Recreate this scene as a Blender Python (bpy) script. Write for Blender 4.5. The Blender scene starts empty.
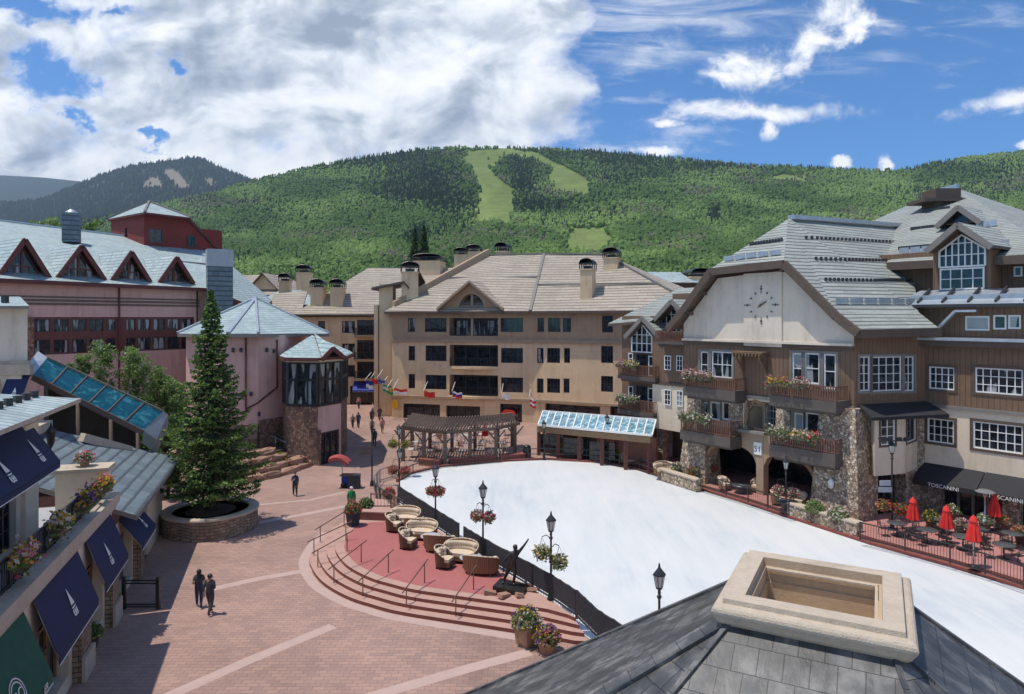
import bpy, math, random
import numpy as np
from mathutils import Vector, Matrix
random.seed(7); rng = np.random.default_rng(7)
S = bpy.context.scene
R = math.radians
# ---------------------------------------------------------------- camera
H = 12.5; F = 683.0; HY = 317.0
cam = bpy.data.objects.new('camera', bpy.data.cameras.new('camera'))
S.collection.objects.link(cam); S.camera = cam
cam.location = (0, 0, H); cam.rotation_euler = (R(90), 0, 0)
cam.data.sensor_width = 36; cam.data.lens = F/1024*36
cam.data.shift_y = (HY-347)/1024
cam.data.clip_start = .1; cam.data.clip_end = 30000
# ---------------------------------------------------------------- light
SUN = Vector((-.34, -.04, 1.0)).normalized()
elev = math.asin(SUN.z); azim = math.atan2(SUN.x, SUN.y)
sl = bpy.data.lights.new('sun', 'SUN'); sl.energy = 3.3; sl.angle = R(.5); sl.color = (1, .93, .83)
so = bpy.data.objects.new('sun', sl); S.collection.objects.link(so)
so.rotation_euler = SUN.to_track_quat('Z', 'Y').to_euler()
S.view_settings.view_transform = 'Standard'; S.view_settings.look = 'None'
S.view_settings.gamma = 1; S.view_settings.use_curve_mapping = False
S.view_settings.exposure = 0.34
S.cycles.max_bounces = 7; S.cycles.diffuse_bounces = 4; S.cycles.glossy_bounces = 2; S.cycles.transmission_bounces = 2; S.cycles.volume_bounces = 0; S.cycles.use_adaptive_sampling = True; S.cycles.adaptive_threshold = .02

W = bpy.data.worlds.new('World'); S.world = W; W.use_nodes = True
nt = W.node_tree; nt.nodes.clear()
class NT:
    """tiny node helper"""
    def __init__(s, nt): s.nt = nt
    def n(s, t, **kw):
        x = s.nt.nodes.new(t)
        for k, v in kw.items(): setattr(x, k, v)
        return x
    def sock(s, i, v):
        if isinstance(v, (int, float)): i.default_value = v
        elif isinstance(v, (tuple, list)):
            v = tuple(v)
            if len(i.default_value) == 4 and len(v) == 3: v = v+(1,)
            i.default_value = v
        else: s.nt.links.new(v, i)
    def m(s, op, a, b=0.0, c=None, clamp=False):
        x = s.n('ShaderNodeMath', operation=op, use_clamp=clamp)
        s.sock(x.inputs[0], a); s.sock(x.inputs[1], b)
        if c is not None: s.sock(x.inputs[2], c)
        return x.outputs[0]
    def ss(s, x, a, b):
        r = s.n('ShaderNodeMapRange', interpolation_type='SMOOTHSTEP')
        s.sock(r.inputs[0], x); r.inputs[1].default_value = a; r.inputs[2].default_value = b
        return r.outputs[0]
    def noise(s, vec, scale, det=4, rough=.55, dist=0, dim='3D'):
        x = s.n('ShaderNodeTexNoise', noise_dimensions=dim)
        if vec is not None: s.sock(x.inputs['Vector'], vec)
        x.inputs['Scale'].default_value = scale; x.inputs['Detail'].default_value = det
        x.inputs['Roughness'].default_value = rough; x.inputs['Distortion'].default_value = dist
        return x.outputs['Fac']
    def ramp(s, fac, stops, interp='LINEAR'):
        x = s.n('ShaderNodeValToRGB'); cr = x.color_ramp; cr.interpolation = interp
        while len(cr.elements) < len(stops): cr.elements.new(.5)
        for e, (p, c) in zip(cr.elements, stops):
            e.position = p; e.color = tuple(c)+(1,) if len(c) == 3 else c
        s.sock(x.inputs[0], fac); return x.outputs[0]
    def mix(s, fac, a, b, mode='MIX'):
        x = s.n('ShaderNodeMix', data_type='RGBA', blend_type=mode)
        s.sock(x.inputs[0], fac); s.sock(x.inputs[6], a); s.sock(x.inputs[7], b)
        return x.outputs[2]
    def vec(s, x, y, z=0.0):
        c = s.n('ShaderNodeCombineXYZ'); s.sock(c.inputs[0], x); s.sock(c.inputs[1], y); s.sock(c.inputs[2], z)
        return c.outputs[0]
T = NT(nt)
sky = T.n('ShaderNodeTexSky', sky_type='NISHITA', sun_disc=False)
sky.sun_elevation = elev; sky.sun_rotation = azim; sky.altitude = 2400; sky.air_density = 1.0; sky.dust_density = .3; sky.ozone_density = 3.5
tc = T.n('ShaderNodeTexCoord'); sep = T.n('ShaderNodeSeparateXYZ'); nt.links.new(tc.outputs['Generated'], sep.inputs[0])
dx, dy, dz = sep.outputs
yy = T.m('MAXIMUM', dy, .08)
U = T.m('DIVIDE', dx, yy); V = T.m('DIVIDE', dz, yy)          # direction on the celestial sphere (gnomonic)
wv = T.vec(T.m('MULTIPLY', U, 1.0), T.m('MULTIPLY', V, 1.5), 0.0)
n1 = T.noise(wv, 5.5, 9, .58, .25); n2 = T.noise(wv, 2.6, 6, .55, .4); n3 = T.noise(T.vec(T.m('ADD', U, 7.3), T.m('MULTIPLY', V, 1.4)), 4.0, 8, .6, .3)
nf = T.noise(T.vec(T.m('ADD', U, 1.7), T.m('MULTIPLY', V, 1.3)), 13.0, 8, .62, .5)
wis = T.noise(T.vec(T.m('ADD', T.m('MULTIPLY', U, 1.5), T.m('MULTIPLY', V, 2.0)), T.m('MULTIPLY', V, 9.0)), 3.2, 8, .62, .6)
w1 = T.noise(T.vec(T.m('ADD', U, 11.0), T.m('MULTIPLY', V, 1.2)), 9.0, 8, .62); w2 = T.noise(T.vec(T.m('ADD', U, 23.0), T.m('MULTIPLY', V, 1.2)), 9.0, 8, .62)
w3 = T.noise(T.vec(T.m('ADD', U, 5.0), V), 2.6, 3, .5); w4 = T.noise(T.vec(T.m('ADD', U, 15.0), V), 2.6, 3, .5)
def warp(C, a, b, k1, k2): return T.m('ADD', T.m('ADD', C, T.m('MULTIPLY', T.m('SUBTRACT', a, .5), k1)), T.m('MULTIPLY', T.m('SUBTRACT', b, .5), k2))
UW = warp(U, w1, w3, .20, .22); VW = warp(V, w2, w4, .14, .12)          # ragged outlines
US = warp(U, w1, w3, .11, .06); VS = warp(V, w2, w4, .055, .02)
def ell(cx, cy, rx, ry, tilt=0.0, small=False):
    U, V = (US, VS) if small else (UW, VW)
    u0 = (cx-512)/F; v0 = (HY-cy)/F; a = math.cos(R(tilt)); b = math.sin(R(tilt))
    du = T.m('SUBTRACT', U, u0); dv = T.m('SUBTRACT', V, v0)
    p = T.m('ADD', T.m('MULTIPLY', du, a*F/rx), T.m('MULTIPLY', dv, b*F/rx))
    q = T.m('SUBTRACT', T.m('MULTIPLY', dv, a*F/ry), T.m('MULTIPLY', du, b*F/ry))
    r = T.m('SQRT', T.m('ADD', T.m('MULTIPLY', p, p), T.m('MULTIPLY', q, q)))
    return T.m('SUBTRACT', 1.0, r)                              # 1 at centre, 0 on rim
def mx(*a):
    r = a[0]
    for b in a[1:]: r = T.m('MAXIMUM', r, b)
    return r
big = mx(ell(250, 60, 330, 190), ell(470, 110, 118, 85), ell(490, 10, 125, 90), ell(-150, 60, 420, 330), ell(150, 180, 460, 75))
gap = mx(ell(42, 76, 44, 34, 25), ell(16, 4, 42, 22), ell(156, 78, 20, 12), ell(148, 150, 24, 7), ell(88, 20, 26, 12), ell(62, 118, 16, 14))
d1 = T.m('ADD', T.m('ADD', T.m('MULTIPLY', big, 1.9), T.m('MULTIPLY', T.m('SUBTRACT', n1, .5), 4.6)), -.02)
c1 = T.m('MULTIPLY', T.ss(d1, -.25, .85), T.m('SUBTRACT', 1.0, T.ss(T.m('ADD', gap, T.m('MULTIPLY', T.m('SUBTRACT', nf, .5), 2.2)), -.12, .62)))
sml = lambda *a: ell(*a, **({'tilt': 0.0} if len(a) < 5 else {}), small=True)
cum = mx(sml(800, 46, 66, 26, 38), sml(762, 68, 74, 22, 16), sml(838, 16, 34, 34), sml(726, 80, 34, 14), sml(860, 30, 40, 12, 30))
c2 = T.ss(T.m('ADD', cum, T.m('MULTIPLY', T.m('SUBTRACT', nf, .5), 3.6)), -.10, 1.0)
len_ = mx(sml(752, 111, 125, 13, 1), sml(768, 128, 10, 16), sml(1008, 101, 80, 15, 9), sml(662, 123, 14, 7))
c3 = T.ss(T.m('ADD', len_, T.m('MULTIPLY', T.m('SUBTRACT', nf, .5), 2.6)), -.02, 1.0)
sm = mx(sml(836, 162, 15, 9), sml(877, 162, 12, 11), sml(1022, 148, 12, 8), sml(645, 150, 34, 8))
c4 = T.ss(T.m('ADD', sm, T.m('MULTIPLY', T.m('SUBTRACT', nf, .5), 1.6)), .0, .6)
cir = mx(ell(700, 10, 330, 75, -4), ell(640, 60, 90, 60), ell(620, 145, 110, 18))
c5 = T.m('MULTIPLY', T.ss(T.m('ADD', T.m('MULTIPLY', cir, .55), T.m('MULTIPLY', T.m('SUBTRACT', wis, .5), 2.2)), .1, 1.0), .75)
den = mx(c1, c2, c3, c4, c5)
front = T.ss(dy, .08, .2)
# behind and above the picture: scattered fair-weather clouds
nb = T.noise(tc.outputs['Generated'], 3.0, 7, .6, .3)
back = T.m('MULTIPLY', T.ss(nb, .5, .62), T.m('SUBTRACT', 1.0, front))
den = T.m('ADD', T.m('MULTIPLY', den, front), back, clamp=True)
den = T.m('MULTIPLY', den, T.ss(dz, -.02, .03))
shade = T.m('ADD', T.m('MULTIPLY', n2, .65), T.m('MULTIPLY', T.noise(T.vec(T.m('ADD', U, 3.1), T.m('MULTIPLY', V, 1.8)), 7, 8, .6, .5), .55))
def billow(du, dv): return T.noise(T.vec(T.m('ADD', U, 3.1+du), T.m('ADD', T.m('MULTIPLY', V, 1.5), dv)), 7.5, 9, .56, .35)
rel = T.m('SUBTRACT', billow(0, 0), billow(-.022, .035))  # offset noise difference paints sunward and shaded sides into the cloud colour
rel2 = T.m('SUBTRACT', T.noise(T.vec(U, T.m('MULTIPLY', V, 1.5)), 2.6, 5, .5), T.noise(T.vec(T.m('ADD', U, -.05), T.m('ADD', T.m('MULTIPLY', V, 1.5), .09)), 2.6, 5, .5))
shade = T.m('ADD', T.m('ADD', T.m('MULTIPLY', n2, .55), .30), T.m('ADD', T.m('MULTIPLY', rel, 1.25), T.m('MULTIPLY', rel2, .9)))
shade = T.m('ADD', shade, T.m('MULTIPLY', T.m('SUBTRACT', 1.0, c1), .25))
shade = T.m('ADD', shade, T.m('MULTIPLY', mx(c2, c3, c4), .25))
ccol = T.ramp(shade, [(.30, (.30, .36, .45)), (.44, (.46, .52, .61)), (.54, (.62, .67, .75)), (.64, (.82, .86, .91)), (.76, (.97, .98, 1.0)), (.95, (1.06, 1.06, 1.06))])
bgA = T.n('ShaderNodeBackground'); bgB = T.n('ShaderNodeBackground')
skc = T.mix(1.0, sky.outputs[0], (.32, .67, .92), 'MULTIPLY')
nt.links.new(skc, bgA.inputs[0]); bgA.inputs[1].default_value = .145
nt.links.new(ccol, bgB.inputs[0]); bgB.inputs[1].default_value = .93
mxs = T.n('ShaderNodeMixShader'); nt.links.new(den, mxs.inputs[0]); nt.links.new(bgA.outputs[0], mxs.inputs[1]); nt.links.new(bgB.outputs[0], mxs.inputs[2])
wo = T.n('ShaderNodeOutputWorld'); nt.links.new(mxs.outputs[0], wo.inputs[0])

# ---------------------------------------------------------------- materials
MATS = {}
def newmat(name):
    m = bpy.data.materials.new(name); m.use_nodes = True; MATS[name] = m
    t = NT(m.node_tree); b = m.node_tree.nodes['Principled BSDF']
    pos = t.n('ShaderNodeNewGeometry').outputs['Position']
    return m, t, b, pos
def fin(t, b, col, rough=.8, bump=None, bstr=.4, bdist=.02, metal=0, spec=.5):
    t.sock(b.inputs['Base Color'], col); t.sock(b.inputs['Roughness'], rough)
    b.inputs['Metallic'].default_value = metal; b.inputs['Specular IOR Level'].default_value = spec
    if bump is not None:
        x = t.n('ShaderNodeBump'); x.inputs['Strength'].default_value = bstr; x.inputs['Distance'].default_value = bdist
        t.sock(x.inputs['Height'], bump); t.nt.links.new(x.outputs[0], b.inputs['Normal'])
def sc(c, k): return tuple(min(1, x*k) for x in c)
def plain(name, c, rough=.75, var=.18, scale=1.5, bump=.15, metal=0, spec=.5, obj=0.0):
    m, t, b, pos = newmat(name)
    n = t.noise(pos, scale, 6, .62); k = t.noise(pos, scale*9, 3)
    f = t.m('ADD', t.m('MULTIPLY', n, .65), t.m('MULTIPLY', k, .35))
    col = t.ramp(f, [(.3, sc(c, 1-var)), (.7, sc(c, 1+var))])
    if obj:
        oi = t.n('ShaderNodeObjectInfo').outputs['Random']
        col = t.mix(1.0, col, t.ramp(oi, [(0, (1-obj,)*3), (1, (1, 1, 1))]), 'MULTIPLY')
    if name.startswith(('stucco', 'cap_stone', 'concrete')):      # rain streaks and patchy wear
        mp = t.n('ShaderNodeMapping'); t.sock(mp.inputs[0], pos); mp.inputs['Scale'].default_value = (1.1, 1.1, .12)
        st = t.noise(mp.outputs[0], 1.5, 7, .68, .4); pt = t.noise(pos, .35, 5, .6, .6)
        col = t.mix(1.0, col, t.ramp(t.m('ADD', t.m('MULTIPLY', st, .6), t.m('MULTIPLY', pt, .4)), [(.32, (.76, .74, .72)), (.5, (1, 1, 1)), (.7, (1.07,)*3)]), 'MULTIPLY')
    fin(t, b, col, rough, k, bump, .02, metal, spec)
    if name.startswith(('leaf', 'needle', 'flower')):
        tr = t.n('ShaderNodeBsdfTranslucent'); t.sock(tr.inputs[0], col); mxn = t.n('ShaderNodeMixShader'); mxn.inputs[0].default_value = .35
        t.nt.links.new(b.outputs[0], mxn.inputs[1]); t.nt.links.new(tr.outputs[0], mxn.inputs[2]); t.nt.links.new(mxn.outputs[0], t.nt.nodes['Material Output'].inputs[0])
    return m
def uvn(t): return t.n('ShaderNodeTexCoord').outputs['UV']
def bricks(name, c1, c2, mortar, bw, bh, ms=.02, rough=.85, stain=.25, off=.5, bump=.5, spec=.4, bd=.02, sscale=.35):
    m, t, b, pos = newmat(name)
    x = t.n('ShaderNodeTexBrick'); x.offset = off
    t.sock(x.inputs['Vector'], uvn(t)); x.inputs['Scale'].default_value = 1
    x.inputs['Brick Width'].default_value = bw; x.inputs['Row Height'].default_value = bh
    x.inputs['Mortar Size'].default_value = ms; x.inputs['Mortar Smooth'].default_value = .3
    t.sock(x.inputs['Color1'], c1); t.sock(x.inputs['Color2'], c2); t.sock(x.inputs['Mortar'], mortar)
    s = t.noise(pos, sscale, 7, .65, .4)
    col = t.mix(1.0, x.outputs['Color'], t.ramp(s, [(.3, (1-stain,)*3), (.7, (1+stain*.6,)*3)]), 'MULTIPLY')
    fin(t, b, col, rough, t.m('SUBTRACT', 1.0, x.outputs['Fac']), bump, bd, spec=spec); return m
def courses(name, c1, c2, dark, row, bw, rough=.75, stain=.25, bump=.8, spec=.4):
    """roof tiles in courses: each row rises toward its lower lip, dark joint between rows"""
    m, t, b, pos = newmat(name)
    uv = uvn(t); sp = t.n('ShaderNodeSeparateXYZ'); t.sock(sp.inputs[0], uv)
    wob = t.m('MULTIPLY', t.m('SUBTRACT', t.noise(uv, 1.3, 3), .5), row*.25)
    v = t.m('DIVIDE', t.m('ADD', sp.outputs[1], wob), row); fr = t.m('FRACT', v)
    x = t.n('ShaderNodeTexBrick'); x.offset = .5
    t.sock(x.inputs['Vector'], uv); x.inputs['Scale'].default_value = 1
    x.inputs['Brick Width'].default_value = bw; x.inputs['Row Height'].default_value = row
    x.inputs['Mortar Size'].default_value = row*.05
    t.sock(x.inputs['Color1'], c1); t.sock(x.inputs['Color2'], c2); t.sock(x.inputs['Mortar'], tuple((p+q)*.36 for p, q in zip(c1, c2)))
    s = t.noise(pos, .5, 7, .65, .5); s2 = t.noise(pos, 6, 3)
    col = t.mix(1.0, x.outputs['Color'], t.ramp(t.m('ADD', t.m('MULTIPLY', s, .6), t.m('MULTIPLY', s2, .4)), [(.3, (1-stain,)*3), (.7, (1+stain*.6,)*3)]), 'MULTIPLY')
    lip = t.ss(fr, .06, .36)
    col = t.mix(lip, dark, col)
    fin(t, b, col, rough, t.m('SUBTRACT', 1.0, fr), bump, row*.22, spec=spec); return m
def rubble(name, cols, scale=2.6, mortar=(.12, .10, .085), sq=1.0):
    m, t, b, pos = newmat(name)
    mp = t.n('ShaderNodeMapping'); t.sock(mp.inputs[0], pos); mp.inputs['Scale'].default_value = (1, 1, sq)
    v = t.n('ShaderNodeTexVoronoi'); t.sock(v.inputs['Vector'], mp.outputs[0]); v.inputs['Scale'].default_value = scale
    e = t.n('ShaderNodeTexVoronoi', feature='DISTANCE_TO_EDGE'); t.sock(e.inputs['Vector'], mp.outputs[0]); e.inputs['Scale'].default_value = scale
    sp = t.n('ShaderNodeSeparateColor'); t.sock(sp.inputs[0], v.outputs['Color'])
    col = t.ramp(sp.outputs[0], [(i/(len(cols)), c) for i, c in enumerate(cols)], 'CONSTANT')
    col = t.mix(1.0, col, t.ramp(t.noise(pos, 7, 4), [(.3, (.75,)*3), (.7, (1.2,)*3)]), 'MULTIPLY')
    ed = t.ss(e.outputs['Distance'], .01, .07)
    col = t.mix(ed, mortar, col)
    fin(t, b, col, .9, ed, .9, .05, spec=.3); return m
def stripes(name, c, w, dark=.6, rough=.8, horiz=False, width=.12):
    m, t, b, pos = newmat(name)
    sp = t.n('ShaderNodeSeparateXYZ'); t.sock(sp.inputs[0], uvn(t))
    fr = t.m('FRACT', t.m('DIVIDE', sp.outputs[1 if horiz else 0], w))
    g = t.ss(t.m('ABSOLUTE', t.m('SUBTRACT', fr, .5)), .5-width, .5)
    n = t.noise(pos, .8, 6, .65); base = t.ramp(n, [(.3, sc(c, .85)), (.7, sc(c, 1.15))])
    col = t.mix(g, base, sc(c, dark)); fin(t, b, col, rough, t.m('SUBTRACT', 1.0, g), .6, .03); return m
def glass(name, c=(.015, .02, .025), rough=.06, curt=.25, tint=(.35, .36, .36)):
    """window panes: dark rooms behind reflecting glass, some with pale curtains drawn"""
    m, t, b, pos = newmat(name)
    oi = t.n('ShaderNodeObjectInfo').outputs['Random']
    mp = t.n('ShaderNodeMapping'); t.sock(mp.inputs[0], uvn(t)); mp.inputs['Scale'].default_value = (1.7, .25, 1)
    n = t.noise(mp.outputs[0], 1.1, 1); k = t.m('MULTIPLY', t.ss(n, .52, .56), t.m('LESS_THAN', oi, curt))
    dep = t.ramp(t.noise(pos, 2.2, 4), [(.35, sc(c, .5)), (.7, sc(c, 2.4))])
    fin(t, b, t.mix(k, dep, tint), rough, t.noise(pos, 1.6, 2), .08, .02, spec=.5); return m
plain('stucco_tan', (.68, .50, .31), .9, .1, .5)
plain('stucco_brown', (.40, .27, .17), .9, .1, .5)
plain('stucco_cream', (.68, .57, .43), .9, .08, .5)
plain('stucco_light', (.66, .575, .47), .9, .08, .6)
plain('stucco_pink', (.60, .38, .33), .9, .07, .4)
plain('trim_brown', (.10, .07, .052), .7, .2, 2)
plain('trim_grey', (.20, .185, .165), .7, .15, 2)
plain('trim_tan', (.36, .26, .17), .8, .12, 2)
plain('wood_beam', (.26, .165, .09), .75, .3, 3)
plain('wood_grey', (.15, .11, .085), .85, .3, 4)
plain('white_paint', (.78, .78, .75), .5, .06, 2)
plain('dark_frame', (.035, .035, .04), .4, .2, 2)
plain('red_wood', (.12, .035, .028), .7, .25, 1.5)
plain('red_wood_window', (.13, .04, .03), .6, .25, 1.5)
plain('black_metal', (.018, .019, .022), .4, .3, 6, spec=.6)
plain('dark_mesh', (.03, .032, .04), .75, .35, 5)
plain('brown_rail', (.15, .07, .045), .5, .2, 4)
plain('slab_grey', (.10, .08, .068), .7, .2, 2)
plain('cap_stone', (.50, .415, .32), .9, .16, 7, .6)
plain('cap_stone_inner', (.44, .33, .22), .85, .12, 3, .25)
plain('concrete', (.42, .36, .31), .9, .12, 1.0)
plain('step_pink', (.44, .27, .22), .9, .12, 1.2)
plain('step_riser_shaded', (.20, .065, .05), .9, .15, 2)  # shade on the risers put into a darker red-brown step colour
plain('patio_red', (.37, .12, .11), .85, .12, .7, .1)
plain('terrace_red', (.40, .185, .16), .85, .2, .9)
plain('red_brick_trim', (.22, .065, .05), .85, .2, 3)
plain('band_pink', (.46, .33, .285), .85, .1, 1.5)
plain('navy_cloth', (.008, .018, .070), .75, .25, 2.5, .2)
plain('blue_cloth', (.012, .035, .28), .7, .2, 2.5)
plain('green_cloth', (.006, .085, .05), .75, .2, 2.5, .2)
plain('black_cloth', (.02, .02, .024), .8, .25, 2)
plain('red_cloth', (.62, .025, .018), .75, .22, 3)
plain('white_cloth', (.75, .75, .75), .8, .1, 3)
plain('yellow_cloth', (.65, .33, .02), .7, .1, 3)
plain('sky_cloth', (.05, .25, .55), .7, .1, 3)
plain('green_flag', (.02, .28, .08), .7, .1, 3)
plain('cushion', (.60, .48, .35), .95, .14, 4, .3)
plain('soil', (.06, .042, .03), .95, .3, 3, .6)
plain('terracotta', (.40, .24, .15), .85, .2, 4)
plain('kiosk_red', (.36, .06, .05), .7, .2, 3)
plain('steel', (.45, .47, .5), .35, .1, 3, metal=.8)
plain('galvanised', (.42, .46, .50), .4, .2, 1.5, metal=.5)
plain('concrete_grey', (.36, .37, .40), .8, .12, .6)
plain('bronze', (.06, .05, .042), .4, .3, 6, metal=.7)
plain('bark', (.09, .06, .045), .95, .3, 5, .8)
plain('aspen_bark', (.35, .33, .28), .9, .3, 6, .4)
plain('sandstone', (.42, .245, .17), .9, .25, 1.4, .6, obj=.35)
plain('skin', (.45, .27, .19), .6, .08, 5)
plain('hair_dark', (.03, .018, .012), .6, .2, 9)
plain('cloth_dark', (.045, .045, .055), .85, .3, 6)
plain('cloth_navy', (.03, .045, .10), .85, .2, 6)
plain('cloth_green', (.01, .19, .06), .85, .2, 6)
plain('cloth_khaki', (.28, .23, .16), .85, .2, 6)
plain('cloth_white', (.6, .6, .6), .85, .1, 6)
plain('cloth_pink', (.5, .2, .2), .85, .1, 6)
plain('globe', (.75, .75, .7), .3, .05, 3)
plain('flower_red', (.60, .03, .03), .7, .3, 9)
plain('flower_pink', (.62, .16, .22), .7, .3, 9)
plain('flower_yellow', (.62, .40, .04), .7, .3, 9)
plain('flower_white', (.68, .62, .55), .7, .2, 9)
plain('flower_purple', (.14, .05, .28), .7, .2, 9)
plain('leaf_plant', (.09, .17, .035), .6, .4, 9)
plain('leaf_pale', (.20, .24, .10), .6, .4, 9)
plain('leaf_aspen', (.22, .32, .09), .55, .35, 2.5)
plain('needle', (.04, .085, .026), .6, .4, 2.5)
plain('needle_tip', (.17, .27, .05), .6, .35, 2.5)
plain('table_dark', (.07, .075, .08), .35, .2, 4)
plain('table_pale', (.5, .48, .45), .4, .1, 4)
plain('glow_glass', (.55, .55, .5), .2, .1, 4)
bricks('pavers', (.42, .262, .205), (.33, .21, .175), (.22, .165, .145), .42, .21, .014, stain=.26, bump=.25, sscale=.22)
bricks('stone_band', (.40, .29, .20), (.27, .18, .12), (.12, .09, .07), .5, .18, .02, stain=.35, bump=.9, bd=.04, sscale=1.5)
bricks('red_brick', (.33, .14, .10), (.26, .11, .08), (.22, .15, .12), .24, .08, .01, stain=.25)
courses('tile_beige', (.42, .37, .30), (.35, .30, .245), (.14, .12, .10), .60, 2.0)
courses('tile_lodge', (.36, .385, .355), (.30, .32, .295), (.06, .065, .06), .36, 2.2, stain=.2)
courses('tile_mint', (.42, .52, .52), (.31, .41, .42), (.17, .22, .23), .5, .6, stain=.3)
courses('tile_pale', (.44, .52, .52), (.31, .39, .40), (.17, .22, .23), .42, .5, stain=.28)
courses('tile_slate', (.16, .20, .22), (.11, .145, .165), (.05, .06, .07), .55, .7, .6)
rubble('rubble_tan', [(.52, .42, .31), (.36, .28, .20), (.66, .56, .43), (.25, .19, .145), (.46, .33, .225)], 6.2, (.18, .14, .11))
rubble('rubble_red', [(.30, .17, .115), (.22, .115, .08), (.36, .24, .17), (.18, .12, .10), (.30, .20, .13)], 4.2, (.12, .085, .065))
stripes('siding_brown', (.185, .112, .068), .3, .62)
stripes('siding_red', (.21, .035, .028), .22, .7, horiz=True)
stripes('wicker', (.27, .14, .068), .09, .35, width=.2)
stripes('wicker_dark', (.16, .09, .05), .07, .35, width=.2)
stripes('cushion_tuft', (.64, .53, .35), .25, .72, width=.12)
glass('pane'); glass('pane_curtain', curt=.75, tint=(.30, .32, .33)); glass('pane_shop', (.02, .02, .022), .08, .0)
def mat_teal():
    m, t, b, pos = newmat('teal_glass')
    n = t.noise(pos, 1.6, 6, .6, 1.0)
    fin(t, b, t.ramp(n, [(.3, (.0, .035, .05)), (.54, (.0, .07, .09)), (.66, (.04, .18, .20)), (.78, (.2, .4, .4))]), .12, spec=.8)
    m, t, b, pos = newmat('canopy_glass')
    n = t.noise(pos, 2.2, 6, .65, .8)
    fin(t, b, t.ramp(n, [(.35, (.07, .17, .23)), (.52, (.2, .36, .44)), (.64, (.62, .78, .82))]), .1, spec=.8)
    m, t, b, pos = newmat('ice')
    n = t.noise(pos, .12, 9, .62, .7)
    k = t.n('ShaderNodeMapping'); t.sock(k.inputs[0], pos); k.inputs['Rotation'].default_value = (0, 0, R(-38)); k.inputs['Scale'].default_value = (1.6, .22, 1)
    s = t.noise(k.outputs[0], .9, 8, .66, .5)
    f = t.m('ADD', t.m('MULTIPLY', n, .55), t.m('MULTIPLY', s, .45))
    fin(t, b, t.ramp(f, [(.36, (.52, .57, .59)), (.45, (.62, .645, .645)), (.6, (.69, .695, .68))]), .45, s, .25, .03)
    # slate of the roof in front of the camera
    m, t, b, pos = newmat('slate_near')
    x = t.n('ShaderNodeTexBrick'); x.offset = .5; uv = uvn(t)
    t.sock(x.inputs['Vector'], uv); x.inputs['Scale'].default_value = 1
    x.inputs['Brick Width'].default_value = .24; x.inputs['Row Height'].default_value = .30
    x.inputs['Mortar Size'].default_value = .004; x.inputs['Mortar Smooth'].default_value = .2
    t.sock(x.inputs['Color1'], (.055, .058, .062)); t.sock(x.inputs['Color2'], (.088, .088, .086)); t.sock(x.inputs['Mortar'], (.018, .018, .02))
    mp = t.n('ShaderNodeMapping'); t.sock(mp.inputs[0], uv); mp.inputs['Scale'].default_value = (3.5, 1.4, 1)
    st = t.noise(mp.outputs[0], 1.2, 7, .65, .3); st2 = t.noise(pos, 3.2, 6, .65)
    col = t.mix(1.0, x.outputs['Color'], t.ramp(t.m('ADD', t.m('MULTIPLY', st, .5), t.m('MULTIPLY', st2, .5)), [(.34, (.4,)*3), (.5, (1,)*3), (.62, (2.5, 2.4, 2.25))]), 'MULTIPLY')  # mottled tone; brightest streaks paint light caught on uneven slates
    sp = t.n('ShaderNodeSeparateXYZ'); t.sock(sp.inputs[0], uv)
    fr = t.m('FRACT', t.m('DIVIDE', sp.outputs[1], .30))
    hgt = t.m('ADD', t.m('MULTIPLY', t.m('SUBTRACT', 1.0, fr), .7), t.m('MULTIPLY', t.m('SUBTRACT', 1.0, x.outputs['Fac']), .3))
    hgt = t.m('ADD', hgt, t.m('MULTIPLY', st, .35)); rg = t.ramp(st, [(.3, (.30,)*3), (.7, (.6,)*3)])
    fin(t, b, col, rg, hgt, .9, .02, spec=.5)
    # terrain
    m, t, b, pos = newmat('terrain')
    a = t.n('ShaderNodeAttribute', attribute_name='col').outputs['Color']
    n = t.noise(pos, .03, 8, .7); k = t.noise(pos, .25, 5, .6)
    fin(t, b, t.mix(1.0, a, t.ramp(t.m('ADD', t.m('MULTIPLY', n, .6), t.m('MULTIPLY', k, .4)), [(.3, (.65,)*3), (.7, (1.35,)*3)]), 'MULTIPLY'), .95, k, 1.0, 1.5, spec=.1)
    m, t, b, pos = newmat('forest')
    a = t.n('ShaderNodeAttribute', attribute_name='col').outputs['Color']
    k = t.noise(pos, .55, 5, .7)
    fin(t, b, t.mix(1.0, a, t.ramp(k, [(.3, (.55,)*3), (.7, (1.5,)*3)]), 'MULTIPLY'), .85, k, 1.0, 1.6, spec=.2)
mat_teal()

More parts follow.
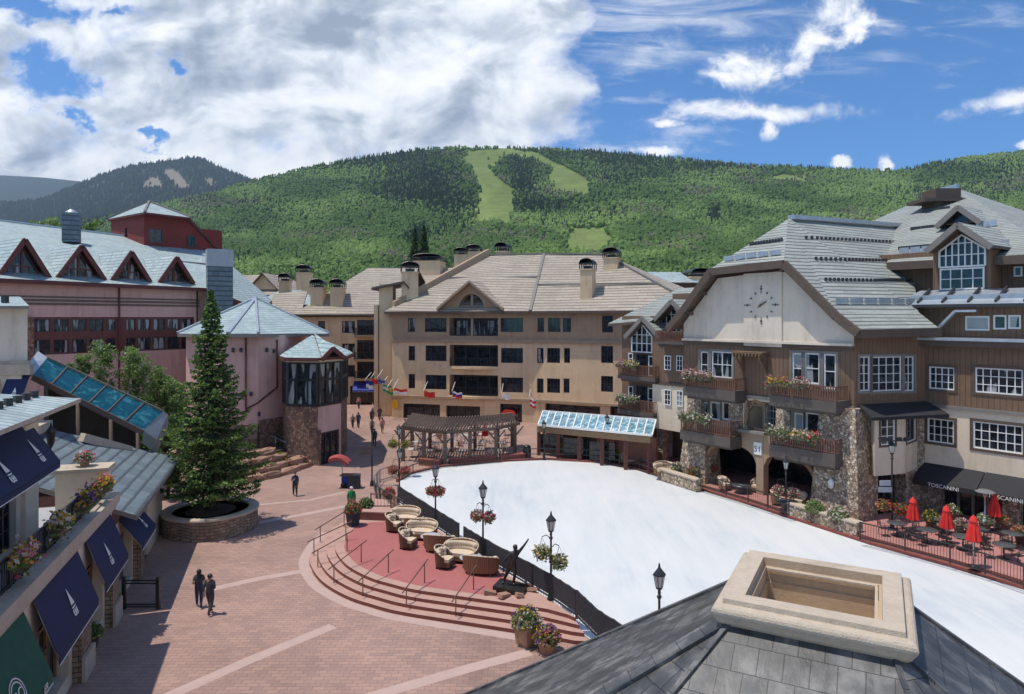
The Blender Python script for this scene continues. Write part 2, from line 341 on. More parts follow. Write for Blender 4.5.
# ---------------------------------------------------------------- mesh helpers
OFF = {}; KIDS = {}
class MB:
    def __init__(s): s.v = []; s.f = []; s.m = []; s.sm = []; s.uv = {}
    def add(s, vs, fs, mi=0, smooth=False):
        k = len(s.v); s.v.extend([tuple(x) for x in vs])
        for f in fs: s.f.append(tuple(k+i for i in f)); s.m.append(mi); s.sm.append(smooth)
    def poly(s, pts, mi=0): s.add(pts, [tuple(range(len(pts)))], mi)
    def hexa(s, b, t, mi=0):
        n = len(b); s.add(list(b)+list(t), [tuple(reversed(range(n))), tuple(range(n, 2*n))]+[(i, (i+1) % n, n+(i+1) % n, n+i) for i in range(n)], mi)
    def box(s, c, d, rz=0, mi=0, tilt=None):
        x, y, z = d[0]/2, d[1]/2, d[2]/2
        M = Matrix.Rotation(rz, 3, 'Z')
        if tilt: M = M @ Matrix.Rotation(tilt[0], 3, 'X') @ Matrix.Rotation(tilt[1], 3, 'Y')
        P = [Vector(c)+M @ Vector(p) for p in ((-x, -y, -z), (x, -y, -z), (x, y, -z), (-x, y, -z), (-x, -y, z), (x, -y, z), (x, y, z), (-x, y, z))]
        s.hexa(P[:4], P[4:], mi)
    def prism(s, poly, z0, z1, mi=0, top=None):
        a = sum(poly[i][0]*poly[(i+1) % len(poly)][1]-poly[(i+1) % len(poly)][0]*poly[i][1] for i in range(len(poly)))
        if a < 0: poly = poly[::-1]
        n = len(poly)
        s.add([(p[0], p[1], z0) for p in poly]+[(p[0], p[1], z1) for p in poly], [tuple(reversed(range(n)))]+[(i, (i+1) % n, n+(i+1) % n, n+i) for i in range(n)], mi)
        s.add([(p[0], p[1], z1) for p in poly], [tuple(range(n))], mi if top is None else top)
    def slab(s, pts, t, mi=0, mis=None):
        """polygon given by its top, thickness straight down"""
        pts = [Vector(p) for p in pts]
        nz = sum((pts[i].x*pts[(i+1) % len(pts)].y-pts[(i+1) % len(pts)].x*pts[i].y) for i in range(len(pts)))
        if nz < 0: pts = pts[::-1]
        n = len(pts); lo = [p-Vector((0, 0, t)) for p in pts]
        s.add(pts, [tuple(range(n))], mi); s.add(lo, [tuple(reversed(range(n)))], mi if mis is None else mis)
        for i in range(n):
            j = (i+1) % n; s.add([lo[i], lo[j], pts[j], pts[i]], [(0, 1, 2, 3)], mi if mis is None else mis)
    def tube(s, p, q, r, r2=None, n=6, mi=0, cap=True):
        p, q = Vector(p), Vector(q); r2 = r if r2 is None else r2
        d = (q-p)
        if d.length < 1e-6: return
        d.normalize(); a = d.orthogonal().normalized(); b = d.cross(a)
        P = []; 
        for c, rr in ((p, r), (q, r2)):
            for i in range(n):
                t = 2*math.pi*(i+.5)/n; P.append(c+a*(rr*math.cos(t))+b*(rr*math.sin(t)))
        fs = [(i, (i+1) % n, n+(i+1) % n, n+i) for i in range(n)]
        if cap: fs += [tuple(reversed(range(n))), tuple(range(n, 2*n))]
        s.add(P, fs, mi, n > 5)
    def path(s, pts, r, n=6, mi=0):
        for a, b in zip(pts[:-1], pts[1:]): s.tube(a, b, r, None, n, mi)
    def bar(s, p, q, w, h, mi=0, up=(0, 0, 1)):
        """rectangular bar from p to q, w across, h along up; tops at +h/2"""
        p, q = Vector(p), Vector(q); d = (q-p).normalized(); u = Vector(up); x = d.cross(u)
        if x.length < 1e-4: x = d.orthogonal()
        x.normalize(); u = x.cross(d)
        c = [x*(w/2)*i+u*(h/2)*j for i, j in ((-1, -1), (1, -1), (1, 1), (-1, 1))]
        s.hexa([p+k for k in c], [q+k for k in c], mi)
    def lathe(s, c, prof, n=12, mi=0, sx=1, sy=1, smooth=True):
        P = []; c = Vector(c)
        for r, z in prof:
            for i in range(n):
                t = 2*math.pi*i/n; P.append(c+Vector((r*sx*math.cos(t), r*sy*math.sin(t), z)))
        fs = []
        for j in range(len(prof)-1):
            for i in range(n): fs.append((j*n+i, j*n+(i+1) % n, (j+1)*n+(i+1) % n, (j+1)*n+i))
        s.add(P, fs, mi, smooth)
        if prof[0][0] > 1e-4: s.add(P[:n], [tuple(reversed(range(n)))], mi)
        if prof[-1][0] > 1e-4: s.add(P[-n:], [tuple(range(n))], mi)
    def sph(s, c, r, sx=1, sy=1, sz=1, mi=0, n=8):
        m = n//2+1; s.lathe(c, [(max(1e-5, r*math.sin(math.pi*i/m)), -r*sz*math.cos(math.pi*i/m)) for i in range(m+1)], n, mi, sx, sy)
    def leaves(s, pts, size, mis=(0,), flat=.0, wts=None):
        """small bent quads at pts"""
        pts = np.asarray(pts, float); n = len(pts)
        a = rng.normal(size=(n, 3)); a[:, 2] *= (1-flat); a /= np.linalg.norm(a, axis=1)[:, None]
        b = rng.normal(size=(n, 3)); b -= a*(a*b).sum(1)[:, None]; b /= np.linalg.norm(b, axis=1)[:, None]
        sz = size*(.6+.8*rng.random(n))[:, None]
        q = np.stack([pts-a*sz-b*sz*.3, pts+b*sz*.55-a*sz*.1, pts+a*sz+b*sz*.1, pts-b*sz*.6+a*sz*.1], 1).reshape(-1, 3)
        k = len(s.v); s.v.extend(map(tuple, q.tolist()))
        mm = rng.choice(len(mis), n, p=wts)
        for i in range(n):
            s.f.append((k+4*i, k+4*i+1, k+4*i+2, k+4*i+3)); s.m.append(mis[mm[i]]); s.sm.append(False)
    def build(s, name, mats, parent=None, loc=None):
        if isinstance(mats, str): mats = [mats]
        off = OFF.get(parent.name, Vector((0, 0, 0))) if parent is not None else (Vector(loc) if loc else Vector((0, 0, 0)))
        me = bpy.data.meshes.new(name)
        V = np.array(s.v, float)
        me.from_pydata((V-np.array(off)).tolist(), [], s.f)
        for m in mats: me.materials.append(MATS[m])
        me.polygons.foreach_set('material_index', s.m); me.polygons.foreach_set('use_smooth', s.sm)
        if len(s.f) < 20000:
            uvl = me.uv_layers.new(name='UVMap'); out = np.zeros((len(me.loops), 2)); li = 0
            for f in s.f:
                p = V[list(f)]; nrm = np.zeros(3)
                for i in range(len(f)):
                    a, b = p[i], p[(i+1) % len(f)]; nrm += np.cross(a, b)
                l = np.linalg.norm(nrm); nrm = nrm/l if l > 1e-12 else np.array([0, 0, 1.])
                if abs(nrm[2]) > .985: u = np.array([1., 0, 0])
                else:
                    u = np.array([-nrm[1], nrm[0], 0]); u /= np.linalg.norm(u)
                v = np.cross(nrm, u)
                out[li:li+len(f), 0] = p @ u; out[li:li+len(f), 1] = p @ v; li += len(f)
            uvl.data.foreach_set('uv', out.ravel())
        me.update()
        o = bpy.data.objects.new(name, me); S.collection.objects.link(o)
        if parent is not None:
            o.parent = parent; OFF[o.name] = off; KIDS.setdefault(parent.name, []).append(o)
        elif loc: o.location = loc; OFF[o.name] = Vector(loc)
        return o
def tag(o, label=None, cat=None, group=None, kind=None):
    for k, v in (('label', label), ('category', cat), ('group', group), ('kind', kind)):
        if v: o[k] = v
    return o
def thing(name, label, cat, loc=(0, 0, 0), group=None, rz=0, local=False):
    o = bpy.data.objects.new(name, None); S.collection.objects.link(o)
    o.location = loc; o.rotation_euler = (0, 0, rz); o.empty_display_size = .2
    OFF[o.name] = Vector((0, 0, 0)) if local else Vector(loc)
    return tag(o, label, cat, group)
def dup(o, loc=None, rz=None, label=None, scale=None, parent=None):
    c = o.copy(); S.collection.objects.link(c)
    if parent is not None: c.parent = parent; KIDS.setdefault(parent.name, []).append(c)
    if loc is not None: c.location = loc
    if rz is not None: c.rotation_euler = (0, 0, rz)
    if label: c['label'] = label
    if scale: c.scale = (scale,)*3
    for ch in list(KIDS.get(o.name, [])): dup(ch, parent=c)
    return c
def G(px, py, z=0.0):
    Y = F*(H-z)/(py-HY); return Vector(((px-512)/F*Y, Y, z))
def PY(px, Y, z=0.0): return Vector(((px-512)/F*Y, Y, z))
def ZY(py, Y): return H-(py-HY)*Y/F
class Fac:
    """vertical facade through A going along d; n points out toward the viewer"""
    def __init__(s, A, B=None, d=None, side=None):
        s.A = Vector((A[0], A[1], 0)); s.d = (Vector((B[0], B[1], 0))-s.A).normalized() if B is not None else Vector((d[0], d[1], 0)).normalized()
        n = Vector((-s.d.y, s.d.x, 0)); c = Vector((0, 0, 0))-s.A
        if n.dot(c) < 0: n = -n
        if side: n = n*side
        s.n = n; s.L = (Vector((B[0], B[1], 0))-s.A).length if B is not None else None
        s.rz = math.atan2(s.d.y, s.d.x)
    def p(s, t, z, o=0.0): v = s.A+s.d*t+s.n*o; return Vector((v.x, v.y, z))
    def st(s, px, o=0.0):
        k = (px-512)/F; A = s.A+s.n*o
        return (k*A.y-A.x)/(s.d.x-k*s.d.y)
    def sz(s, px, py, o=0.0):
        t = s.st(px, o); Y = (s.A+s.d*t+s.n*o).y; return t, ZY(py, Y)
    def rect(s, x0, y0, x1, y1, o=0.0):
        a, b = s.st(x0, o), s.st(x1, o); t = (a+b)/2; Y = (s.A+s.d*t+s.n*o).y
        return (min(a, b), max(a, b), ZY(y1, Y), ZY(y0, Y))
    def wall(s, mb, s0, s1, z0, z1, holes=(), dep=.18, mi=0, mir=None, o=0.0, z1f=None):
        xs = sorted({s0, s1, *[h[0] for h in holes if s0 < h[0] < s1], *[h[1] for h in holes if s0 < h[1] < s1]})
        zs = sorted({z0, z1, *[h[2] for h in holes if z0 < h[2] < z1], *[h[3] for h in holes if z0 < h[3] < z1]})
        flip = s.d.cross(Vector((0, 0, 1))).dot(s.n) < 0
        def q(a, b, c, d, m): mb.poly([a, b, c, d] if not flip else [d, c, b, a], m)
        for i in range(len(xs)-1):
            for j in range(len(zs)-1):
                cx, cz = (xs[i]+xs[i+1])/2, (zs[j]+zs[j+1])/2
                if any(h[0] < cx < h[1] and h[2] < cz < h[3] for h in holes): continue
                q(s.p(xs[i], zs[j], o), s.p(xs[i+1], zs[j], o), s.p(xs[i+1], zs[j+1], o), s.p(xs[i], zs[j+1], o), mi)
        mr = mi if mir is None else mir
        for a, b, c, d in holes:
            dd = dep
            q(s.p(a, c, o), s.p(a, d, o), s.p(a, d, o-dd), s.p(a, c, o-dd), mr); q(s.p(b, d, o), s.p(b, c, o), s.p(b, c, o-dd), s.p(b, d, o-dd), mr)
            q(s.p(a, d, o), s.p(b, d, o), s.p(b, d, o-dd), s.p(a, d, o-dd), mr); q(s.p(b, c, o), s.p(a, c, o), s.p(a, c, o-dd), s.p(b, c, o-dd), mr)
    def fbox(s, mb, s0, s1, z0, z1, o0, o1, mi=0):
        b = [s.p(s0, z0, o0), s.p(s1, z0, o0), s.p(s1, z0, o1), s.p(s0, z0, o1)]
        t = [s.p(s0, z1, o0), s.p(s1, z1, o0), s.p(s1, z1, o1), s.p(s0, z1, o1)]
        a = (b[1]-b[0]).cross(b[2]-b[0]).z
        if a < 0: b = b[::-1]; t = t[::-1]
        mb.hexa(b, t, mi)
    def window(s, parent, r, nx=2, ny=2, fm='white_paint', w=.07, o=-.10, pane='pane', trim=None, tw=.12, name='window', solidx=None):
        a, b, c, d = r; mb = MB()
        for x in (a+w/2, b-w/2): s.fbox(mb, x-w/2, x+w/2, c, d, o-.04, o+.04)
        for z in (c+w/2, d-w/2): s.fbox(mb, a+w, b-w, z-w/2, z+w/2, o-.039, o+.039)
        for i in range(1, nx):
            x = a+(b-a)*i/nx; s.fbox(mb, x-w*.3, x+w*.3, c+w, d-w, o-.03, o+.03)
        for i in range(1, ny):
            z = c+(d-c)*i/ny; s.fbox(mb, a+w, b-w, z-w*.25, z+w*.25, o-.028, o+.028)
        if trim:
            for x0, x1, z0, z1 in ((a-tw, a, c-tw, d+tw), (b, b+tw, c-tw, d+tw), (a, b, d, d+tw), (a, b, c-tw, c)):
                s.fbox(mb, x0, x1, z0, z1, .002, .045, 1)
        f = mb.build(name, [fm]+([trim] if trim else []), parent)
        g = MB(); s.fbox(g, a+.005, b-.005, c+.005, d-.005, o-.03, o-.015); g.build('pane', pane, f)
        return f
# ================================================================ SETTING
def struct(name, mb, mats): o = mb.build(name, mats); o['kind'] = 'structure'; return o
mb = MB(); mb.poly([(-900, -60, -.02), (900, -60, -.02), (900, 420, -.02), (-900, 420, -.02)]); struct('ground', mb, 'concrete')
mb = MB(); mb.poly([(-60, 2, 0), (60, 2, 0), (60, 150, 0), (-60, 150, 0)]); struct('plaza_paving', mb, 'pavers')
def strip(mb, pts, w, z, mi=0):
    P = [Vector((p.x, p.y, 0)) for p in pts]
    L, Rr = [], []
    for i, p in enumerate(P):
        d = (P[min(i+1, len(P)-1)]-P[max(i-1, 0)]).normalized(); n = Vector((-d.y, d.x, 0))
        L.append(p+n*w/2); Rr.append(p-n*w/2)
    for i in range(len(P)-1):
        mb.poly([(Rr[i].x, Rr[i].y, z), (Rr[i+1].x, Rr[i+1].y, z), (L[i+1].x, L[i+1].y, z), (L[i].x, L[i].y, z)], mi)
mb = MB()
for pp, w in (([(160, 700), (250, 660), (333, 626)], .55), ([(208, 590), (262, 578), (322, 568)], .5), ([(252, 524), (300, 515), (347, 506)], .5), ([(360, 700), (470, 668), (530, 652)], .55), ([(256, 505), (310, 500), (345, 492)], .35)):
    strip(mb, [G(*p) for p in pp], w, .004)
struct('paving_bands', mb, 'band_pink')
# rink
RE = [(400, 481), (412, 474), (440, 467.5), (500, 462), (545, 460), (600, 463), (640, 471), (700, 490), (740, 502), (800, 522), (870, 545), (950, 567), (1024, 590)]
rink_edge = [G(px, py, .1) for px, py in RE]
rd = (rink_edge[-1]-rink_edge[-3]).normalized()
FE = [(394, 500), (435, 528), (483, 560), (551, 600), (576, 617.5), (614, 648)]
fence_pts = [G(px, py, .6) for px, py in FE]
ice = [(p.x, p.y) for p in rink_edge]+[tuple((rink_edge[-1]+rd*8)[:2]), (22, 19), (8, 19), (4.6, 22.5)]+[(p.x+.12, p.y) for p in fence_pts[::-1]]
mb = MB(); mb.prism(ice, 0, .1); struct('ice_rink', mb, 'ice')
# raised terraces on the far side of the rink
def outward(pts, o):
    r = []
    for i, p in enumerate(pts):
        d = (pts[min(i+1, len(pts)-1)]-pts[max(i-1, 0)]).normalized(); n = Vector((-d.y, d.x, 0)); r.append(p+n*o)
    return r
ter = outward(rink_edge[6:], .35)+[rink_edge[-1]+rd*8+Vector((.5, .3, 0))]
mb = MB(); mb.prism([(p.x, p.y) for p in ter]+[(42, 30), (42, 58), (16, 66), (9, 62)], 0, .42, 1, 0)
struct('terrace_paving', mb, ['terrace_red', 'red_brick_trim'])
mb = MB()
cp = outward(rink_edge, .17)
for a, b in zip(cp[:-1], cp[1:]): mb.bar(a+Vector((0, 0, .02)), b+Vector((0, 0, .02)), .3, .24)
struct('rink_kerb', mb, 'red_brick_trim')
# patio with curved steps
def smoothc(P, n=6):
    out = []
    for i in range(len(P)-1):
        p0, p1, p2, p3 = P[max(i-1, 0)], P[i], P[i+1], P[min(i+2, len(P)-1)]
        for k in range(n):
            t = k/n; out.append(.5*((2*p1)+(p2-p0)*t+(2*p0-5*p1+4*p2-p3)*t*t+(3*p1-p0-3*p2+p3)*t*t*t))
    out.append(P[-1]); return out
PE = [(352, 523), (343, 531), (337, 541), (336, 551), (347, 565), (369, 577), (392, 584), (415, 589.5), (459, 596), (516, 604), (548, 609)]
pe = smoothc([G(px, py, .6) for px, py in PE])
corner = G(568, 614.5, .6)
inner = [(p.x, p.y) for p in fence_pts[:5]]
def offc(o):
    r = []
    for i, p in enumerate(pe):
        d = (pe[min(i+1, len(pe)-1)]-pe[max(i-1, 0)]).normalized(); n = Vector((d.y, -d.x, 0)); r.append(p+n*o)
    return r
mb = MB(); rz = MB()
end_r = fence_pts[4]
for k in range(4):
    o = .42*k; z1 = .6-.15*k
    cur = offc(o)
    e1 = corner+Vector((.12, -1, 0)).normalized()*o*1.0
    e2 = end_r+(fence_pts[5]-fence_pts[4]).normalized()*o*.9
    pol = [(p.x, p.y) for p in cur]+[(e1.x, e1.y), (e2.x-.05, e2.y)]+inner[::-1]+[(fence_pts[0].x-1.9, fence_pts[0].y+.5)]
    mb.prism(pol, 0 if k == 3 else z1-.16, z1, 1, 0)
struct('patio_steps', mb, ['step_pink', 'step_riser_shaded'])
mb = MB()
red = [p+Vector((0, 0, 0)) for p in offc(-.45)]
pol = [(p.x, p.y) for p in red[:-6]]
pol += [tuple(G(508, 598, .6)[:2]), tuple(G(520, 586, .6)[:2]), tuple(G(480, 563, .6)[:2]), tuple(G(440, 538, .6)[:2]), tuple(G(408, 520, .6)[:2]), tuple(G(392, 521, .6)[:2])]
mb.poly([(x, y, .604) for x, y in pol]); struct('patio_paving', mb, 'patio_red')
mb = MB()
o3 = smoothc([p+Vector((0, 0, 0)) for p in offc(.42*3+.3)][::4], 3); strip(mb, o3, .5, .005); struct('step_border', mb, 'band_pink')

# ---------------------------------------------------------------- mountains
def smooth_interp(tab, x): 
    xs = np.array([a for a, _ in tab], float); ys = np.array([b for _, b in tab], float); return np.interp(x, xs, ys)
def vnoise(x, y, seed=0):
    xi = np.floor(x).astype(int); yi = np.floor(y).astype(int); fx = x-xi; fy = y-yi
    def h(a, b):
        n = (a*374761393+b*668265263+seed*974634777) & 0x7fffffff; n = (n ^ (n >> 13))*1274126177 & 0x7fffffff; return ((n ^ (n >> 16)) & 0xffff)/65535.
    fx = fx*fx*(3-2*fx); fy = fy*fy*(3-2*fy)
    return (h(xi, yi)*(1-fx)+h(xi+1, yi)*fx)*(1-fy)+(h(xi, yi+1)*(1-fx)+h(xi+1, yi+1)*fx)*fy
def fbm(x, y, oct=5, seed=0):
    s = 0; a = .5; t = 0
    for i in range(oct): s = s+a*vnoise(x*2**i+i*17.3, y*2**i+i*9.1, seed+i); t += a; a *= .5
    return s/t
class Mount:
    def __init__(s, sky_, r0, r1, y0, relief=0.012, seed=0, p=.85, curve=None):
        s.sky, s.r0, s.r1, s.y0, s.rel, s.seed, s.p = sky_, r0, r1, y0, relief, seed, p
    def pos(s, px, t):
        """t 0 foot .. 1 crest .. >1 back side"""
        px = np.asarray(px, float); t = np.asarray(t, float)
        r = s.r0+(s.r1-s.r0)*t*(1+.12*(fbm(px/260., px*0+.5, 2, s.seed+9)-.5))
        vc = (HY-smooth_interp(s.sky, px))/F; v0 = (HY-s.y0)/F
        tt = np.clip(t, 0, 1)
        v = v0+(vc-v0)*tt**s.p
        v = v+s.rel*(fbm(px/90., tt*5.+px/400., 5, s.seed)-.5)*np.sin(np.pi*tt)**.8*2
        z = H+r*v-np.maximum(0, t-1)*s.r1*.35
        z = np.where(t < -.001, -1.0, z)
        return (px-512)/F*r, r, z
    def mesh(s, name, px0, px1, dp, nt, colf, tmax=1.25):
        P = np.arange(px0, px1+1, dp); Tt = np.concatenate([[-.01], np.linspace(0, tmax, nt)])
        A, B = np.meshgrid(P, Tt); X, Y, Z = s.pos(A, B)
        me = bpy.data.meshes.new(name); n, m = A.shape
        V = np.stack([X, Y, Z], -1).reshape(-1, 3)
        idx = np.arange(n*m).reshape(n, m)
        q = np.stack([idx[:-1, :-1], idx[:-1, 1:], idx[1:, 1:], idx[1:, :-1]], -1).reshape(-1, 4)
        fastmesh(me, V, q, colf(A.ravel(), s.screen_y(A, B, X, Y, Z).ravel()))
        me.materials.append(MATS['terrain'])
        o = bpy.data.objects.new(name, me); S.collection.objects.link(o); o['kind'] = 'structure'; return o
    def screen_y(s, A, B, X, Y, Z): return HY-F*(Z-H)/Y
def fastmesh(me, V, q, col=None, smooth=True):
    k = q.shape[1]
    me.vertices.add(len(V)); me.vertices.foreach_set('co', V.ravel().astype(np.float32))
    me.loops.add(q.size); me.loops.foreach_set('vertex_index', q.ravel().astype(np.int32))
    me.polygons.add(len(q)); me.polygons.foreach_set('loop_start', np.arange(0, q.size, k, dtype=np.int32))
    me.polygons.foreach_set('use_smooth', np.full(len(q), smooth))
    if col is not None:
        a = me.attributes.new('col', 'FLOAT_COLOR', 'POINT'); c = np.ones((len(V), 4), np.float32); c[:, :3] = col; a.data.foreach_set('color', c.ravel())
    me.update(calc_edges=True); me.validate()
def inpoly(x, y, poly):
    x = np.asarray(x); y = np.asarray(y); r = np.zeros(x.shape, bool); n = len(poly)
    for i in range(n):
        x1, y1 = poly[i]; x2, y2 = poly[(i+1) % n]
        c = ((y1 > y) != (y2 > y)) & (x < (x2-x1)*(y-y1)/((y2-y1) if y2 != y1 else 1e-9)+x1); r ^= c
    return r
RUNS = [[(462, 158), (470, 151), (486, 148), (506, 148), (505, 155), (494, 163), (493, 171), (503, 182), (515, 190), (516, 200), (513, 218), (506, 228), (494, 222), (482, 226), (468, 221), (476, 209), (479, 190), (472, 168)],
        [(526, 152), (538, 153), (549, 160), (563, 166), (584, 177), (594, 191), (590, 197), (572, 195), (552, 193), (549, 178), (550, 167), (537, 161)],
        [(498, 148), (520, 150), (534, 151), (542, 158), (528, 158), (510, 156), (500, 157)], [(574, 228), (612, 229), (611, 240), (606, 256), (562, 256), (567, 240)], [(772, 177), (808, 175), (806, 182), (774, 183)]]
GRASS = np.array((.15, .195, .06)); FLOOR = np.array((.045, .075, .022))
def conif(px, py):
    """share of conifers across the slopes"""
    d = np.zeros(np.shape(px))
    for cx, cy, rx, ry, k in ((425, 185, 62, 30, 1), (455, 205, 40, 30, .9), (523, 176, 24, 30, 1.2), (640, 157, 110, 12, 1.1), (510, 207, 70, 9, 1), (620, 175, 80, 22, .45), (380, 160, 90, 10, .8), (800, 166, 260, 9, 1), (980, 172, 90, 14, .7), (715, 216, 9, 13, 1.3), (418, 240, 12, 14, 1.2), (250, 205, 90, 12, .35), (60, 215, 160, 30, .5), (950, 195, 130, 14, .5)):
        d = np.maximum(d, k*np.clip(1.35-np.sqrt(((px-cx)/rx)**2+((py-cy)/ry)**2), 0, 1))
    return np.clip(d+1.3*(fbm(px/70., py/22., 4, 5)-.60), 0, 1)
def col_main(px, py):
    c = np.tile(FLOOR, (len(px), 1)).astype(float)
    w = 9*(fbm(px/9., py/6., 3, 3)-.5)
    m = np.zeros(len(px), bool)
    for r in RUNS: m |= inpoly(px+w, py+w*.6, r)
    g = fbm(px/25., py/12., 4, 8)[:, None]
    c[m] = (GRASS*(.75+.6*g))[m]
    return c
main_sky = [(-400, 215), (-100, 232), (60, 226), (110, 216), (180, 200), (215, 193), (250, 182), (300, 170), (350, 160), (400, 152), (430, 149), (470, 148), (515, 148), (560, 150), (600, 151), (650, 156), (700, 161), (750, 166), (800, 167), (850, 170), (900, 171), (930, 164), (970, 158), (1024, 152), (1200, 130), (1500, 140)]
MM = Mount(main_sky, 430, 2300, 306, .018, 3, .72)
MM.mesh('mountain_slope', -420, 1460, 2.5, 150, col_main)
# far peak with scree, and the blue range behind it
peak_sky = [(-300, 210), (-50, 206), (40, 200), (75, 186), (100, 175), (130, 166), (165, 161), (192, 157), (205, 160), (225, 170), (245, 177), (300, 190), (400, 215), (520, 230)]
SCREE = [[(141, 189), (148, 178), (158, 177), (163, 187)], [(162, 170), (172, 169), (180, 174), (190, 187), (180, 189), (170, 179)], [(203, 178), (212, 178), (219, 186), (208, 187)], [(88, 187), (104, 181), (102, 184), (88, 189)]]
def col_peak(px, py):
    c = np.tile(np.array((.032, .058, .026)), (len(px), 1)).astype(float)
    w = 3*(fbm(px/7., py/5., 3, 4)-.5); m = np.zeros(len(px), bool)
    for r in SCREE: m |= inpoly(px+w, py+w*.5, r)
    c[m] = (.22, .19, .14); return c
PK = Mount(peak_sky, 2600, 5200, 262, .012, 11, .8)
PK.mesh('distant_peak', -400, 520, 1.5, 70, col_peak)
BR = Mount([(-400, 170), (-100, 172), (0, 175), (40, 177), (80, 181), (130, 192), (250, 205), (400, 225)], 6000, 8600, 240, .008, 21, .8)
BR.mesh('blue_range', -400, 400, 4, 40, lambda px, py: np.tile(np.array((.03, .05, .03)), (len(px), 1)))
# ---- forest: one mass of thousands of crowns on the slopes
def ico(sub):
    import bmesh
    bm = bmesh.new(); bmesh.ops.create_icosphere(bm, subdivisions=sub, radius=1)
    V = np.array([v.co[:] for v in bm.verts]); Fc = np.array([[v.index for v in f.verts] for f in bm.faces]); bm.free(); return V, Fc
def coneg(tiers, n=6):
    V = []; Fc = []
    for k in range(tiers):
        z0 = -1+2*k/tiers*.85; z1 = z0+2*(1.25/tiers) if k < tiers-1 else 1; r = 1-.8*k/tiers
        b = len(V)
        for i in range(n): a = 2*math.pi*i/n+k*.5; V.append((r*math.cos(a), r*math.sin(a), z0-(.12 if i % 2 else 0)))
        V.append((0, 0, z1)); Fc += [(b+i, b+(i+1) % n, b+n) for i in range(n)]
    return np.array(V, float), np.array(Fc)
def crowns(base, XYZ, hw, hh, cols, jit):
    V0, F0 = base; n = len(XYZ); m = len(V0)
    ang = rng.random(n)*6.283; c, s = np.cos(ang), np.sin(ang)
    V = np.repeat(V0[None], n, 0).copy()
    x = V[..., 0]*c[:, None]-V[..., 1]*s[:, None]; y = V[..., 0]*s[:, None]+V[..., 1]*c[:, None]
    V[..., 0] = x; V[..., 1] = y
    V *= 1+jit*(rng.random((n, m))[..., None]-.5)*2
    V[..., 0] *= hw[:, None]; V[..., 1] *= hw[:, None]; V[..., 2] = V[..., 2]*hh[:, None]+hh[:, None]*.95
    V += XYZ[:, None, :]
    C = np.repeat(cols[:, None, :], m, 1)*(.85+.3*rng.random((n, m, 1)))
    Fc = (F0[None]+np.arange(n)[:, None, None]*m).reshape(-1, 3)
    return V.reshape(-1, 3), Fc, C.reshape(-1, 3)
def sample(M, n, px0, px1, runs, nearw=1.0):
    px = px0+(px1-px0)*rng.random(n); u = rng.random(n)
    t = u**nearw
    X, Y, Z = M.pos(px, t); py = HY-F*(Z-H)/Y
    w = 9*(fbm(px/9., py/6., 3, 3)-.5)
    keep = np.ones(n, bool)
    w = w+rng.normal(size=n)*1.6
    for r in runs: keep &= ~inpoly(px+w, py+w*.6, r)
    return px[keep], py[keep], np.stack([X, Y, Z], 1)[keep], t[keep]
def build_forest(name, parts, label):
    Vs, Fs, Cs = [], [], []; k = 0
    for v, f, c in parts: Vs.append(v); Fs.append(f+k); Cs.append(c); k += len(v)
    me = bpy.data.meshes.new(name); fastmesh(me, np.concatenate(Vs), np.concatenate(Fs), np.concatenate(Cs), False)
    me.materials.append(MATS['forest']); o = bpy.data.objects.new(name, me); S.collection.objects.link(o)
    return tag(o, label, 'forest', None, 'stuff')
parts = []
for (n, nw, tmin, tmax, lod) in ((12000, 1.5, 0, .16, 2), (95000, 1.1, .14, 1.01, 1)):
    px, py, P, t = sample(MM, n, -60, 1090, RUNS, nw)
    if tmax < .5:
        px = -60+1150*rng.random(n); t = .16*rng.random(n); X, Y, Z = MM.pos(px, t); py = HY-F*(Z-H)/Y; P = np.stack([X, Y, Z], 1)
        kk = np.ones(n, bool)
        for r in RUNS: kk &= ~inpoly(px, py, r)
        px, py, P, t = px[kk], py[kk], P[kk], t[kk]
    k = (t >= tmin) & (t <= tmax); px, py, P, t = px[k], py[k], P[k], t[k]
    cf = rng.random(len(px)) < conif(px, py)*.95
    patch = fbm(px/60., py/16., 5, 31); fine = rng.random(len(px))
    g1 = np.array((.08, .14, .035)); g2 = np.array((.18, .265, .07)); g3 = np.array((.17, .18, .10))
    mixf = np.clip((patch-.42)*4.2+.5*(fine-.5), 0, 1)[:, None]
    ca = g1*(1-mixf)+g2*mixf
    bare = (rng.random(len(px)) < np.clip((fbm(px/50., py/12., 3, 77)-.60)*5, 0, .6)); ca[bare] = g3*.8
    cc = np.array((.022, .046, .022))*(.7+.7*rng.random((len(px), 1)))
    a = ~cf; na = a.sum(); nc = cf.sum()
    sc_ = .82 if lod == 2 else 1.15
    parts.append(crowns(ico(2 if lod == 2 else 1), P[a], sc_*(2.2+1.6*rng.random(na)), sc_*(3.4+2.4*rng.random(na)), ca[a], .30 if lod == 2 else .26))
    parts.append(crowns(coneg(4 if lod == 2 else 2), P[cf], sc_*(1.7+1.1*rng.random(nc)), sc_*(4.4+3.2*rng.random(nc)), cc[cf], .14))
build_forest('forest', parts, 'dense green aspen and dark spruce forest covering the mountain slopes')
px, py, P, t = sample(PK, 18000, -60, 420, SCREE, .9)
n = len(px)
parts = [crowns(coneg(1, 5), P, 7+4*rng.random(n), 9+6*rng.random(n), np.array((.022, .042, .02))*(.6+.9*rng.random((n, 1))), .1)]
build_forest('distant_forest', parts, 'dark bluish conifer forest on the far peak at left')
